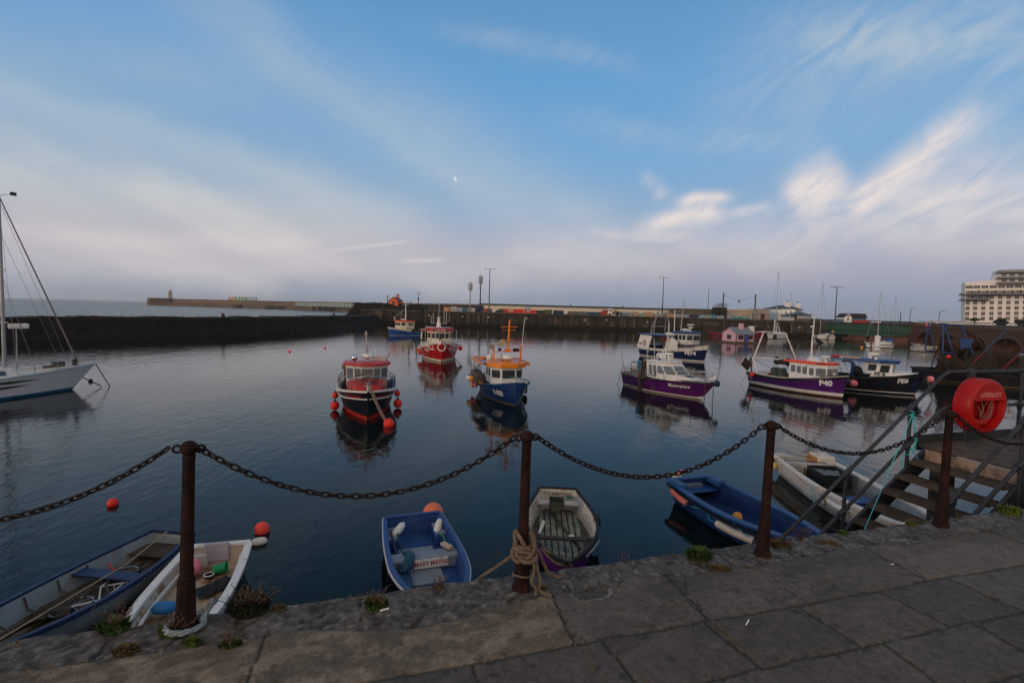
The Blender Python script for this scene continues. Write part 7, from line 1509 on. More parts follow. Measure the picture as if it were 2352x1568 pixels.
# colonnade and kiosks on the arm
def bx(x0, x1, yt, Y, dp, z0=DZ, yt2=None):
 A = at(x0, yt, Y); B_ = at(x1, yt2 or yt+(x1-x0)*.026, Y); return A.x, B_.x, z0, (A.z+B_.z)/2
def block(parent, name, x0, x1, yt, Y, dp, mat, z0=DZ, z1=None, bevel=0):
 a, c, z0, zt = bx(x0, x1, yt, Y, dp, z0); b = MB(); b.box(a, c, Y, Y+dp, z0, z1 or zt); return b.build(name, mat, parent, bevel=bevel), (a, c, z0, z1 or zt)
o = thing('covered_walkway', 'long pale glazed colonnade building on the harbour arm', 'building', (0, 0, 0))
A, B_ = at(683, 700, 488), at(814, 701, 418)
d = (B_-A); d.z = 0; Ld = d.length; u = d.normalized(); R_ = Matrix.Rotation(math.atan2(u.y, u.x), 3, 'Z')
b = MB(); b.obox(A+u*Ld/2+Vector((0, 0, 6.3-A.z)), Ld, 4, 4.0, R_); b.build('wall', M('colonnade_glass', (.20, .30, .30), .4), o); b = MB(); b.obox(A+u*Ld/2+Vector((0, 0, 8.4-A.z)), Ld+1, 5.2, .5, R_); b.build('roof', M('colonnade_roof', (.12, .13, .13), .7), o)
for k in range(20): b = MB(); b.obox(A+u*Ld*(k+.5)/20+R_ @ Vector((0, -2.3, 0))+Vector((0, 0, 6.3-A.z)), .7, .5, 4, R_); b.build('column', M('column_pale', (.50, .50, .46), .6), o)
kio = [(816, 826, 700, (.12, .05, .04), 'brown kiosk left of the yellow kiosk on the harbour arm'), (827, 832, 702, (.55, .45, .06), 'small yellow kiosk on the harbour arm'), (833, 842, 703, (.1, .05, .04), 'dark brown kiosk right of the yellow kiosk on the harbour arm')]
for x0, x1, yt, c, lb in kio:
 o = thing('kiosk', lb, 'kiosk', (0, 0, 0), 0, 'kiosks on the harbour arm'); block(o, 'wall', x0, x1, yt, 392, 3, M('kiosk_%d' % x0 if 0 else 'kiosk_paint_'+'abc'[kio.index((x0, x1, yt, c, lb))], c, .6)); block(o, 'roof', x0-.4, x1+.4, yt-.9, 391.6, 4, DARK, z0=at(x0, yt, 392).z+.02)
def lamp(x, ytop, ybot, Y, label, z0, r=.09, heads=2, group='tall lighting columns', arm_=1.4, cat='lamp post', name='lamp_post'):
 P = at((x[0]+x[1])/2 if isinstance(x, tuple) else x, ybot, Y); P.z = z0; Tz = at(x if not isinstance(x, tuple) else x[1], ytop, Y).z-z0; t = thing(name, label, cat, P, random.uniform(-.3, .3), group)
 b = MB(); b.tube([(0, 0, 0), (0, 0, Tz)], [r*1.4, r*.7], 8); b.build('column', M('column_grey', (.10, .105, .11), .5, metal=.4), t, smooth=50)
 for k in range(heads):
  a = PI*k if heads == 2 else 2*PI*k/heads; b = MB(); u_ = Vector((math.cos(a), math.sin(a), 0)); b.tube([(0, 0, Tz-.1), u_*arm_*.5+Vector((0, 0, Tz+.05)), u_*arm_+Vector((0, 0, Tz-.05))], .05, 5); b.obox(u_*arm_*1.1+Vector((0, 0, Tz-.12)), arm_*.55, arm_*.3, .14, Matrix.Rotation(a, 3, 'Z')); b.build('lamp_head', M('lamp_grey', (.09, .09, .095), .5), t)
 return t
lamp(1123, 617, 716, 170, 'tall twin headed lamp column beside the mobile phone masts', DZ, .16)
lamp(1521, 636.5, 720, 178, 'tall twin headed lamp column behind the striped hoardings', DZ, .16)
lamp(1917.5, 658.7, 740, 160, 'tall four headed lamp column at the left end of the green bridge', DZ, .17, 4)
lamp(1626, 664.5, 709, 190, 'slim lamp column behind the brown concrete building', DZ, .12, 1, arm_=.4)
al = ['harbour arm lamp left of the letter sign', 'harbour arm lamp just left of the letter boards', 'harbour arm lamp right of the letter boards, first after them', 'second harbour arm lamp right of the letter boards', 'third harbour arm lamp right of the letter boards', 'harbour arm lamp over the colonnade left half', 'harbour arm lamp over the colonnade middle', 'harbour arm lamp over the colonnade right end', 'harbour arm lamp left of the orange house pole', 'harbour arm lamp over the yellow kiosk', 'harbour arm lamp left of the orange house', 'harbour arm lamp right of the orange house, first', 'harbour arm lamp right of the orange house, second', 'harbour arm lamp right of the orange house, third']
for k, x_ in enumerate((460, 511, 622, 664, 697, 720, 752, 783, 800, 828, 893, 943, 1003, 1046)):
 q = min(offp(AL, 13), key=lambda q: abs(ray(x_, 705).x/ray(x_, 705).y-q[0]/q[1])); lamp(x_, 688+(x_-500)*.010, 696, q[1], al[k], 8.7, .12, 1, 'lamps along the harbour arm', .9)
# orange and pink houses
def pitched(parent, W, D, h, rh, wall, rf, trim=None, ch=None, chm=None, oh=.15):
 b = MB(); b.prismy([(-W/2, 0), (W/2, 0), (W/2, h), (0, h+rh), (-W/2, h)], 0, D) if False else b.prismx([(0, 0), (D, 0), (D, h), (D/2, h+rh), (0, h)], -W/2, W/2); b.build('wall', wall, parent)
 b = MB()
 for y0, y1, z0, z1 in ((-oh, D/2, h-oh*rh/(D/2), h+rh), (D+oh, D/2, h-oh*rh/(D/2), h+rh)): b.add([(-W/2-oh, y0, z0+.03), (W/2+oh, y0, z0+.03), (W/2+oh, y1, z1+.03), (-W/2-oh, y1, z1+.03), (-W/2-oh, y0, z0+.13), (W/2+oh, y0, z0+.13), (W/2+oh, y1, z1+.13), (-W/2-oh, y1, z1+.13)], [(0, 1, 2, 3), (4, 7, 6, 5), (0, 4, 5, 1), (2, 6, 7, 3), (0, 3, 7, 4), (1, 5, 6, 2)])
 r = b.build('roof', rf, parent)
 if ch: b = MB(); x, y, w_, t_ = ch; b.box(x-w_/2, x+w_/2, y-w_/2, y+w_/2, h*.8, t_); c = b.build('chimney', chm or wall, r); b = MB(); b.box(x-w_/2-.06, x+w_/2+.06, y-w_/2-.06, y+w_/2+.06, t_-.02, t_+.12); b.build('chimney_cap', trim or DARK, c)
 return r
ORH = M('house_orange', (.62, .10, .012), .6, var=.06)
P = at(919.5, 704, 158); t = thing('orange_house', 'small bright orange house sculpture with chimney on the quay end', 'house sculpture', P, PI/2-.25)
pitched(t, 3.4, 3.1, 1.7, 1.15, ORH, M('roof_slate', (.05, .06, .08), .5), M('trim_dark', (.02, .025, .05), .5), (.3, 1.1, .62, 3.7), ORH); b = MB(); b.box(-1.75, -1.70, 1.15, 1.9, .7, 1.6); b.build('window', M('pane_navy', (.01, .012, .05), .3), t)
b = MB(); b.box(-1.76, -1.71, -.05, .05, 0, 1.75); b.box(-1.76, -1.71, 3.05, 3.15, 0, 1.75); b.build('corner_trim', M('trim_dark', (.02, .025, .05)), t)
b = MB(); vs = []; nI, nJ = 40, 10
for i in range(nI+1):
 for j in range(nJ+1):
  x = -52+26*i/nI; y = 154+14*j/nJ; e = min(1, i/4, (nI-i)/5, j/2, (nJ-j)/2); vs.append((x, y, 2+e*(4.4+.5*noise.fractal(Vector((x*.4, y*.4, 2)), 1, 2, 3))))
b.add(vs, [(i*(nJ+1)+j, (i+1)*(nJ+1)+j, (i+1)*(nJ+1)+j+1, i*(nJ+1)+j+1) for i in range(nI) for j in range(nJ)]); o = b.build('rock_mound', STONE, None, smooth=30); tag(o, 'dark rubble mound carrying the orange house at the quay end', 'mound')
b = MB(); x0, x1, z0, z1 = bx(866, 893, 699.5, 165, 3, 4.5); b.box(x0, x1, 165, 168, z0, z1); o = b.build('blue_container', M('cabin_blue', (.05, .25, .42), .6, var=.4, vs=1.2), None); tag(o, 'light blue cabin with faded lettering left of the orange house', 'cabin')
PK = M('house_pink', (.60, .36, .42), .6, var=.06); TK = M('trim_black', (.012, .012, .018), .5)
P0 = px(1665, 787.5); P1 = px(1722, 788); P = px(1695, 787.5); t = thing('floating_house', 'pink floating house sculpture with blue door on a timber raft', 'house sculpture', (P.x+.9, P.y-1, .22), .36); t.scale = (.9, .9, .69)
pitched(t, 5.0, 4.0, 2.35, 1.7, PK, M('house_roof_grey', (.16, .20, .23), .5), TK, (.2, 1.5, .75, 5.3), PK, .22)
b = MB(); b.box(-3.0, 3.0, -.5, 4.5, -.35, .0); b.build('raft', M('raft_timber', (.10, .085, .05), .9, var=.5), t)
for x0, x1 in ((-1.95, -.55), (.95, 2.15)):
 b = MB(); b.box(x0, x1, -.03, .0, .75, 1.95); f = b.build('window', TK, t); b = MB(); m2 = (x0+x1)/2
 for a, c in ((x0+.1, m2-.04), (m2+.04, x1-.1)):
  for e, g in ((.85, 1.32), (1.40, 1.87)): b.box(a, c, -.045, -.03, e, g)
 b.build('pane', M('pane_dark', (.04, .05, .06), .2), f)
b = MB(); b.box(-.1, .75, -.04, .0, .05, 2.2); b.build('door', M('door_blue', (.05, .07, .35), .5), t)
b = MB(); b.box(-2.545, -2.505, 1.4, 2.6, .75, 2.0); f = b.build('window', TK, t); b = MB()
for a, c in ((1.5, 1.97), (2.04, 2.5)):
 for e, g in ((.85, 1.33), (1.4, 1.9)): b.box(-2.56, -2.545, a, c, e, g)
b.build('pane', M('pane_dark', (.04, .05, .06)), f)
for x_ in (-2.5, -.25, .9, 2.5): b = MB(); b.box(x_-.08, x_+.08, -.025, .01, .0, 2.3); b.build('trim_board', TK, t)
b = MB(); b.box(-2.6, 2.6, -.03, .0, .0, .18); b.box(-2.53, -2.50, 0, 4, 0, .15); b.build('base_trim', TK, t)
# long warehouse and container yard
o = thing('warehouse', 'very long low cream warehouse with dark roof edge behind the container yard', 'warehouse', (0, 0, 0))
A, B_ = at(1109, 699.5, 235), at(1562, 712, 228); b = MB(); b.add([(A.x, 235, DZ), (B_.x, 228, DZ), (B_.x, 248, DZ), (A.x, 255, DZ), (A.x, 235, A.z), (B_.x, 228, B_.z), (B_.x, 248, B_.z), (A.x, 255, A.z)], [(0, 1, 5, 4), (1, 2, 6, 5), (2, 3, 7, 6), (3, 0, 4, 7), (4, 5, 6, 7)]); b.build('wall', M('warehouse_cream', (.62, .54, .44), .8, var=.08, vs=.2), o)
b = MB(); b.bar((A.x-.5, 234.7, A.z+.25), (B_.x+.5, 227.7, B_.z+.25), .8, .6); b.build('roof_edge', M('roof_navy', (.02, .03, .05), .6), o); block(o, 'door', 1205, 1217, 705.5, 233, .5, M('door_blue_grey', (.25, .33, .42), .6)); block(o, 'roof_vent', 1310, 1311.4, 697, 240, .6, DARK, z0=8)
for x_ in (1430, ): block(o, 'roof_vent', 1429, 1431.5, 702.5, 240, .6, DARK, z0=8)
o = thing('sea_wall', 'brown sea wall with colonnade behind the huts near the quay end', 'wall', (0, 0, 0)); A, B_ = at(938, 697.5, 262), at(1112, 703.5, 240)
b = MB(); b.bar((A.x, 262, (DZ+A.z)/2), (B_.x, 240, (DZ+B_.z)/2), 2, A.z-DZ); b.build('wall', M('seawall_brown', (.05, .038, .032), .9, var=.4, vs=.3), o)
for k in range(16): q = k/15; b = MB(); xx_ = A.x+(B_.x-A.x)*q; yy_ = 262-22*q; b.box(xx_-.2, xx_+.2, yy_-1.6, yy_-1.2, DZ, DZ+3.0); b.build('column', DARK, o)
TW = M('hoarding_teal', (.010, .085, .13), .6, var=.12, vs=.8); ply = M('plywood_hut', (.40, .25, .14), .8, var=.15, vs=.8)
def container(x0, x1, yt, mat, label, cat='container', Y=158, dp=2.6, wave=0, gable=0, win=0, name=None):
 a, c, z0, z1 = bx(x0, x1, yt, Y, dp); t = thing(name or cat.replace(' ', '_'), label, cat, ((a+c)/2, Y, DZ), 0, 'containers and huts along the far quay'); W = c-a; H_ = z1-z0
 b = MB(); n_ = max(4, int(W/.55));
 if gable: b.prismy([(-W/2, 0), (W/2, 0), (W/2, H_*.82), (-W*.05, H_*1.1), (-W/2, H_*.88)], 0, dp)
 else:
  b.box(-W/2, W/2, 0, dp, 0, H_)
  if not wave:
   for k in range(n_): xk = -W/2+W*(k+.5)/n_; b.box(xk-W/n_*.25, xk+W/n_*.25, -.05, 0, .12, H_-.12)
 b.build('shell', mat, t)
 if gable: b = MB(); b.add([(-W/2-.15, -.2, H_*.88+.02), (-W*.05, -.2, H_*1.1+.04), (-W*.05, dp+.2, H_*1.1+.04), (-W/2-.15, dp+.2, H_*.88+.02), (W/2+.15, -.2, H_*.80+.02), (W/2+.15, dp+.2, H_*.80+.02)], [(0, 1, 2, 3), (1, 4, 5, 2)]); b.build('roof', M('hut_roof', (.40, .38, .36), .7), t, fix=False)
 if wave:
  for zz in (.22, .52, .82):
   b = MB(); K = max(10, int(W*4)); vs = []
   for k in range(K+1): x = -W/2+W*k/K; z = H_*zz+.20*abs(math.sin((a+x+W/2)*1.6))-.08; vs += [(x, -.03, z-.05), (x, -.03, z+.05)]
   b.add(vs, [(2*k, 2*k+2, 2*k+3, 2*k+1) for k in range(K)]); b.build('wave_stripe', LETW, t, fix=False)
 if win: b = MB(); b.box(-W*.28, -W*.05, -.08, -.05, H_*.35, H_*.85); b.build('window', M('container_window', (.3, .36, .33), .3), t)
 return t
C_ = lambda n, c, v=.2: M('container_'+n, c, .6, var=v, vs=1)
container(1020, 1033, 705, C_('tan', (.48, .22, .10)), 'small tan orange stall with blue awning, leftmost of the quay huts', 'stall', 190)
container(1035, 1048, 703.6, C_('offwhite', (.42, .38, .36)), 'off white stall second from the left among the quay huts', 'stall', 190, win=1)
container(1049, 1062, 706, C_('paleblue', (.3, .36, .42)), 'pale blue and white beach hut left of the teal hut', 'hut', 185); container(1063, 1073, 706.5, C_('tealhut', (.04, .15, .2)), 'dark teal beach hut left of the grey slatted hut', 'hut', 180); container(1074, 1080, 707, C_('slat', (.3, .27, .24)), 'narrow grey slatted hut among the quay huts', 'hut', 176); container(1082, 1090.5, 707, C_('whitehut', (.45, .47, .46)), 'white framed open hut beside the navy container', 'hut', 172, win=1)
container(1091, 1111, 703.6, C_('navy', (.015, .03, .07)), 'navy container at the foot of the phone masts', 'container', 175)
container(1109, 1130, 708, C_('greyframe', (.10, .11, .13)), 'grey container with a red lifebuoy disc at the lamp foot', 'container', 165); b = MB(); P = at(1116, 712.5, 164.5); b.lathe([(.6, 0), (.6, .1)], P, 16, Matrix.Rotation(PI/2, 3, 'X')); tag(b.build('red_disc', REDB, None), 'red round disc on the grey container by the lamp foot', 'sign')
container(1159, 1203, 709, C_('red', (.55, .035, .02), .1), 'long bright red container cabin with green window, left one of the red pair', 'container', win=1)
container(1204.5, 1232, 711, C_('red', (.55, .035, .02)), 'shorter bright red container cabin with dark window, right one of the red pair', 'container', win=1)
container(1233, 1250, 712, C_('darkgreen', (.02, .045, .03)), 'dark green container right of the red cabins', 'container'); container(1250.5, 1268, 711, C_('olive', (.06, .075, .02)), 'olive green container right of the dark green one', 'container'); container(1272, 1295, 712.5, C_('midnight', (.012, .025, .06)), 'midnight blue container left of the long grey one', 'container')
container(1306, 1351.5, 714.5, C_('midgrey', (.09, .10, .11)), 'long grey container left of the teal container', 'container'); container(1353, 1384, 716, C_('teal', (.02, .07, .11)), 'teal blue container left of the lorry', 'container')
hb = [(1428.4, 1455, 716.5, 1, 'first from the left, widest, right of the lorry'), (1455.6, 1466, 717, 0, 'small, between the first and second striped ones'), (1466.4, 1480.6, 718.5, 1, 'narrow, second from the left'), (1481.2, 1501, 717.5, 0, 'middle, with pale sloping roof'), (1501.8, 1524, 719.5, 1, 'third from the left, at the lamp foot'), (1527, 1550, 718.5, 0, 'rightmost, with pale roof'),
  (1550.6, 1589, 721.5, 1, 'fourth from the left, longest with double width'), (1605.5, 1634.5, 723, 1, 'fifth from the left, right of the purple container'), (1646.5, 1662.7, 724.8, 1, 'sixth from the left, right of the light blue box'), (1669.8, 1688.6, 725.2, 1, 'last before the turquoise cabins')]
for x0, x1, yt, wv, lb in hb: container(x0, x1, yt, TW if wv else ply, ('teal wave striped hoarding, ' if wv else 'plywood hut, ')+lb, 'hoarding' if wv else 'hut', 158 if x1 < 1600 else 152, wave=wv, gable=not wv)
container(1590, 1604.5, 722, C_('purple', (.05, .035, .08)), 'dull purple container between striped hoardings', 'container', 154); container(1635.5, 1645, 723, C_('lightblue', (.08, .25, .38)), 'light blue box between striped hoardings', 'container', 152)
container(1689.5, 1702, 726.5, C_('turq', (.04, .26, .27)), 'turquoise cabin with white frame, left of the pair', 'cabin', 150, win=1); container(1703, 1721, 727, C_('turq', (.04, .26, .27)), 'turquoise cabin with glazed front, right of the pair', 'cabin', 149, win=1)
# lorry
a, c, z0, z1 = bx(1397, 1424, 714.5, 156, 2.4); t = thing('lorry', 'white cabbed box lorry with black rainbow striped side among the containers', 'lorry', (a, 156, DZ), 0); W = c-a
b = MB(); b.box(W*.38, W, 0, 2.3, .5, z1-z0); b.build('cargo_box', M('lorry_black', (.02, .02, .025), .4), t)
for k, cc in enumerate(((.5, .03, .03), (.6, .35, .02), (.05, .3, .06), (.03, .12, .4), (.2, .03, .25))): b = MB(); x_ = W*(.42+.045*k); b.add([(x_, -.03, .7), (x_+W*.035, -.03, .7), (x_+W*.035+.35, -.03, 2.4), (x_+.35, -.03, 2.4)], [(0, 1, 2, 3)]); b.build('colour_stripe', M('stripe_'+'roygv'[k], cc, .5), t, fix=False)
b = MB(); b.prismy([(0, .4), (W*.36, .4), (W*.36, 2.4), (W*.18, 2.4), (W*.07, 1.5), (0, 1.3)], .1, 2.2); b.build('cab', CLEANW, t); b = MB(); b.prismy([(W*.11, 1.45), (W*.30, 1.45), (W*.30, 2.15), (W*.19, 2.15)], .05, .1); b.build('window', GLASS, t)
for x_ in (W*.15, W*.8): b = MB(); b.lathe([(.42, 0), (.42, .3)], (x_, .3, .42), 14, Matrix.Rotation(PI/2, 3, 'X')); b.build('wheel', BLACK, t)
t = thing('red_van', 'small dark red van cab left of the lorry', 'van', at(1389, 722, 157)); t.location.z = DZ; b = MB(); b.prismy([(-1.2, .3), (1.1, .3), (1.1, 1.9), (-.5, 1.9), (-1.1, 1.1)], 0, 1.8); b.build('body', REDB, t, bevel=.1); b = MB(); b.box(-.6, .6, -.02, .0, 1.1, 1.7); b.build('window', GLASS, t)
t = thing('parked_car', 'dark parked car left of the bright red container cabins', 'car', at(1153, 718, 158)); t.location.z = DZ; b = MB(); b.prismy([(-2.1, .25), (2.1, .25), (2.1, .8), (1.3, .9), (.7, 1.4), (-.9, 1.4), (-1.5, .9), (-2.1, .8)], 0, 1.7); b.build('body', M('car_dark', (.03, .04, .05), .3), t, bevel=.08); b = MB(); b.prismy([(.6, .9), (1.1, .9), (.6, 1.3), (-.8, 1.3), (-1.3, .9)], -.02, 0); b.build('window', GLASS, t)
for x_ in (-1.3, 1.3): b = MB(); b.lathe([(.32, 0), (.32, .2)], (x_, .15, .32), 12, Matrix.Rotation(PI/2, 3, 'X')); b.build('wheel', BLACK, t)
# masts
for x_, yt, Y, r, lb in ((1080.3, 646, 178, .2, 'shorter pale phone mast with antenna cluster, left of the pair'), (1103.5, 630, 176, .26, 'taller dark phone mast with antenna drum and stays, right of the pair')):
 P = at(x_-1, 714, Y); P.z = DZ; Tz = at(x_, yt, Y).z-DZ; t = thing('phone_mast', lb, 'mast', P); b = MB(); b.tube([(0, 0, 0), (0, 0, Tz-1)], [r, r*.7], 8); b.build('column', M('mast_steel' if x_ < 1090 else 'mast_dark', (.25, .25, .25) if x_ < 1090 else (.04, .045, .05), .5), t, smooth=50)
 for k in range(5): a = 2*PI*k/5; b = MB(); b.box(.6*math.cos(a)-.16, .6*math.cos(a)+.16, .6*math.sin(a)-.1, .6*math.sin(a)+.1, Tz-3.4, Tz-.6); b.tube([(0, 0, Tz-2.6), (.55*math.cos(a), .55*math.sin(a), Tz-2.6)], .05, 4); b.build('antenna_panel', M('antenna_grey', (.26, .25, .24), .6), t)
 b = MB(); b.tube([(0, 0, Tz-3.2), (0, 0, Tz)], .1, 6); b.build('finial', DARK, t)
 if x_ > 1090:
  for dx, dy in ((3.0, 0), (-3.0, 0), (0, 3)): wire(t, [(0, 0, 3.4), (dx*.8, dy*.8, 0)], .10, DARK, 'brace'); wire(t, [(0, 0, Tz-4), (dx*2.4, dy*2.4, 0)], .025, DARK, 'stay')
t = lamp(960.5, 671.5, 713, 165, 'short mast with small crossarm lamps right of the orange house', DZ, .12, 2, 'tall lighting columns', .7); b = MB(); b.box(-.25, .25, -.2, .2, 3.4, 4.2); b.build('junction_box', DARK, t); b = MB(); b.box(-2.2, 1, -1, 1, 0, .9); b.build('plinth', M('plinth_conc', (.2, .17, .14), .9), t)
for x_, yt, yb, Y, lb in ((1661, 672.8, 708, 170, 'dark strut pole rising from the scaffold tower'), (1734.5, 676.3, 711, 168, 'dark strut pole above the cream building'), (891, 678, 703, 163, 'dark pole left of the orange house'), (1979+0, 0, 0, 0, '')):
 if not Y: continue
 P = at(x_-.6, yb, Y); Tz = at(x_, yt, Y).z; P.z = DZ; b = MB(); b.tube([(0, 0, 0), (0, 0, Tz-DZ)], .22 if Y > 165 else .14, 8); tag(b.build('steel_pole', M('pole_brown', (.035, .028, .03), .6), None, loc=P, smooth=50), lb, 'pole')
t = thing('hanging_lamp', 'small dark lamp hung on a wire between the two strut poles', 'lamp', at(1697.5, 692, 168)); b = MB(); b.lathe([(.45, -.3), (.3, 0), (.08, .45)], n=10); b.build('shade', DARK, t); A, B_ = at(1661, 673, 169)-t.location, at(1734.5, 678, 168)-t.location; wire(t, sagline(A, (0, 0, .45), .4), .03, DARK, 'wire'); wire(t, sagline((0, 0, .45), B_, .4), .03, DARK, 'wire')
# station buildings
o = thing('concrete_building', 'long blank brown concrete building left of the scaffold tower', 'building', (0, 0, 0)); block(o, 'wall', 1560.5, 1646, 708.5, 178, 12, M('brown_concrete', (.11, .09, .07), .9, var=.35, vs=.35, rust=(.17, .14, .11), rs=.25, ra=.55, streak=.6)); block(o, 'coping', 1560, 1646.5, 708.0, 177.8, 12.5, M('dark_coping', (.05, .045, .04), .9), z0=at(1560, 709.2, 178).z)
block(o, 'annex', 1662.7, 1697, 711.5, 174, 8, M('stained_concrete', (.12, .105, .09), .9, var=.5, vs=.6, rust=(.04, .035, .03), rs=.4, ra=.52))
t = thing('scaffold_tower', 'dark tower with scaffolding on top between the concrete and cream buildings', 'tower', (0, 0, 0)); block(t, 'wall', 1646.3, 1670, 705.5, 172, 4, M('tower_dark', (.03, .025, .022), .9, var=.4)); block(t, 'platform', 1650, 1670.5, 702.6, 171, 5, M('plank_tan', (.2, .13, .08), .8), z0=at(1650, 704, 172).z)
A = at(1652, 703, 171.5); B_ = at(1670, 703.5, 171.5); b = MB()
for k in range(6): x_ = A.x+(B_.x-A.x)*k/5; b.tube([(x_, 171.5, A.z), (x_, 171.5, A.z+1.0)], .05, 4); b.tube([(x_, 175, A.z), (x_, 175, A.z+1.0)], .05, 4)
for z_ in (.5, 1.0): b.tube([(A.x, 171.5, A.z+z_), (B_.x, 171.5, A.z+z_)], .05, 4); b.tube([(A.x, 175, A.z+z_), (B_.x, 175, A.z+z_)], .05, 4)
b.build('scaffold_rail', DARK, t)
t = thing('cream_building', 'cream rendered building with tall windows and a stone portico with brown door', 'building', (0, 0, 0)); _, (a, c, z0, z1) = block(t, 'wall', 1697, 1741, 711, 163, 10, M('cream_render', (.42, .33, .27), .8, var=.08)); block(t, 'parapet', 1696.5, 1741.5, 710.2, 162.8, 10.4, M('parapet_cream', (.5, .42, .36), .8), z0=z1-.25)
for x0, x1, yt, yb in ((1705, 1710, 719, 727), (1715.5, 1720.5, 719, 727), (1727.5, 1733, 719.5, 736)):
 p0, p1 = at(x0, yt, 162.9), at(x1, yb, 162.9); b = MB(); b.box(p0.x, p1.x, 162.85, 163, max(DZ+.1, p1.z), p0.z); f = b.build('window', M('window_white', (.5, .48, .45), .6) if x0 > 1725 else M('blind_recess', (.36, .28, .22), .8), t)
 if x0 > 1725:
  m_ = (p0.x+p1.x)/2; b = MB()
  for e, g in ((p0.x+.08, m_-.05), (m_+.05, p1.x-.08)):
   for k in range(3): zz = max(DZ+.1, p1.z); hh = (p0.z-zz)/3; b.box(e, g, 162.82, 162.85, zz+hh*k+.06, zz+hh*(k+1)-.06)
  b.build('pane', GLASS, f)
_, (a, c, z0, z1) = block(t, 'portico', 1741.5, 1768, 709, 160, 8, M('portico_stone', (.28, .25, .23), .85, var=.2, vs=.6)); block(t, 'portico_cornice', 1740.5, 1769, 713, 159.7, 8.6, M('portico_stone', (.28, .25, .23)), z0=z1-1.6, z1=z1-1.2); block(t, 'door', 1748, 1757, 718, 159.9, .3, M('door_brown', (.09, .035, .025), .7))
for x_ in (1743.5, 1760, 1765): block(t, 'pilaster', x_, x_+1.6, 715, 159.8, .3, M('pilaster', (.36, .33, .31), .8))
# white hipped house
t = thing('white_house', 'white two storey house with slate hipped roof and two chimneys', 'house', (0, 0, 0)); Y = 165; WHW = M('house_white', (.78, .78, .76), .8, var=.06); SL_ = M('slate', (.05, .065, .08), .6, var=.2)
A, B_ = at(1788, 709.5, Y), at(1853, 711, Y); zt = A.z; b = MB(); b.box(A.x, (A.x*.4+B_.x*.6), Y, Y+9, DZ, zt); b.box((A.x*.4+B_.x*.6), B_.x, Y+2.5, Y+11, DZ, zt-.1); b.build('wall', WHW, t)
rt = at(1820, 701.5, Y+4).z; b = MB(); x0, x1 = A.x-.4, B_.x+.4; b.add([(x0, Y-.5, zt), (x1, Y-.5+2, zt), (x1, Y+11.5, zt), (x0, Y+11.5, zt), (x0+3.2, Y+5, rt), (x1-3.2, Y+5.5, rt)], [(0, 1, 5, 4), (1, 2, 5), (2, 3, 4, 5), (3, 0, 4), (0, 3, 2, 1)]); rf = b.build('roof', SL_, t)
for x_, yt in ((1808.5, 694), (1831.5, 696.5)): p = at(x_, yt, Y+4); b = MB(); b.box(p.x-.7, p.x+.7, Y+3.4, Y+4.6, zt, p.z); b.box(p.x-.95, p.x+.95, Y+3.2, Y+4.8, p.z-.5, p.z-.3); c2 = b.build('chimney', WHW, rf); b = MB(); b.lathe([(.2, 0), (.2, .6)], (p.x, Y+4, p.z), 8); b.build('chimney_pot', DARK, c2)
for x_, yt, yb in ((1804, 714, 722), (1816, 714, 722), (1827, 714.5, 722), (1804, 727, 735)): p0, p1 = at(x_, yt, Y), at(x_+2, yb, Y); dy = 0; b = MB(); b.box(p0.x, p1.x, Y-.05, Y, p1.z, p0.z); b.build('window', GLASS, t)
b = MB(); p = at(1788, 722, Y); b.box(A.x-.02, A.x*.4+B_.x*.6, Y-.08, Y, p.z-.1, p.z+.1); b.build('string_course', GREYP, t)
t = thing('signal_box', 'railway signal box with band of windows over a brick base and slate roof', 'signal box', (0, 0, 0)); Y = 150
A, B_ = at(1830, 728, Y), at(1862, 729, Y); zt = at(1840, 723.5, Y).z; zm = at(1840, 733, Y).z; b = MB(); b.box(A.x, B_.x, Y, Y+6, DZ, zm); b.build('wall', M('brick_dull', (.13, .075, .05), .9, var=.3, vs=1.5), t); b = MB(); b.box(A.x-.1, B_.x+.1, Y-.1, Y+6, zm, zt); b.build('window_band', M('sb_dark', (.03, .035, .04), .6), t)
for k in range(9): w_ = (B_.x-A.x)/9; b = MB(); x_ = A.x+w_*k+.08; z_ = (zm+zt)/2; b.box(x_, x_+w_-.16, Y-.16, Y-.1, zm+.15, zt-.15); f = b.build('window', LETW, t); b = MB(); b.box(x_+.07, x_+w_-.23, Y-.18, Y-.16, zm+.22, zt-.22); b.build('pane', GLASSL, f)
b = MB(); x0, x1 = A.x-2.6, B_.x+.5; rz = at(1840, 716.5, Y+3).z; b.add([(A.x-.6, Y-.6, zt), (x1, Y-.6, zt), (x1, Y+6.6, zt), (A.x-.6, Y+6.6, zt), (A.x+1.6, Y+3, rz), (x1-1.8, Y+3, rz)], [(0, 1, 5, 4), (1, 2, 5), (2, 3, 4, 5), (3, 0, 4), (0, 3, 2, 1)]); b.add([(x0, Y+.4, zt-.5), (A.x-.6, Y+.4, zt-.5), (A.x-.6, Y+5, zt-.5), (x0, Y+5, zt-.5), (A.x-.6, Y+2.6, zt+.5), (x0+1, Y+2.6, zt+.4)], [(0, 1, 4, 5), (2, 3, 5, 4), (3, 0, 5), (0, 3, 2, 1)]); b.build('roof', SL_, t)
b = MB(); b.box(x0+.3, A.x, Y+.9, Y+4.5, DZ, zt-.5); b.build('lean_to', M('leanto_white', (.5, .5, .48), .8), t)
t = thing('brick_wall', 'low rust brown wall and dark shed right of the signal box', 'wall', (0, 0, 0)); block(t, 'wall', 1845, 1884, 739.5, 141, 1, M('brick_orange', (.16, .07, .04), .9, var=.3), z0=3.6); block(t, 'shed', 1866, 1890, 731.5, 150, 4, M('shed_dark', (.05, .05, .05), .9))
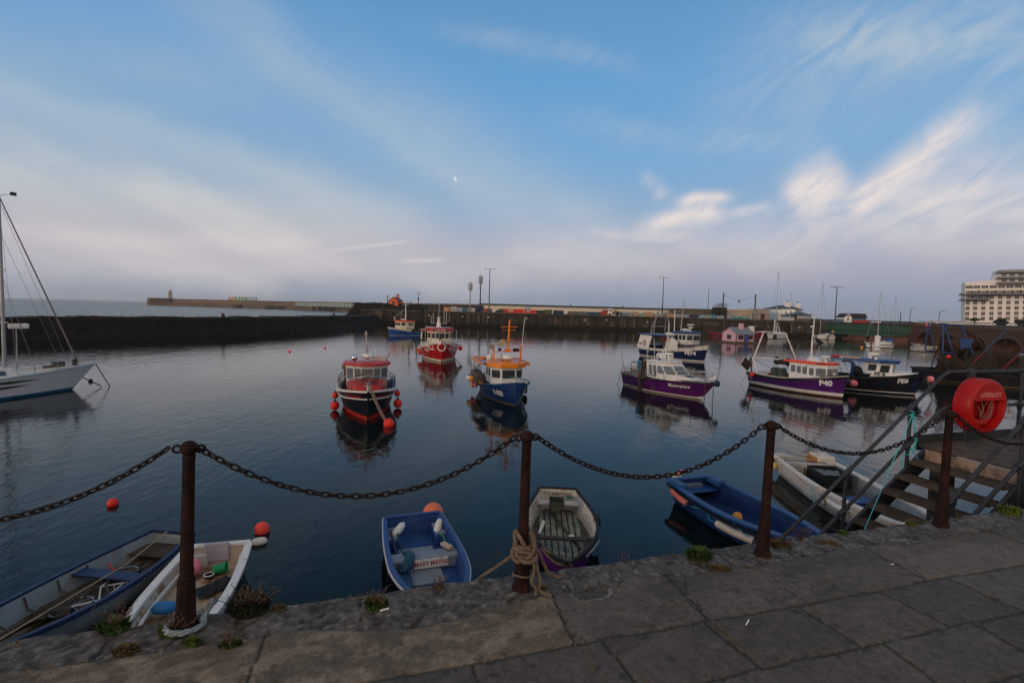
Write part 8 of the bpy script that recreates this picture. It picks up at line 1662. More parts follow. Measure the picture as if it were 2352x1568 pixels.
# green swing bridge
GR = M('bridge_green', (.010, .060, .035), .5, var=.25, vs=.6)
PA, PB = Vector((86.5, 140, 0)), Vector((96.4, 120, 0)); PB = Vector((at(2094, 760, 120).x, 120, 0)); PA = Vector((at(1887, 745, 137).x, 137, 0)); d = PB-PA; Lb = d.length; t = thing('green_bridge', 'dark green steel girder bridge with railing, left of the brick viaduct', 'bridge', PA, math.atan2(d.y, d.x))
b = MB(); b.box(0, Lb, -.15, .15, 2.35, 3.75); b.box(0, Lb, 4.9, 5.2, 2.35, 3.75); b.build('girder', GR, t); b = MB(); b.box(0, Lb, .15, 4.9, 3.0, 3.3); b.build('deck', DARK, t)
b = MB(); b.prismy([(0, 1.6), (5, 1.2), (11, 1.0), (17, 1.2), (Lb, 1.9), (Lb, 2.36), (0, 2.36)], .6, 1.0); b.build('arched_truss', GR, t)
for k in range(22): b = MB(); x_ = Lb*(k+.5)/22; b.box(x_-.07, x_+.07, -.32, -.15, 2.36, 3.74); b.build('stiffener', GR, t)
b = MB(); b.box(0, Lb, -.35, .2, 3.75, 3.87); b.box(0, Lb, -.35, .1, 2.25, 2.35); b.build('flange', GR, t)
b = MB(); [b.tube([(x_*.8, -.2, 3.85), (x_*.8, -.2, 5.0)], .035, 4) for x_ in range(int(Lb/.8)+1)]; b.tube([(0, -.2, 5.0), (Lb, -.2, 5.0)], .04, 4); b.tube([(0, -.2, 4.4), (Lb, -.2, 4.4)], .025, 4); b.build('railing', M('rail_dark_green', (.03, .05, .045), .6), t)
for x0, x1, z1 in ((6, 10, 1.6), (11, 19, 1.9)): b = MB(); b.box(x0, x1, 1.5, 4, -2, z1); b.box(x0-1, x1+1, 1, 4.4, -2, .35); b.build('brick_pier', M('pier_brick', (.14, .07, .045), .9, var=.35, vs=1), t)
# brick viaduct
BRK = M('viaduct_brick', (.085, .046, .030), .9, var=.3, vs=.8, rust=(.06, .035, .028), rs=.5, ra=.55)
VA, VB = Vector((96, 119, 0)), Vector((87.2, 90.6, 0)); d = (VB-VA).normalized(); t = thing('brick_viaduct', 'low brown brick viaduct with round arches over the inner harbour', 'viaduct', VA, math.atan2(d.y, d.x))
# local x along the viaduct towards the right of the picture; camera side is -y... resolved by depth both ways
TOPZ = 3.95; x = 0; spans = [(1.0, 8.8), (10.6, 18.4), (20.3, 28.1), (30.1, 37.9), (39.9, 47.7), (49.7, 57.5)]; dp = 6.5; b = MB(); prev = -1.2
for (a, c) in spans:
 b.box(prev, a, 0, dp, -3, TOPZ); prev = c; r = (c-a)/2; zc = .55; rise = 2.05; K = 18; pts = [(a+r-r*math.cos(PI*k/K), zc+rise*math.sin(PI*k/K)) for k in range(K+1)]
 b.add([(x_, y_, z_) for y_ in (0, dp) for x_, z_ in pts]+[(x_, y_, TOPZ) for y_ in (0, dp) for x_, z_ in pts], sum([[(k, k+1, 2*(K+1)+k+1, 2*(K+1)+k), (K+1+k, 3*(K+1)+k, 3*(K+1)+k+1, K+2+k), (k, K+1+k, K+2+k, k+1), (2*(K+1)+k, 2*(K+1)+k+1, 3*(K+1)+k+1, 3*(K+1)+k)] for k in range(K)], []))
b.box(prev, 75, 0, dp, -3, TOPZ); b.build('arcade', BRK, t)
for (a, c) in spans: r = (c-a)/2; b = MB(); K = 24; rr = [(a+r-(r+q)*math.cos(PI*k/K), .55+(2.05+q)*math.sin(PI*k/K)) for q in (0, .38) for k in range(K+1)]; b.add([(x_, -.05, z_) for x_, z_ in rr]+[(x_, .0, z_) for x_, z_ in rr], sum([[(k, k+1, K+2+k, K+1+k), (K+1+k, K+2+k, 3*(K+1)+k+1, 3*(K+1)+k)] for k in range(K)], [])); b.build('arch_ring', M('arch_brick', (.11, .062, .044), .9, var=.3), t, fix=False)
b = MB(); b.box(-1.2, 75, -.15, .25, TOPZ, TOPZ+.35); b.build('parapet', M('parapet_brick', (.10, .065, .05), .9, var=.3), t); b = MB(); [b.tube([(x_*1.25, .4, TOPZ), (x_*1.25, .4, TOPZ+1.25)], .035, 4) for x_ in range(50)]; b.tube([(0, .4, TOPZ+1.25), (62, .4, TOPZ+1.25)], .04, 4); b.tube([(0, .4, TOPZ+.8), (62, .4, TOPZ+.8)], .03, 4); b.build('railing', M('rail_grey', (.10, .10, .10), .6), t)
b = MB(); b.box(-2.2, -.2, -.5, dp, -3, TOPZ+.9); b.build('end_pier', BRK, t)
b = MB(); b.box(2500, 0, 0, 0, 0, 0) if 0 else None
inn = MB(); inn.prism([(101, 150), (103, 136), (420, 128), (420, 152)], -3, 3.2)
struct(inn.build('inner_shore', M('inner_mud', (.012, .010, .009), .9, var=.4, vs=.4)))
for x0, x1, yt, yb, Y, lb in ((1158, 0, 0, 0, 0, ''),): pass
sgn = thing('no_entry_sign', 'small red and white sign on the viaduct railing', 'sign', at(2131.5, 745.5, 112)); b = MB(); b.box(-.7, .7, 0, .08, -.45, .45); b.build('plate', REDB, sgn); b = MB(); b.box(-.5, .5, -.02, 0, -.08, .12); b.build('bar', LETW, sgn); b = MB(); b.tube([(0, .1, -2), (0, .1, 0)], .05, 5); b.build('post', DARK, sgn)
for x_, xt, yt, Y, lb in ((2088.5, 2091, 709, 140, 'curved arm street lamp, left one over the bridge end'), (2155, 2157, 714, 128, 'straight street lamp, right one over the viaduct')):
 P = at(x_, 745, Y); P.z = 4; Tz = at(xt, yt, Y).z-4; q = thing('street_lamp', lb, 'street lamp', P, 0, 'street lamps over the viaduct'); b = MB(); b.tube([(0, 0, 0), (.15, 0, Tz*.9), (.3, 0, Tz)], .07, 6); b.tube([(.3, 0, Tz), (1.4, 0, Tz+.12)], .045, 5); b.build('column', DARK, q); b = MB(); b.obox((1.7, 0, Tz+.12), .8, .22, .1); b.build('lamp_head', GREYP, q)
# little white gabled house by the bridge, low white kiosks
t = thing('bridge_house', 'white gabled cabin with brown roof and blue side beyond the green bridge', 'house', at(1952, 739, 150)); t.location.z = 4.2; t.rotation_euler.z = -.15
W = at(1988, 735, 150).x-at(1938, 735, 150).x; hh = at(1960, 729, 150).z-4.2; b = MB(); b.box(-W*.25, W*.08, 0, 5, 0, hh); b.add([(-W*.25, 0, hh), (W*.08, 0, hh), (-W*.09, 0, hh+1.1)], [(0, 1, 2)]); b.build('wall', WHW, t, fix=False); b = MB(); b.box(W*.08, W*.7, .3, 5, 0, hh); b.build('side_wall', M('cabin_side_blue', (.03, .13, .22), .6, var=.3, vs=1.5), t); b = MB(); b.add([(-W*.27, -.2, hh-.1), (-W*.09, -.2, hh+1.2), (W*.62, -.2, hh+1.2), (W*.72, -.2, hh-.05), (-W*.27, 5.2, hh-.1), (-W*.09, 5.2, hh+1.2), (W*.62, 5.2, hh+1.2), (W*.72, 5.2, hh-.05), (W*.08, -.2, hh-.1)], [(0, 4, 5, 1), (1, 5, 6, 2), (2, 6, 7, 3), (1, 2, 3, 8)]); b.build('roof', M('roof_brown', (.035, .028, .028), .8), t, fix=False)
for z_ in (1.9, .9): b = MB(); b.box(-W*.12, -W*.05, -.06, -.01, z_*.9, z_*.9+.6); b.build('window', GLASS, t)
text_on('BASFORD EAST', .8, lambda x, y: (W*.39+x, .27, hh-.75+y), 'lettering', M('sign_grey', (.16, .22, .26), .6), t, .02); b = MB(); b.box(W*.12, W*.75, -.1, .28, .0, .7); b.build('red_awning', REDB, t)
bl = [(1929, 1938, 733, (.10, .16, .22), 'small blue grey box left of the white gabled cabin'), (2014, 2024, 736.5, (.5, .48, .46), 'small white kiosk above the green bridge middle'), (2145, 2156, 742, (.4, .38, .36), 'low off white van shape above the viaduct')]
for k, (x0, x1, yt, c, lb) in enumerate(bl): o = thing('kiosk', lb, 'kiosk', (0, 0, 0)); block(o, 'wall', x0, x1, yt, 146, 2.5, M('bkiosk_'+'abc'[k], c, .7), z0=4); block(o, 'roof', x0-.5, x1+.5, yt-.7, 145.8, 3, GREYP, z0=at(x0, yt, 146).z+.01)
# hotel
HY = 262; t = thing('hotel', 'large white stepped hotel with dark balconies at the right edge', 'hotel', (0, 0, 0)); HW = M('hotel_white', (.74, .69, .64), .8, var=.05, vs=.1); BAL = M('balcony_dark', (.03, .03, .035), .5)
def hp(zx, zy): return 1862+.2083*zx, 600+.2083*zy     # zoom coords of the crop -> picture coords
ROT = -.60
def hw(zx, zy, dy=0.):
 x, y = hp(zx, zy); d_ = ray(x, y); # plane through (x0,HY) rotated by ROT
 x0 = ray(*hp(1700, 500)); X0 = x0.x/x0.y*HY; n = Vector((-math.sin(ROT), math.cos(ROT), 0)); k = (Vector((X0, HY, 0)).dot(n)+dy)/(d_.x*n.x+d_.y*n.y); return EYE+d_*k
def hquad(name, zx0, zx1, zy0, zy1, dy, mat, dep=.3, par=None):
 p = [hw(zx0, zy1, dy), hw(zx1, zy1, dy), hw(zx1, zy0, dy), hw(zx0, zy0, dy)]; p[0].z = p[1].z = (p[0].z+p[1].z)/2; p[2].z = p[3].z = (p[2].z+p[3].z)/2; n = Vector((-math.sin(ROT), math.cos(ROT), 0))*dep
 p[3].x, p[3].y = p[0].x, p[0].y; p[2].x, p[2].y = p[1].x, p[1].y
 b = MB(); b.add(p+[q+n for q in p], [(0, 1, 2, 3), (4, 7, 6, 5), (0, 4, 5, 1), (2, 6, 7, 3), (0, 3, 7, 4), (1, 5, 6, 2)]); return b.build(name, mat, par or t)
prof = [(1700, 670), (2700, 690), (2700, 95), (2060, 100), (2052, 150), (2035, 180), (2005, 203), (1960, 212), (1880, 215), (1800, 224), (1705, 236)]
pp = [hw(*q) for q in prof]; pp[0].z = 4; pp[1].z = 4; n = Vector((-math.sin(ROT), math.cos(ROT), 0))*12; m_ = len(pp); b = MB(); b.add(pp+[q+n for q in pp], [tuple(range(m_)), tuple(range(2*m_-1, m_-1, -1))]+[(i, m_+i, m_+(i+1) % m_, (i+1) % m_) for i in range(m_)]); b.build('wall', HW, t)
cx = [1724, 1808, 1898, 1990, 2082, 2174, 2266, 2358, 2450, 2542]
PAN = M('hotel_glass', (.16, .17, .16), .2, var=.4, vs=.4); FRM = M('hotel_frame', (.05, .045, .045), .6)
for r, zy in enumerate((632, 577, 518, 457, 398)):
 for k, x_ in enumerate(cx):
  if r == 4 and k < 3: continue
  x2 = x_+(4-r)*0+r*2; s_ = 1+.012*k; f = hquad('window', x2-21*s_, x2+21*s_, zy-19-k*.8, zy+19-k*.8, -.2, FRM); g = hquad('pane', x2-15*s_, x2+15*s_, zy-13-k*.8, zy+13-k*.8, -.3, PAN, .09, f)
for r, (zy, k0, k1) in enumerate(((345, 0, 10), (404, 0, 3))):
 for k in range(k0, k1): x_ = cx[k]+20; hquad('balcony_window', x_-32, x_+30, zy-20-k, zy+10-k, -.2, PAN); hquad('balcony_partition', x_+34, x_+42, zy-24-k, zy+20-k, -2.4, BAL, 2.2)
 hquad('balcony', cx[k0]-14, cx[k1-1]+60, zy+18, zy+32, -2.6, BAL, 2.4); o = hquad('balcony_rail', cx[k0]-14, cx[k1-1]+60, zy+3, zy+17, -2.65, M('balcony_glass', (.16, .16, .17), .3), .08)
 hquad('side_balcony', 1642, 1700, zy+22, zy+32, .5, BAL, 4); hquad('side_balcony_rail', 1642, 1700, zy+6, zy+20, .4, M('side_rail', (.12, .12, .13), .5), .1)
for k in range(10): x_ = cx[k]+22; hquad('wide_window', x_-36, x_+36, 269-k*1.2, 298-k*1.2, -.2, FRM); hquad('wide_pane', x_-22, x_+22, 274-k*1.2, 292-k*1.2, -.3, PAN, .09)
for zy in (120, 182, 242): hquad('terrace_slab', 2048, 2700, zy-1, zy+8, -2.4, BAL, 4); hquad('terrace_rail', 2052, 2700, zy-20, zy-3, -2.3, M('terrace_glass', (.22, .22, .23), .3), .1)
for zy in (150, 212): [hquad('terrace_window', x_, x_+56, zy-16, zy+14, -.25, PAN) for x_ in (2105, 2195, 2290, 2380, 2470)]
hquad('top_pergola', 2075, 2700, 90, 96, -1.5, GREYP, 2)
hquad('parapet_band', 1703, 2050, 236, 240, -.1, GREYP) if 0 else None
o = thing('hotel_podium', 'long low white canopy building with dark shopfronts in front of the hotel', 'building', (0, 0, 0))
a, c, z0, z1 = bx(2172, 2400, 739, 215, 10, 4); b = MB(); b.box(a, c, 215, 230, 4, z1-1.6); b.build('shopfront', M('shop_dark', (.035, .028, .026), .6, var=.5, vs=.4), o); b = MB(); b.box(a-1, c, 213.5, 231, z1-1.6, z1-.5); b.build('canopy', HW, o); b = MB(); b.box(a+6, c, 216, 231, z1-.5, z1+.3); b.build('upper_band', M('podium_band', (.45, .41, .38), .8), o)
land = MB(); land.prism([(108, 152), (112, 130), (104, 112), (100, 85), (110, 60), (600, 60), (600, 900), (160, 900), (100, 200)], -3, 3.9); struct(land.build('town_ground', M('town_paving', (.07, .065, .06), .9)))
# bushes in front of the hotel
def bush(cx_, cy_, rx, ry, Y, label, n=3000):
 P = at(cx_, cy_, Y); s_ = Y/F; RX, RZ = rx*s_, ry*s_; t = thing('tree', label, 'tree', (P.x, P.y, P.z-RZ), 0, 'dark trees in front of the hotel'); b = MB(); cl = [(random.gauss(0, .45), random.gauss(0, .4), random.uniform(-1.2, .55), random.uniform(.35, .6)) for _ in range(20)]
 for k in range(n):
  c = random.choice(cl); v = Vector((random.gauss(0, 1), random.gauss(0, 1), random.gauss(0, 1))).normalized()*c[3]*random.uniform(.7, 1.08); p = Vector(((c[0]+v.x)*RX, (c[1]+v.y)*RX, RZ+(c[2]*.8+v.z*.8)*RZ)); q = Vector((random.gauss(0, 1), random.gauss(0, 1), random.gauss(0, 1))).normalized(); a = q.orthogonal().normalized(); e = q.cross(a); z = .32*random.uniform(.5, 1.3); b.add([p-a*z, p+e*z*.5, p+a*z, p-e*z*.5], [(0, 1, 2, 3)])
 b.build('crown', M('bush_leaf', (.022, .030, .016), .8, var=.6, vs=.8), t, fix=False); b = MB(); b.tube([(0, 0, -1.5), (.1, 0, RZ*.8)], [.3, .15], 6); b.tube([(.1, 0, RZ*.5), (RX*.4, 0, RZ*1.2)], [.15, .05], 5); b.build('trunk', WOODD, t)
bush(2296, 737, 10, 9, 198, 'larger round dark tree in front of the hotel canopy'); bush(2346, 740, 9, 10, 190, 'dark tree at the right edge in front of the hotel'); bush(2239, 733, 8, 3, 212, 'low flat dark shrub on the podium left of the round tree', 700)
# ================================================================ small boats in the inner part
def sboat(label, x0, y0, x1, y1, B, fs, fb, out, L=None, top=CLEANW, cab=None, mast=0, boom=None, name='small_boat', cat='boat', rake=.5, cover=None, stripe=None, fenders=0, inb=None):
 e0, e1 = px(x0, y0), px(x1, y1); t, L = boat(name, label, cat, e0, e1, 'small craft moored in the inner harbour', L)
 H = Hull(L, B, fs, fs*.95, fb, .4, .7, .45, 2.1, .8, 1.7, .86, .6, rake, 1.0, .05); sm = stripe or out
 hull_skin(H, [('h', -1), ('z', .0), ('z', .10), ('h', .72), ('h', .86), ('h', 1)], [0, 0, 1, 2, 1], [NAVY if out != NAVY else BLACK, out, sm], t, nt=20)
 if cover is None: hull_inner(H, lambda q: H.sheer(q)-.12, .05, [top, top], t); gunwale(H, .08, .06, top, t)
 if cab:
  for (xa, xb, wd, z0, z1, sh, win) in cab:
   bt = [(xa, -wd), (xb-.25, -wd), (xb, -wd*.5), (xb, wd*.5), (xb-.25, wd), (xa, wd)]; tp = [(xa+(.1 if x == xa else -sh), y*.88) for x, y in bt]; cabin(t, bt, tp, z0, z1, top, {0: win, 2: [(.1, .9, .3, .8)], 4: [(1-b_, 1-a_, c_, d_) for a_, b_, c_, d_ in win]}, rad=.04, fw=.015, name='cabin', frame=NAVY)
 if mast: b = MB(); b.tube([(L*.08, 0, fs), (L*.08, 0, mast)], [.07, .05], 8); b.build('mast', M('mast_pale', (.42, .41, .40), .5), t, smooth=50); tip = H.pt(1, 1); wire(t, [(L*.08, 0, mast-.1), tip], .02, M('stay_wire', (.2, .2, .22))); wire(t, [(L*.08, 0, mast-.1), (-L/2, 0, fs)], .015, M('stay_wire', (.2, .2, .22))); b = MB(); b.tube([(L*.08, -.5, mast*.62), (L*.08, .5, mast*.62)], .03, 4); b.build('spreader', GREYP, t)
 if boom: b = MB(); b.tube([(L*.08, 0, fs+1.0), (-L*.36, 0, fs+.95)], [.13, .09], 8); b.build('furled_sail', boom, t, smooth=50)
 if cover:
  b = MB(); vs = []
  for i in range(15):
   for j in range(9): q = i/14; v = j/8*2-1; p = H.pt(q*.985, 1, 1); rid = 1-abs(v)**1.7; vs.append((p.x, v*p.y*1.03, p.z+.02+.36*rid*(math.sin(PI*min(1, q*1.1+.12))**.6)*(.9+.1*math.sin(i*1.3))))
  b.add(vs, [(i*9+j, (i+1)*9+j, (i+1)*9+j+1, i*9+j+1) for i in range(14) for j in range(8)]); b.build('cover', cover, t, smooth=50, fix=False)
 for k in range(fenders): b = MB(); p = H.pt(.35+.18*k, .6, -1, .1); b.lathe([(.02, -.3), (.11, -.2), (.11, .2), (.02, .3)], p, 8); tag(b.build('fender', CLEANW, None), 'white fender %s on the %s' % (('nearer the stern', 'amidships', 'nearer the bow')[k], label.split(' with ')[0][:46]), 'fender'); bpy.data.objects['fender' if 0 else COL.objects[-1].name].matrix_world = t.matrix_basis.copy() if 0 else Matrix.Translation(t.location) @ Matrix.Rotation(t.rotation_euler.z, 4, 'Z')
 return t, H, L
CB = M('cover_blue', (.015, .06, .22), .8)
t, H, L = sboat('small white sloop with blue boom cover in the middle of the inner harbour', 2046, 799, 1991, 797.5, 2.1, .75, 1.0, CLEANW, cab=[(-1.6, 1.8, .75, .75, 1.35, .7, [(.1, .3, .35, .75), (.4, .6, .35, .75), (.75, .82, .4, .7)])], mast=10.6, boom=CB, stripe=NAVY, name='sloop', cat='sailing boat', fenders=3)
b = MB(); b.lathe([(.02, 0), (.85, .1), (.8, .5), (.4, .72), (.02, .78)], (-2.0, 0, 1.1), 14, sx=.8, sy=1); b.build('spray_hood', CB, t, smooth=50)
b = MB(); b.lathe([(.02, 0), (.17, .03), (.17, .75), (.02, .8)], (L*.08-.15, -.1, 8.5-2.2), 10); b.build('radar_reflector', CLEANW, t)
sboat('white motor cruiser with raised wheelhouse moored under the green bridge end', 2119, 787.5, 2082, 785, 2.3, .7, 1.05, CLEANW, cab=[(-1.5, 2.0, .85, .8, 1.5, .8, [(.1, .3, .35, .85), (.4, .65, .35, .85)]), (-.6, 1.1, .7, 1.5, 2.6, .35, [(.1, .45, .2, .9), (.55, .9, .2, .9)])], name='motor_cruiser', cat='motor boat')
sboat('low grey cabin boat with blue tinted windows right of the white sloop', 2097, 806, 2145, 807.5, 2.1, .75, .95, M('grey_hull', (.40, .38, .34), .5), cab=[(-1.2, 1.8, .75, .72, 1.35, .5, [(.15, .4, .3, .75), (.6, .85, .3, .75)])], top=M('grey_top', (.36, .36, .33), .6), name='cabin_boat', cat='motor boat', fenders=1)
sboat('white sailing boat with furled blue sail behind the A-frame, left of the blue white cruiser', 1800, 777, 1764, 778.5, 2.5, 1.1, 1.35, CLEANW, cab=[(-1.8, 1.8, .8, 1.1, 1.6, .6, [(.2, .4, .35, .75), (.55, .75, .35, .75)])], mast=19.0-2.5, boom=CB, name='sailing_boat', cat='sailing boat')
sboat('blue and white cruiser with slim mast behind the A-frame, right of the white sailing boat', 1797, 770, 1822, 771.5, 2.6, 1.0, 1.2, BLUE, cab=[(-1.8, 1.8, .85, 1.0, 1.9, .6, [(.1, .3, .35, .8), (.4, .6, .35, .8), (.7, .9, .35, .8)])], mast=13, boom=CB, stripe=M('pale_blue_band', (.2, .35, .45), .5), name='cruiser', cat='motor boat')
t, H, L = sboat('dark red open boat with white rail moored behind the pink house', 1718, 770.5, 1756, 771.5, 2.2, 1.1, 1.35, M('hull_dark_red', (.16, .015, .02), .5), name='open_boat'); b = MB(); b.box(-L/2+.2, -L/2+1.4, -.5, .5, 1.0, 2.6); b.build('wheelhouse', CLEANW, t, bevel=.05)
sboat('rigid boat under a dark canvas cover left of the pink house', 1666, 770, 1632, 768.5, 2.3, .9, 1.3, M('hull_dull_red', (.20, .03, .025), .6), cover=M('dark_canvas', (.018, .022, .028), .8), name='covered_boat', stripe=M('dark_canvas', (.018, .022, .028)), rake=.9)
sboat('white yacht with upright mast right of the signal box, cabin left', 1897, 779, 1872, 778, 2.4, .85, 1.1, CLEANW, cab=[(-1.2, 1.5, .75, .85, 1.45, .6, [(.2, .5, .3, .75), (.6, .85, .3, .75)])], mast=14.5, name='sailing_boat', cat='sailing boat')
t, H, L = sboat('white boat with blue canopy and yellow flag under the bridge', 1912, 779.5, 1893, 778, 2.2, .8, 1.0, CLEANW, cab=[(-1.0, 1.0, .75, .85, 1.4, .4, [(.2, .8, .3, .75)])], stripe=NAVY); b = MB(); b.box(-1.8, -.2, -.8, .8, 1.5, 1.75); b.build('canopy', CB, t, bevel=.05); b = MB(); b.box(-L/2, -L/2+.05, -.3, .3, 1.5, 2.3); b.build('flag', M('flag_yellow', (.5, .35, .03), .7), t)
t, H, L = sboat('maroon hulled boat with white wheelhouse beneath the bridge and viaduct joint', 2085, 776, 2062, 775, 2.4, 1.6, 2.0, M('hull_maroon', (.12, .008, .018), .5), name='work_boat'); b = MB(); b.box(-1.6, 1.2, -.8, .8, 1.6, 3.3); b.build('wheelhouse', M('wheelhouse_grey', (.42, .44, .44), .6), t, bevel=.05)
t, H, L = sboat('white pontoon with slim pole right of the sloop mast', 2066, 783.5, 2040, 782.5, 1.8, .8, .9, CLEANW, mast=11.5, name='pontoon_boat')
sboat('white and blue cabin boat seen through the third viaduct arch', 2266, 794.5, 2236, 792, 2.2, .7, 1.0, M('hull_steel_blue', (.10, .17, .25), .5), cab=[(-.4, 1.5, .7, .8, 1.7, .3, [(.15, .5, .3, .85), (.6, .9, .3, .85)])], name='cabin_boat', cat='motor boat')
sboat('white boat stern showing through the rightmost viaduct arch', 2346, 788, 2326, 787, 2.2, .9, 1.1, CLEANW, cab=[(-1.2, 1.2, .7, .9, 1.7, .3, [(.2, .8, .3, .8)])], name='cabin_boat', cat='motor boat')
sboat('white boat part hidden behind the pier of the third arch', 2278, 783.5, 2260, 782.5, 2.2, .9, 1.1, CLEANW, cab=[(-1.2, 1.2, .7, .9, 1.9, .3, [(.2, .8, .3, .8)])], stripe=NAVY, name='cabin_boat', cat='motor boat')
sboat('small yellow and white boat showing between the second and third arches', 2208, 782, 2197, 781.5, 1.8, .8, 1.0, M('hull_yellow', (.45, .25, .03), .6))
for x_, yt, Y, zb, h0, lb in ((1978+0, 0, 0, 0, 0, ''), (2067, 715, 138, 4, 0, 'brown wooden pole rising behind the green bridge'), (2142, 738, 136, 4, 0, 'short dark pole on the viaduct right of the curved street lamp')):
 if Y: P = at(x_, 745, Y); Tz = at(x_, yt, Y).z; b = MB(); b.tube([(0, 0, 0), (0, 0, Tz-4)], [.14, .07], 6); tag(b.build('wooden_pole', M('pole_brown', (.035, .028, .03)), None, loc=(P.x, P.y, 4)), lb, 'pole')
# the two dark workboats at the right
BKW = M('workboat_black', (.012, .011, .012), .6, var=.5, vs=1, rust=(.05, .02, .012), rs=1.5, ra=.6); BLF = M('frame_blue', (.015, .05, .16), .5, var=.3)
e0, e1 = px(2112, 872), px(2262, 884); t, L = boat('fishing_boat', 'black workboat with blue net frame and a rusty net drum on its stern', 'fishing boat', e0, (e0.x+9.6, e0.y-2.2, 0), FG)
H = Hull(L, 3.2, 1.0, 1.0, 1.5, .6, .9, .4, 2.6, .6, 2.0, .86, .85, .4, 1.0)
hull_skin(H, [('h', -1), ('z', .05), ('z', .13), ('h', .6), ('h', 1)], [0, 1, 0, 0], [BKW, M('line_ochre', (.16, .11, .04), .7)], t); hull_inner(H, lambda q: .6, .06, [BKW, DARK], t); gunwale(H, .14, .14, BKW, t)
b = MB(); x0 = -L/2+.9
for y_ in (-1.3, 1.3): b.tube([(x0, y_, 2.6), (x0-.0, y_*.85, 5.0)], .06, 6); b.tube([(x0+2.2, y_, 2.6), (x0+1.3, y_*.85, 4.9)], .06, 6); b.tube([(x0, y_, 2.6), (x0+.9, y_, 2.5)], .06, 6); b.tube([(x0, y_*.85, 5.0), (x0+.75, y_, 2.7)], .05, 6)
b.tube([(x0, -1.1, 5.0), (x0, 1.1, 5.0)], .07, 6); b.tube([(x0, -1.1, 5.0), (x0+1.3, -1.1, 4.9)], .06, 6); b.tube([(x0+1.3, -1.1, 4.9), (x0+1.3, 1.1, 4.9)], .06, 6); b.build('net_frame', BLF, t)
b = MB(); b.lathe([(.6, -1.05), (.95, -1.0), (.95, -.9), (.7, -.85), (.75, .85), (.95, .9), (.95, 1.0), (.6, 1.05)], (x0+1.9, -.1, 3.2), 20, Matrix.Rotation(PI/2-.5, 3, 'Y')); b.build('net_drum', M('drum_rust', (.045, .022, .013), .8, var=.6, vs=2), t, smooth=40)
b = MB(); b.add([(x0+1.2, -1.2, 3.9), (x0+2.2, -1.25, 3.8), (x0+2.0, -1.3, 3.1), (x0+1.3, -1.3, 2.9)], [(0, 1, 2, 3)]); b.build('blue_tarp', BLF, t, fix=False)
b = MB(); random.seed(5)
for k in range(5): b.tube([(x0+.3+k*.9, .8, 1.0), (x0+.5+k*.8, .2, 3.3+.4*(k % 2))], .045, 5)
for k in range(6): b.tube([(x0+1.0+k*.7, -1.2, 1.1), (x0+1.5+k*.55, -.3, 2.6)], .04, 5)
for k in range(9): lump(b, (x0+random.uniform(0, 3.6), random.uniform(-1.1, .9), random.uniform(1.0, 1.7)), random.uniform(.5, .9), .6, random.uniform(.5, .9), k, .6)
for k in range(14): xx_ = x0+random.uniform(.2, 3.4); b.tube([(xx_, random.uniform(-1, 1), 3.2), (xx_+random.uniform(-.4, .4), random.uniform(-1.3, 1), 1.1)], random.uniform(.03, .10), 5)
b.build('net_heap', NETD, t, smooth=50); b = MB(); b.prismy([(x0-.5, 1.0), (x0+1.3, .9), (x0+1.6, 1.9), (x0+.9, 2.4), (x0+.1, 2.2)], -1.4, -1.25); b.prismy([(x0+2.2, 1.0), (x0+4.4, 1.2), (x0+4.6, 1.8), (x0+3.2, 2.0)], -1.4, -1.2); b.build('trawl_doors', M('door_rust', (.032, .016, .010), .9, var=.5), t, bevel=.05)
for (a, c, lb) in (((x0+1.6, -1.4, 1.0), (x0+4.6, -1.0, 4.6), 'outrigger'), ((x0+4.1, -1.4, 1.1), (x0+7.2, -1.0, 4.5), 'outrigger')):
 a, c = Vector(a), Vector(c); m_ = a.lerp(c, .45); b = MB(); b.tube([a, m_], [.09, .085], 8); o = b.build('outrigger', M('boom_red', (.16, .018, .02), .5, var=.3), t, smooth=50); b = MB(); b.tube([m_, c], [.08, .06], 8); b.build('outrigger_tip', M('boom_navy', (.02, .04, .09), .5), o, smooth=50)
 wire(t, [c, (c.x, c.y, 1.2)], .015)
wire(t, sagline((x0, 0, 5.0), (L/2+2, .5, 2.0), .8), .015); b = MB(); b.tube([(x0-.1, -.3, 5.0), (x0-.6, -.3, 6.6)], .015, 4); b.ball((x0-.0, -.3, 5.1), .1, 8, 6); b.build('aerial', CLEANW, t)
balloon(t, (x0+.35, -1.5, 2.25), .16, BUOYR, 'tiny bright red float on the trawl gear of the black workboat', None)
e0 = px(2226, 884); t, L = boat('fishing_boat', 'dark workboat with pale wheelhouse roof and yellow light at the right edge, behind the lifebuoy', 'fishing boat', (e0.x+1.0, e0.y, 0), (e0.x+10.5, e0.y-4, 0), FG)
H = Hull(L, 3.0, 1.0, .95, 1.4, .6, .88, .4, 2.6, .6, 2.0, .86, .8, .4, 1.0)
hull_skin(H, [('h', -1), ('z', .05), ('z', .13), ('h', .6), ('h', 1)], [0, 1, 0, 0], [BKW, M('line_ochre', (.16, .11, .04))], t); hull_inner(H, lambda q: .6, .06, [BKW, DARK], t); gunwale(H, .14, .12, BKW, t)
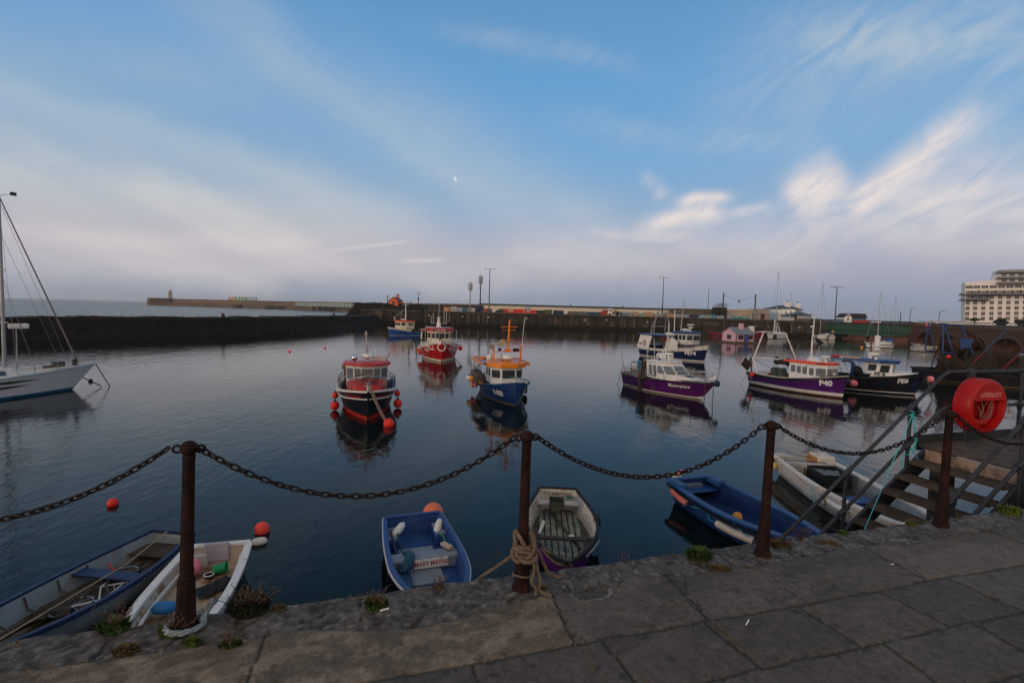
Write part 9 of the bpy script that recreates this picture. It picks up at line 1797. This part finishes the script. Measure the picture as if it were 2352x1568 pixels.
cabin(t, [(-1.6, -.9), (2.0, -.9), (2.6, -.4), (2.6, .4), (2.0, .9), (-1.6, .9)], [(-1.6, -.9), (1.9, -.9), (2.4, -.4), (2.4, .4), (1.9, .9), (-1.6, .9)], 1.0, 2.55, M('workboat_brown', (.07, .045, .035), .7, var=.3), {0: [(.08, .22, .4, .85), (.3, .45, .4, .85), (.52, .68, .4, .85), (.76, .92, .4, .85)]}, rad=.04)
roof(t, [(-2.4, -1.1), (2.6, -1.1), (2.6, 1.1), (-2.4, 1.1)], 2.56, .16, M('pale_roof', (.42, .38, .33), .7, var=.2), .05); b = MB(); b.tube([(-1.5, 0, 2.7), (-1.4, 0, 5.9)], [.06, .03], 6); b.tube([(-1.5, -.7, 2.7), (-1.4, 0, 4.6)], .03, 5); b.tube([(-1.5, .7, 2.7), (-1.4, 0, 4.6)], .03, 5); b.build('mast', DARK, t)
b = MB(); b.lathe([(.05, 0), (.15, .03), (.15, .25), (.05, .3)], (-1.45, -.2, 3.9), 10); b.build('yellow_lamp', M('lamp_yellow', (.55, .42, .03), .5), t); radar(t, (1.3, -.2, 2.75), .25, CREAM, .2, .3)
b = MB(); b.box(-2.9, -2.1, -1.0, .4, 2.45, 2.65); b.build('canvas_awning', M('canvas_drab', (.09, .07, .05), .9), t); b = MB(); b.box(.2, 1.6, -1.35, -1.0, 1.0, 1.5); b.build('deck_box', M('box_cream', (.35, .28, .2), .7), t, bevel=.03)
b = MB(); [b.tube([(x_, -1.35, .9), (x_, -1.35, 1.6)], .03, 5) for x_ in (-4, -3.2, -2.4)]; b.tube([(-4.2, -1.35, 1.6), (-2, -1.35, 1.6)], .03, 5); b.build('railing', DARK, t)
# sea air: far things fade slightly
hzm = bpy.data.materials.new('sea_air'); hzm.use_nodes = True; hn = hzm.node_tree.nodes; hn.remove(hn['Principled BSDF'])
pv = hn.new('ShaderNodeVolumePrincipled'); pv.inputs['Color'].default_value = (.95, .97, 1.0, 1); pv.inputs['Density'].default_value = .0001; pv.inputs['Anisotropy'].default_value = .0
hzm.node_tree.links.new(pv.outputs[0], hn['Material Output'].inputs['Volume'])
b = MB(); b.box(-3550, 3550, -70, 5060, -7, 62); o = b.build('haze', hzm); o['kind'] = 'stuff'; o['label'] = 'thin pale sea haze over the harbour'; o['category'] = 'haze'
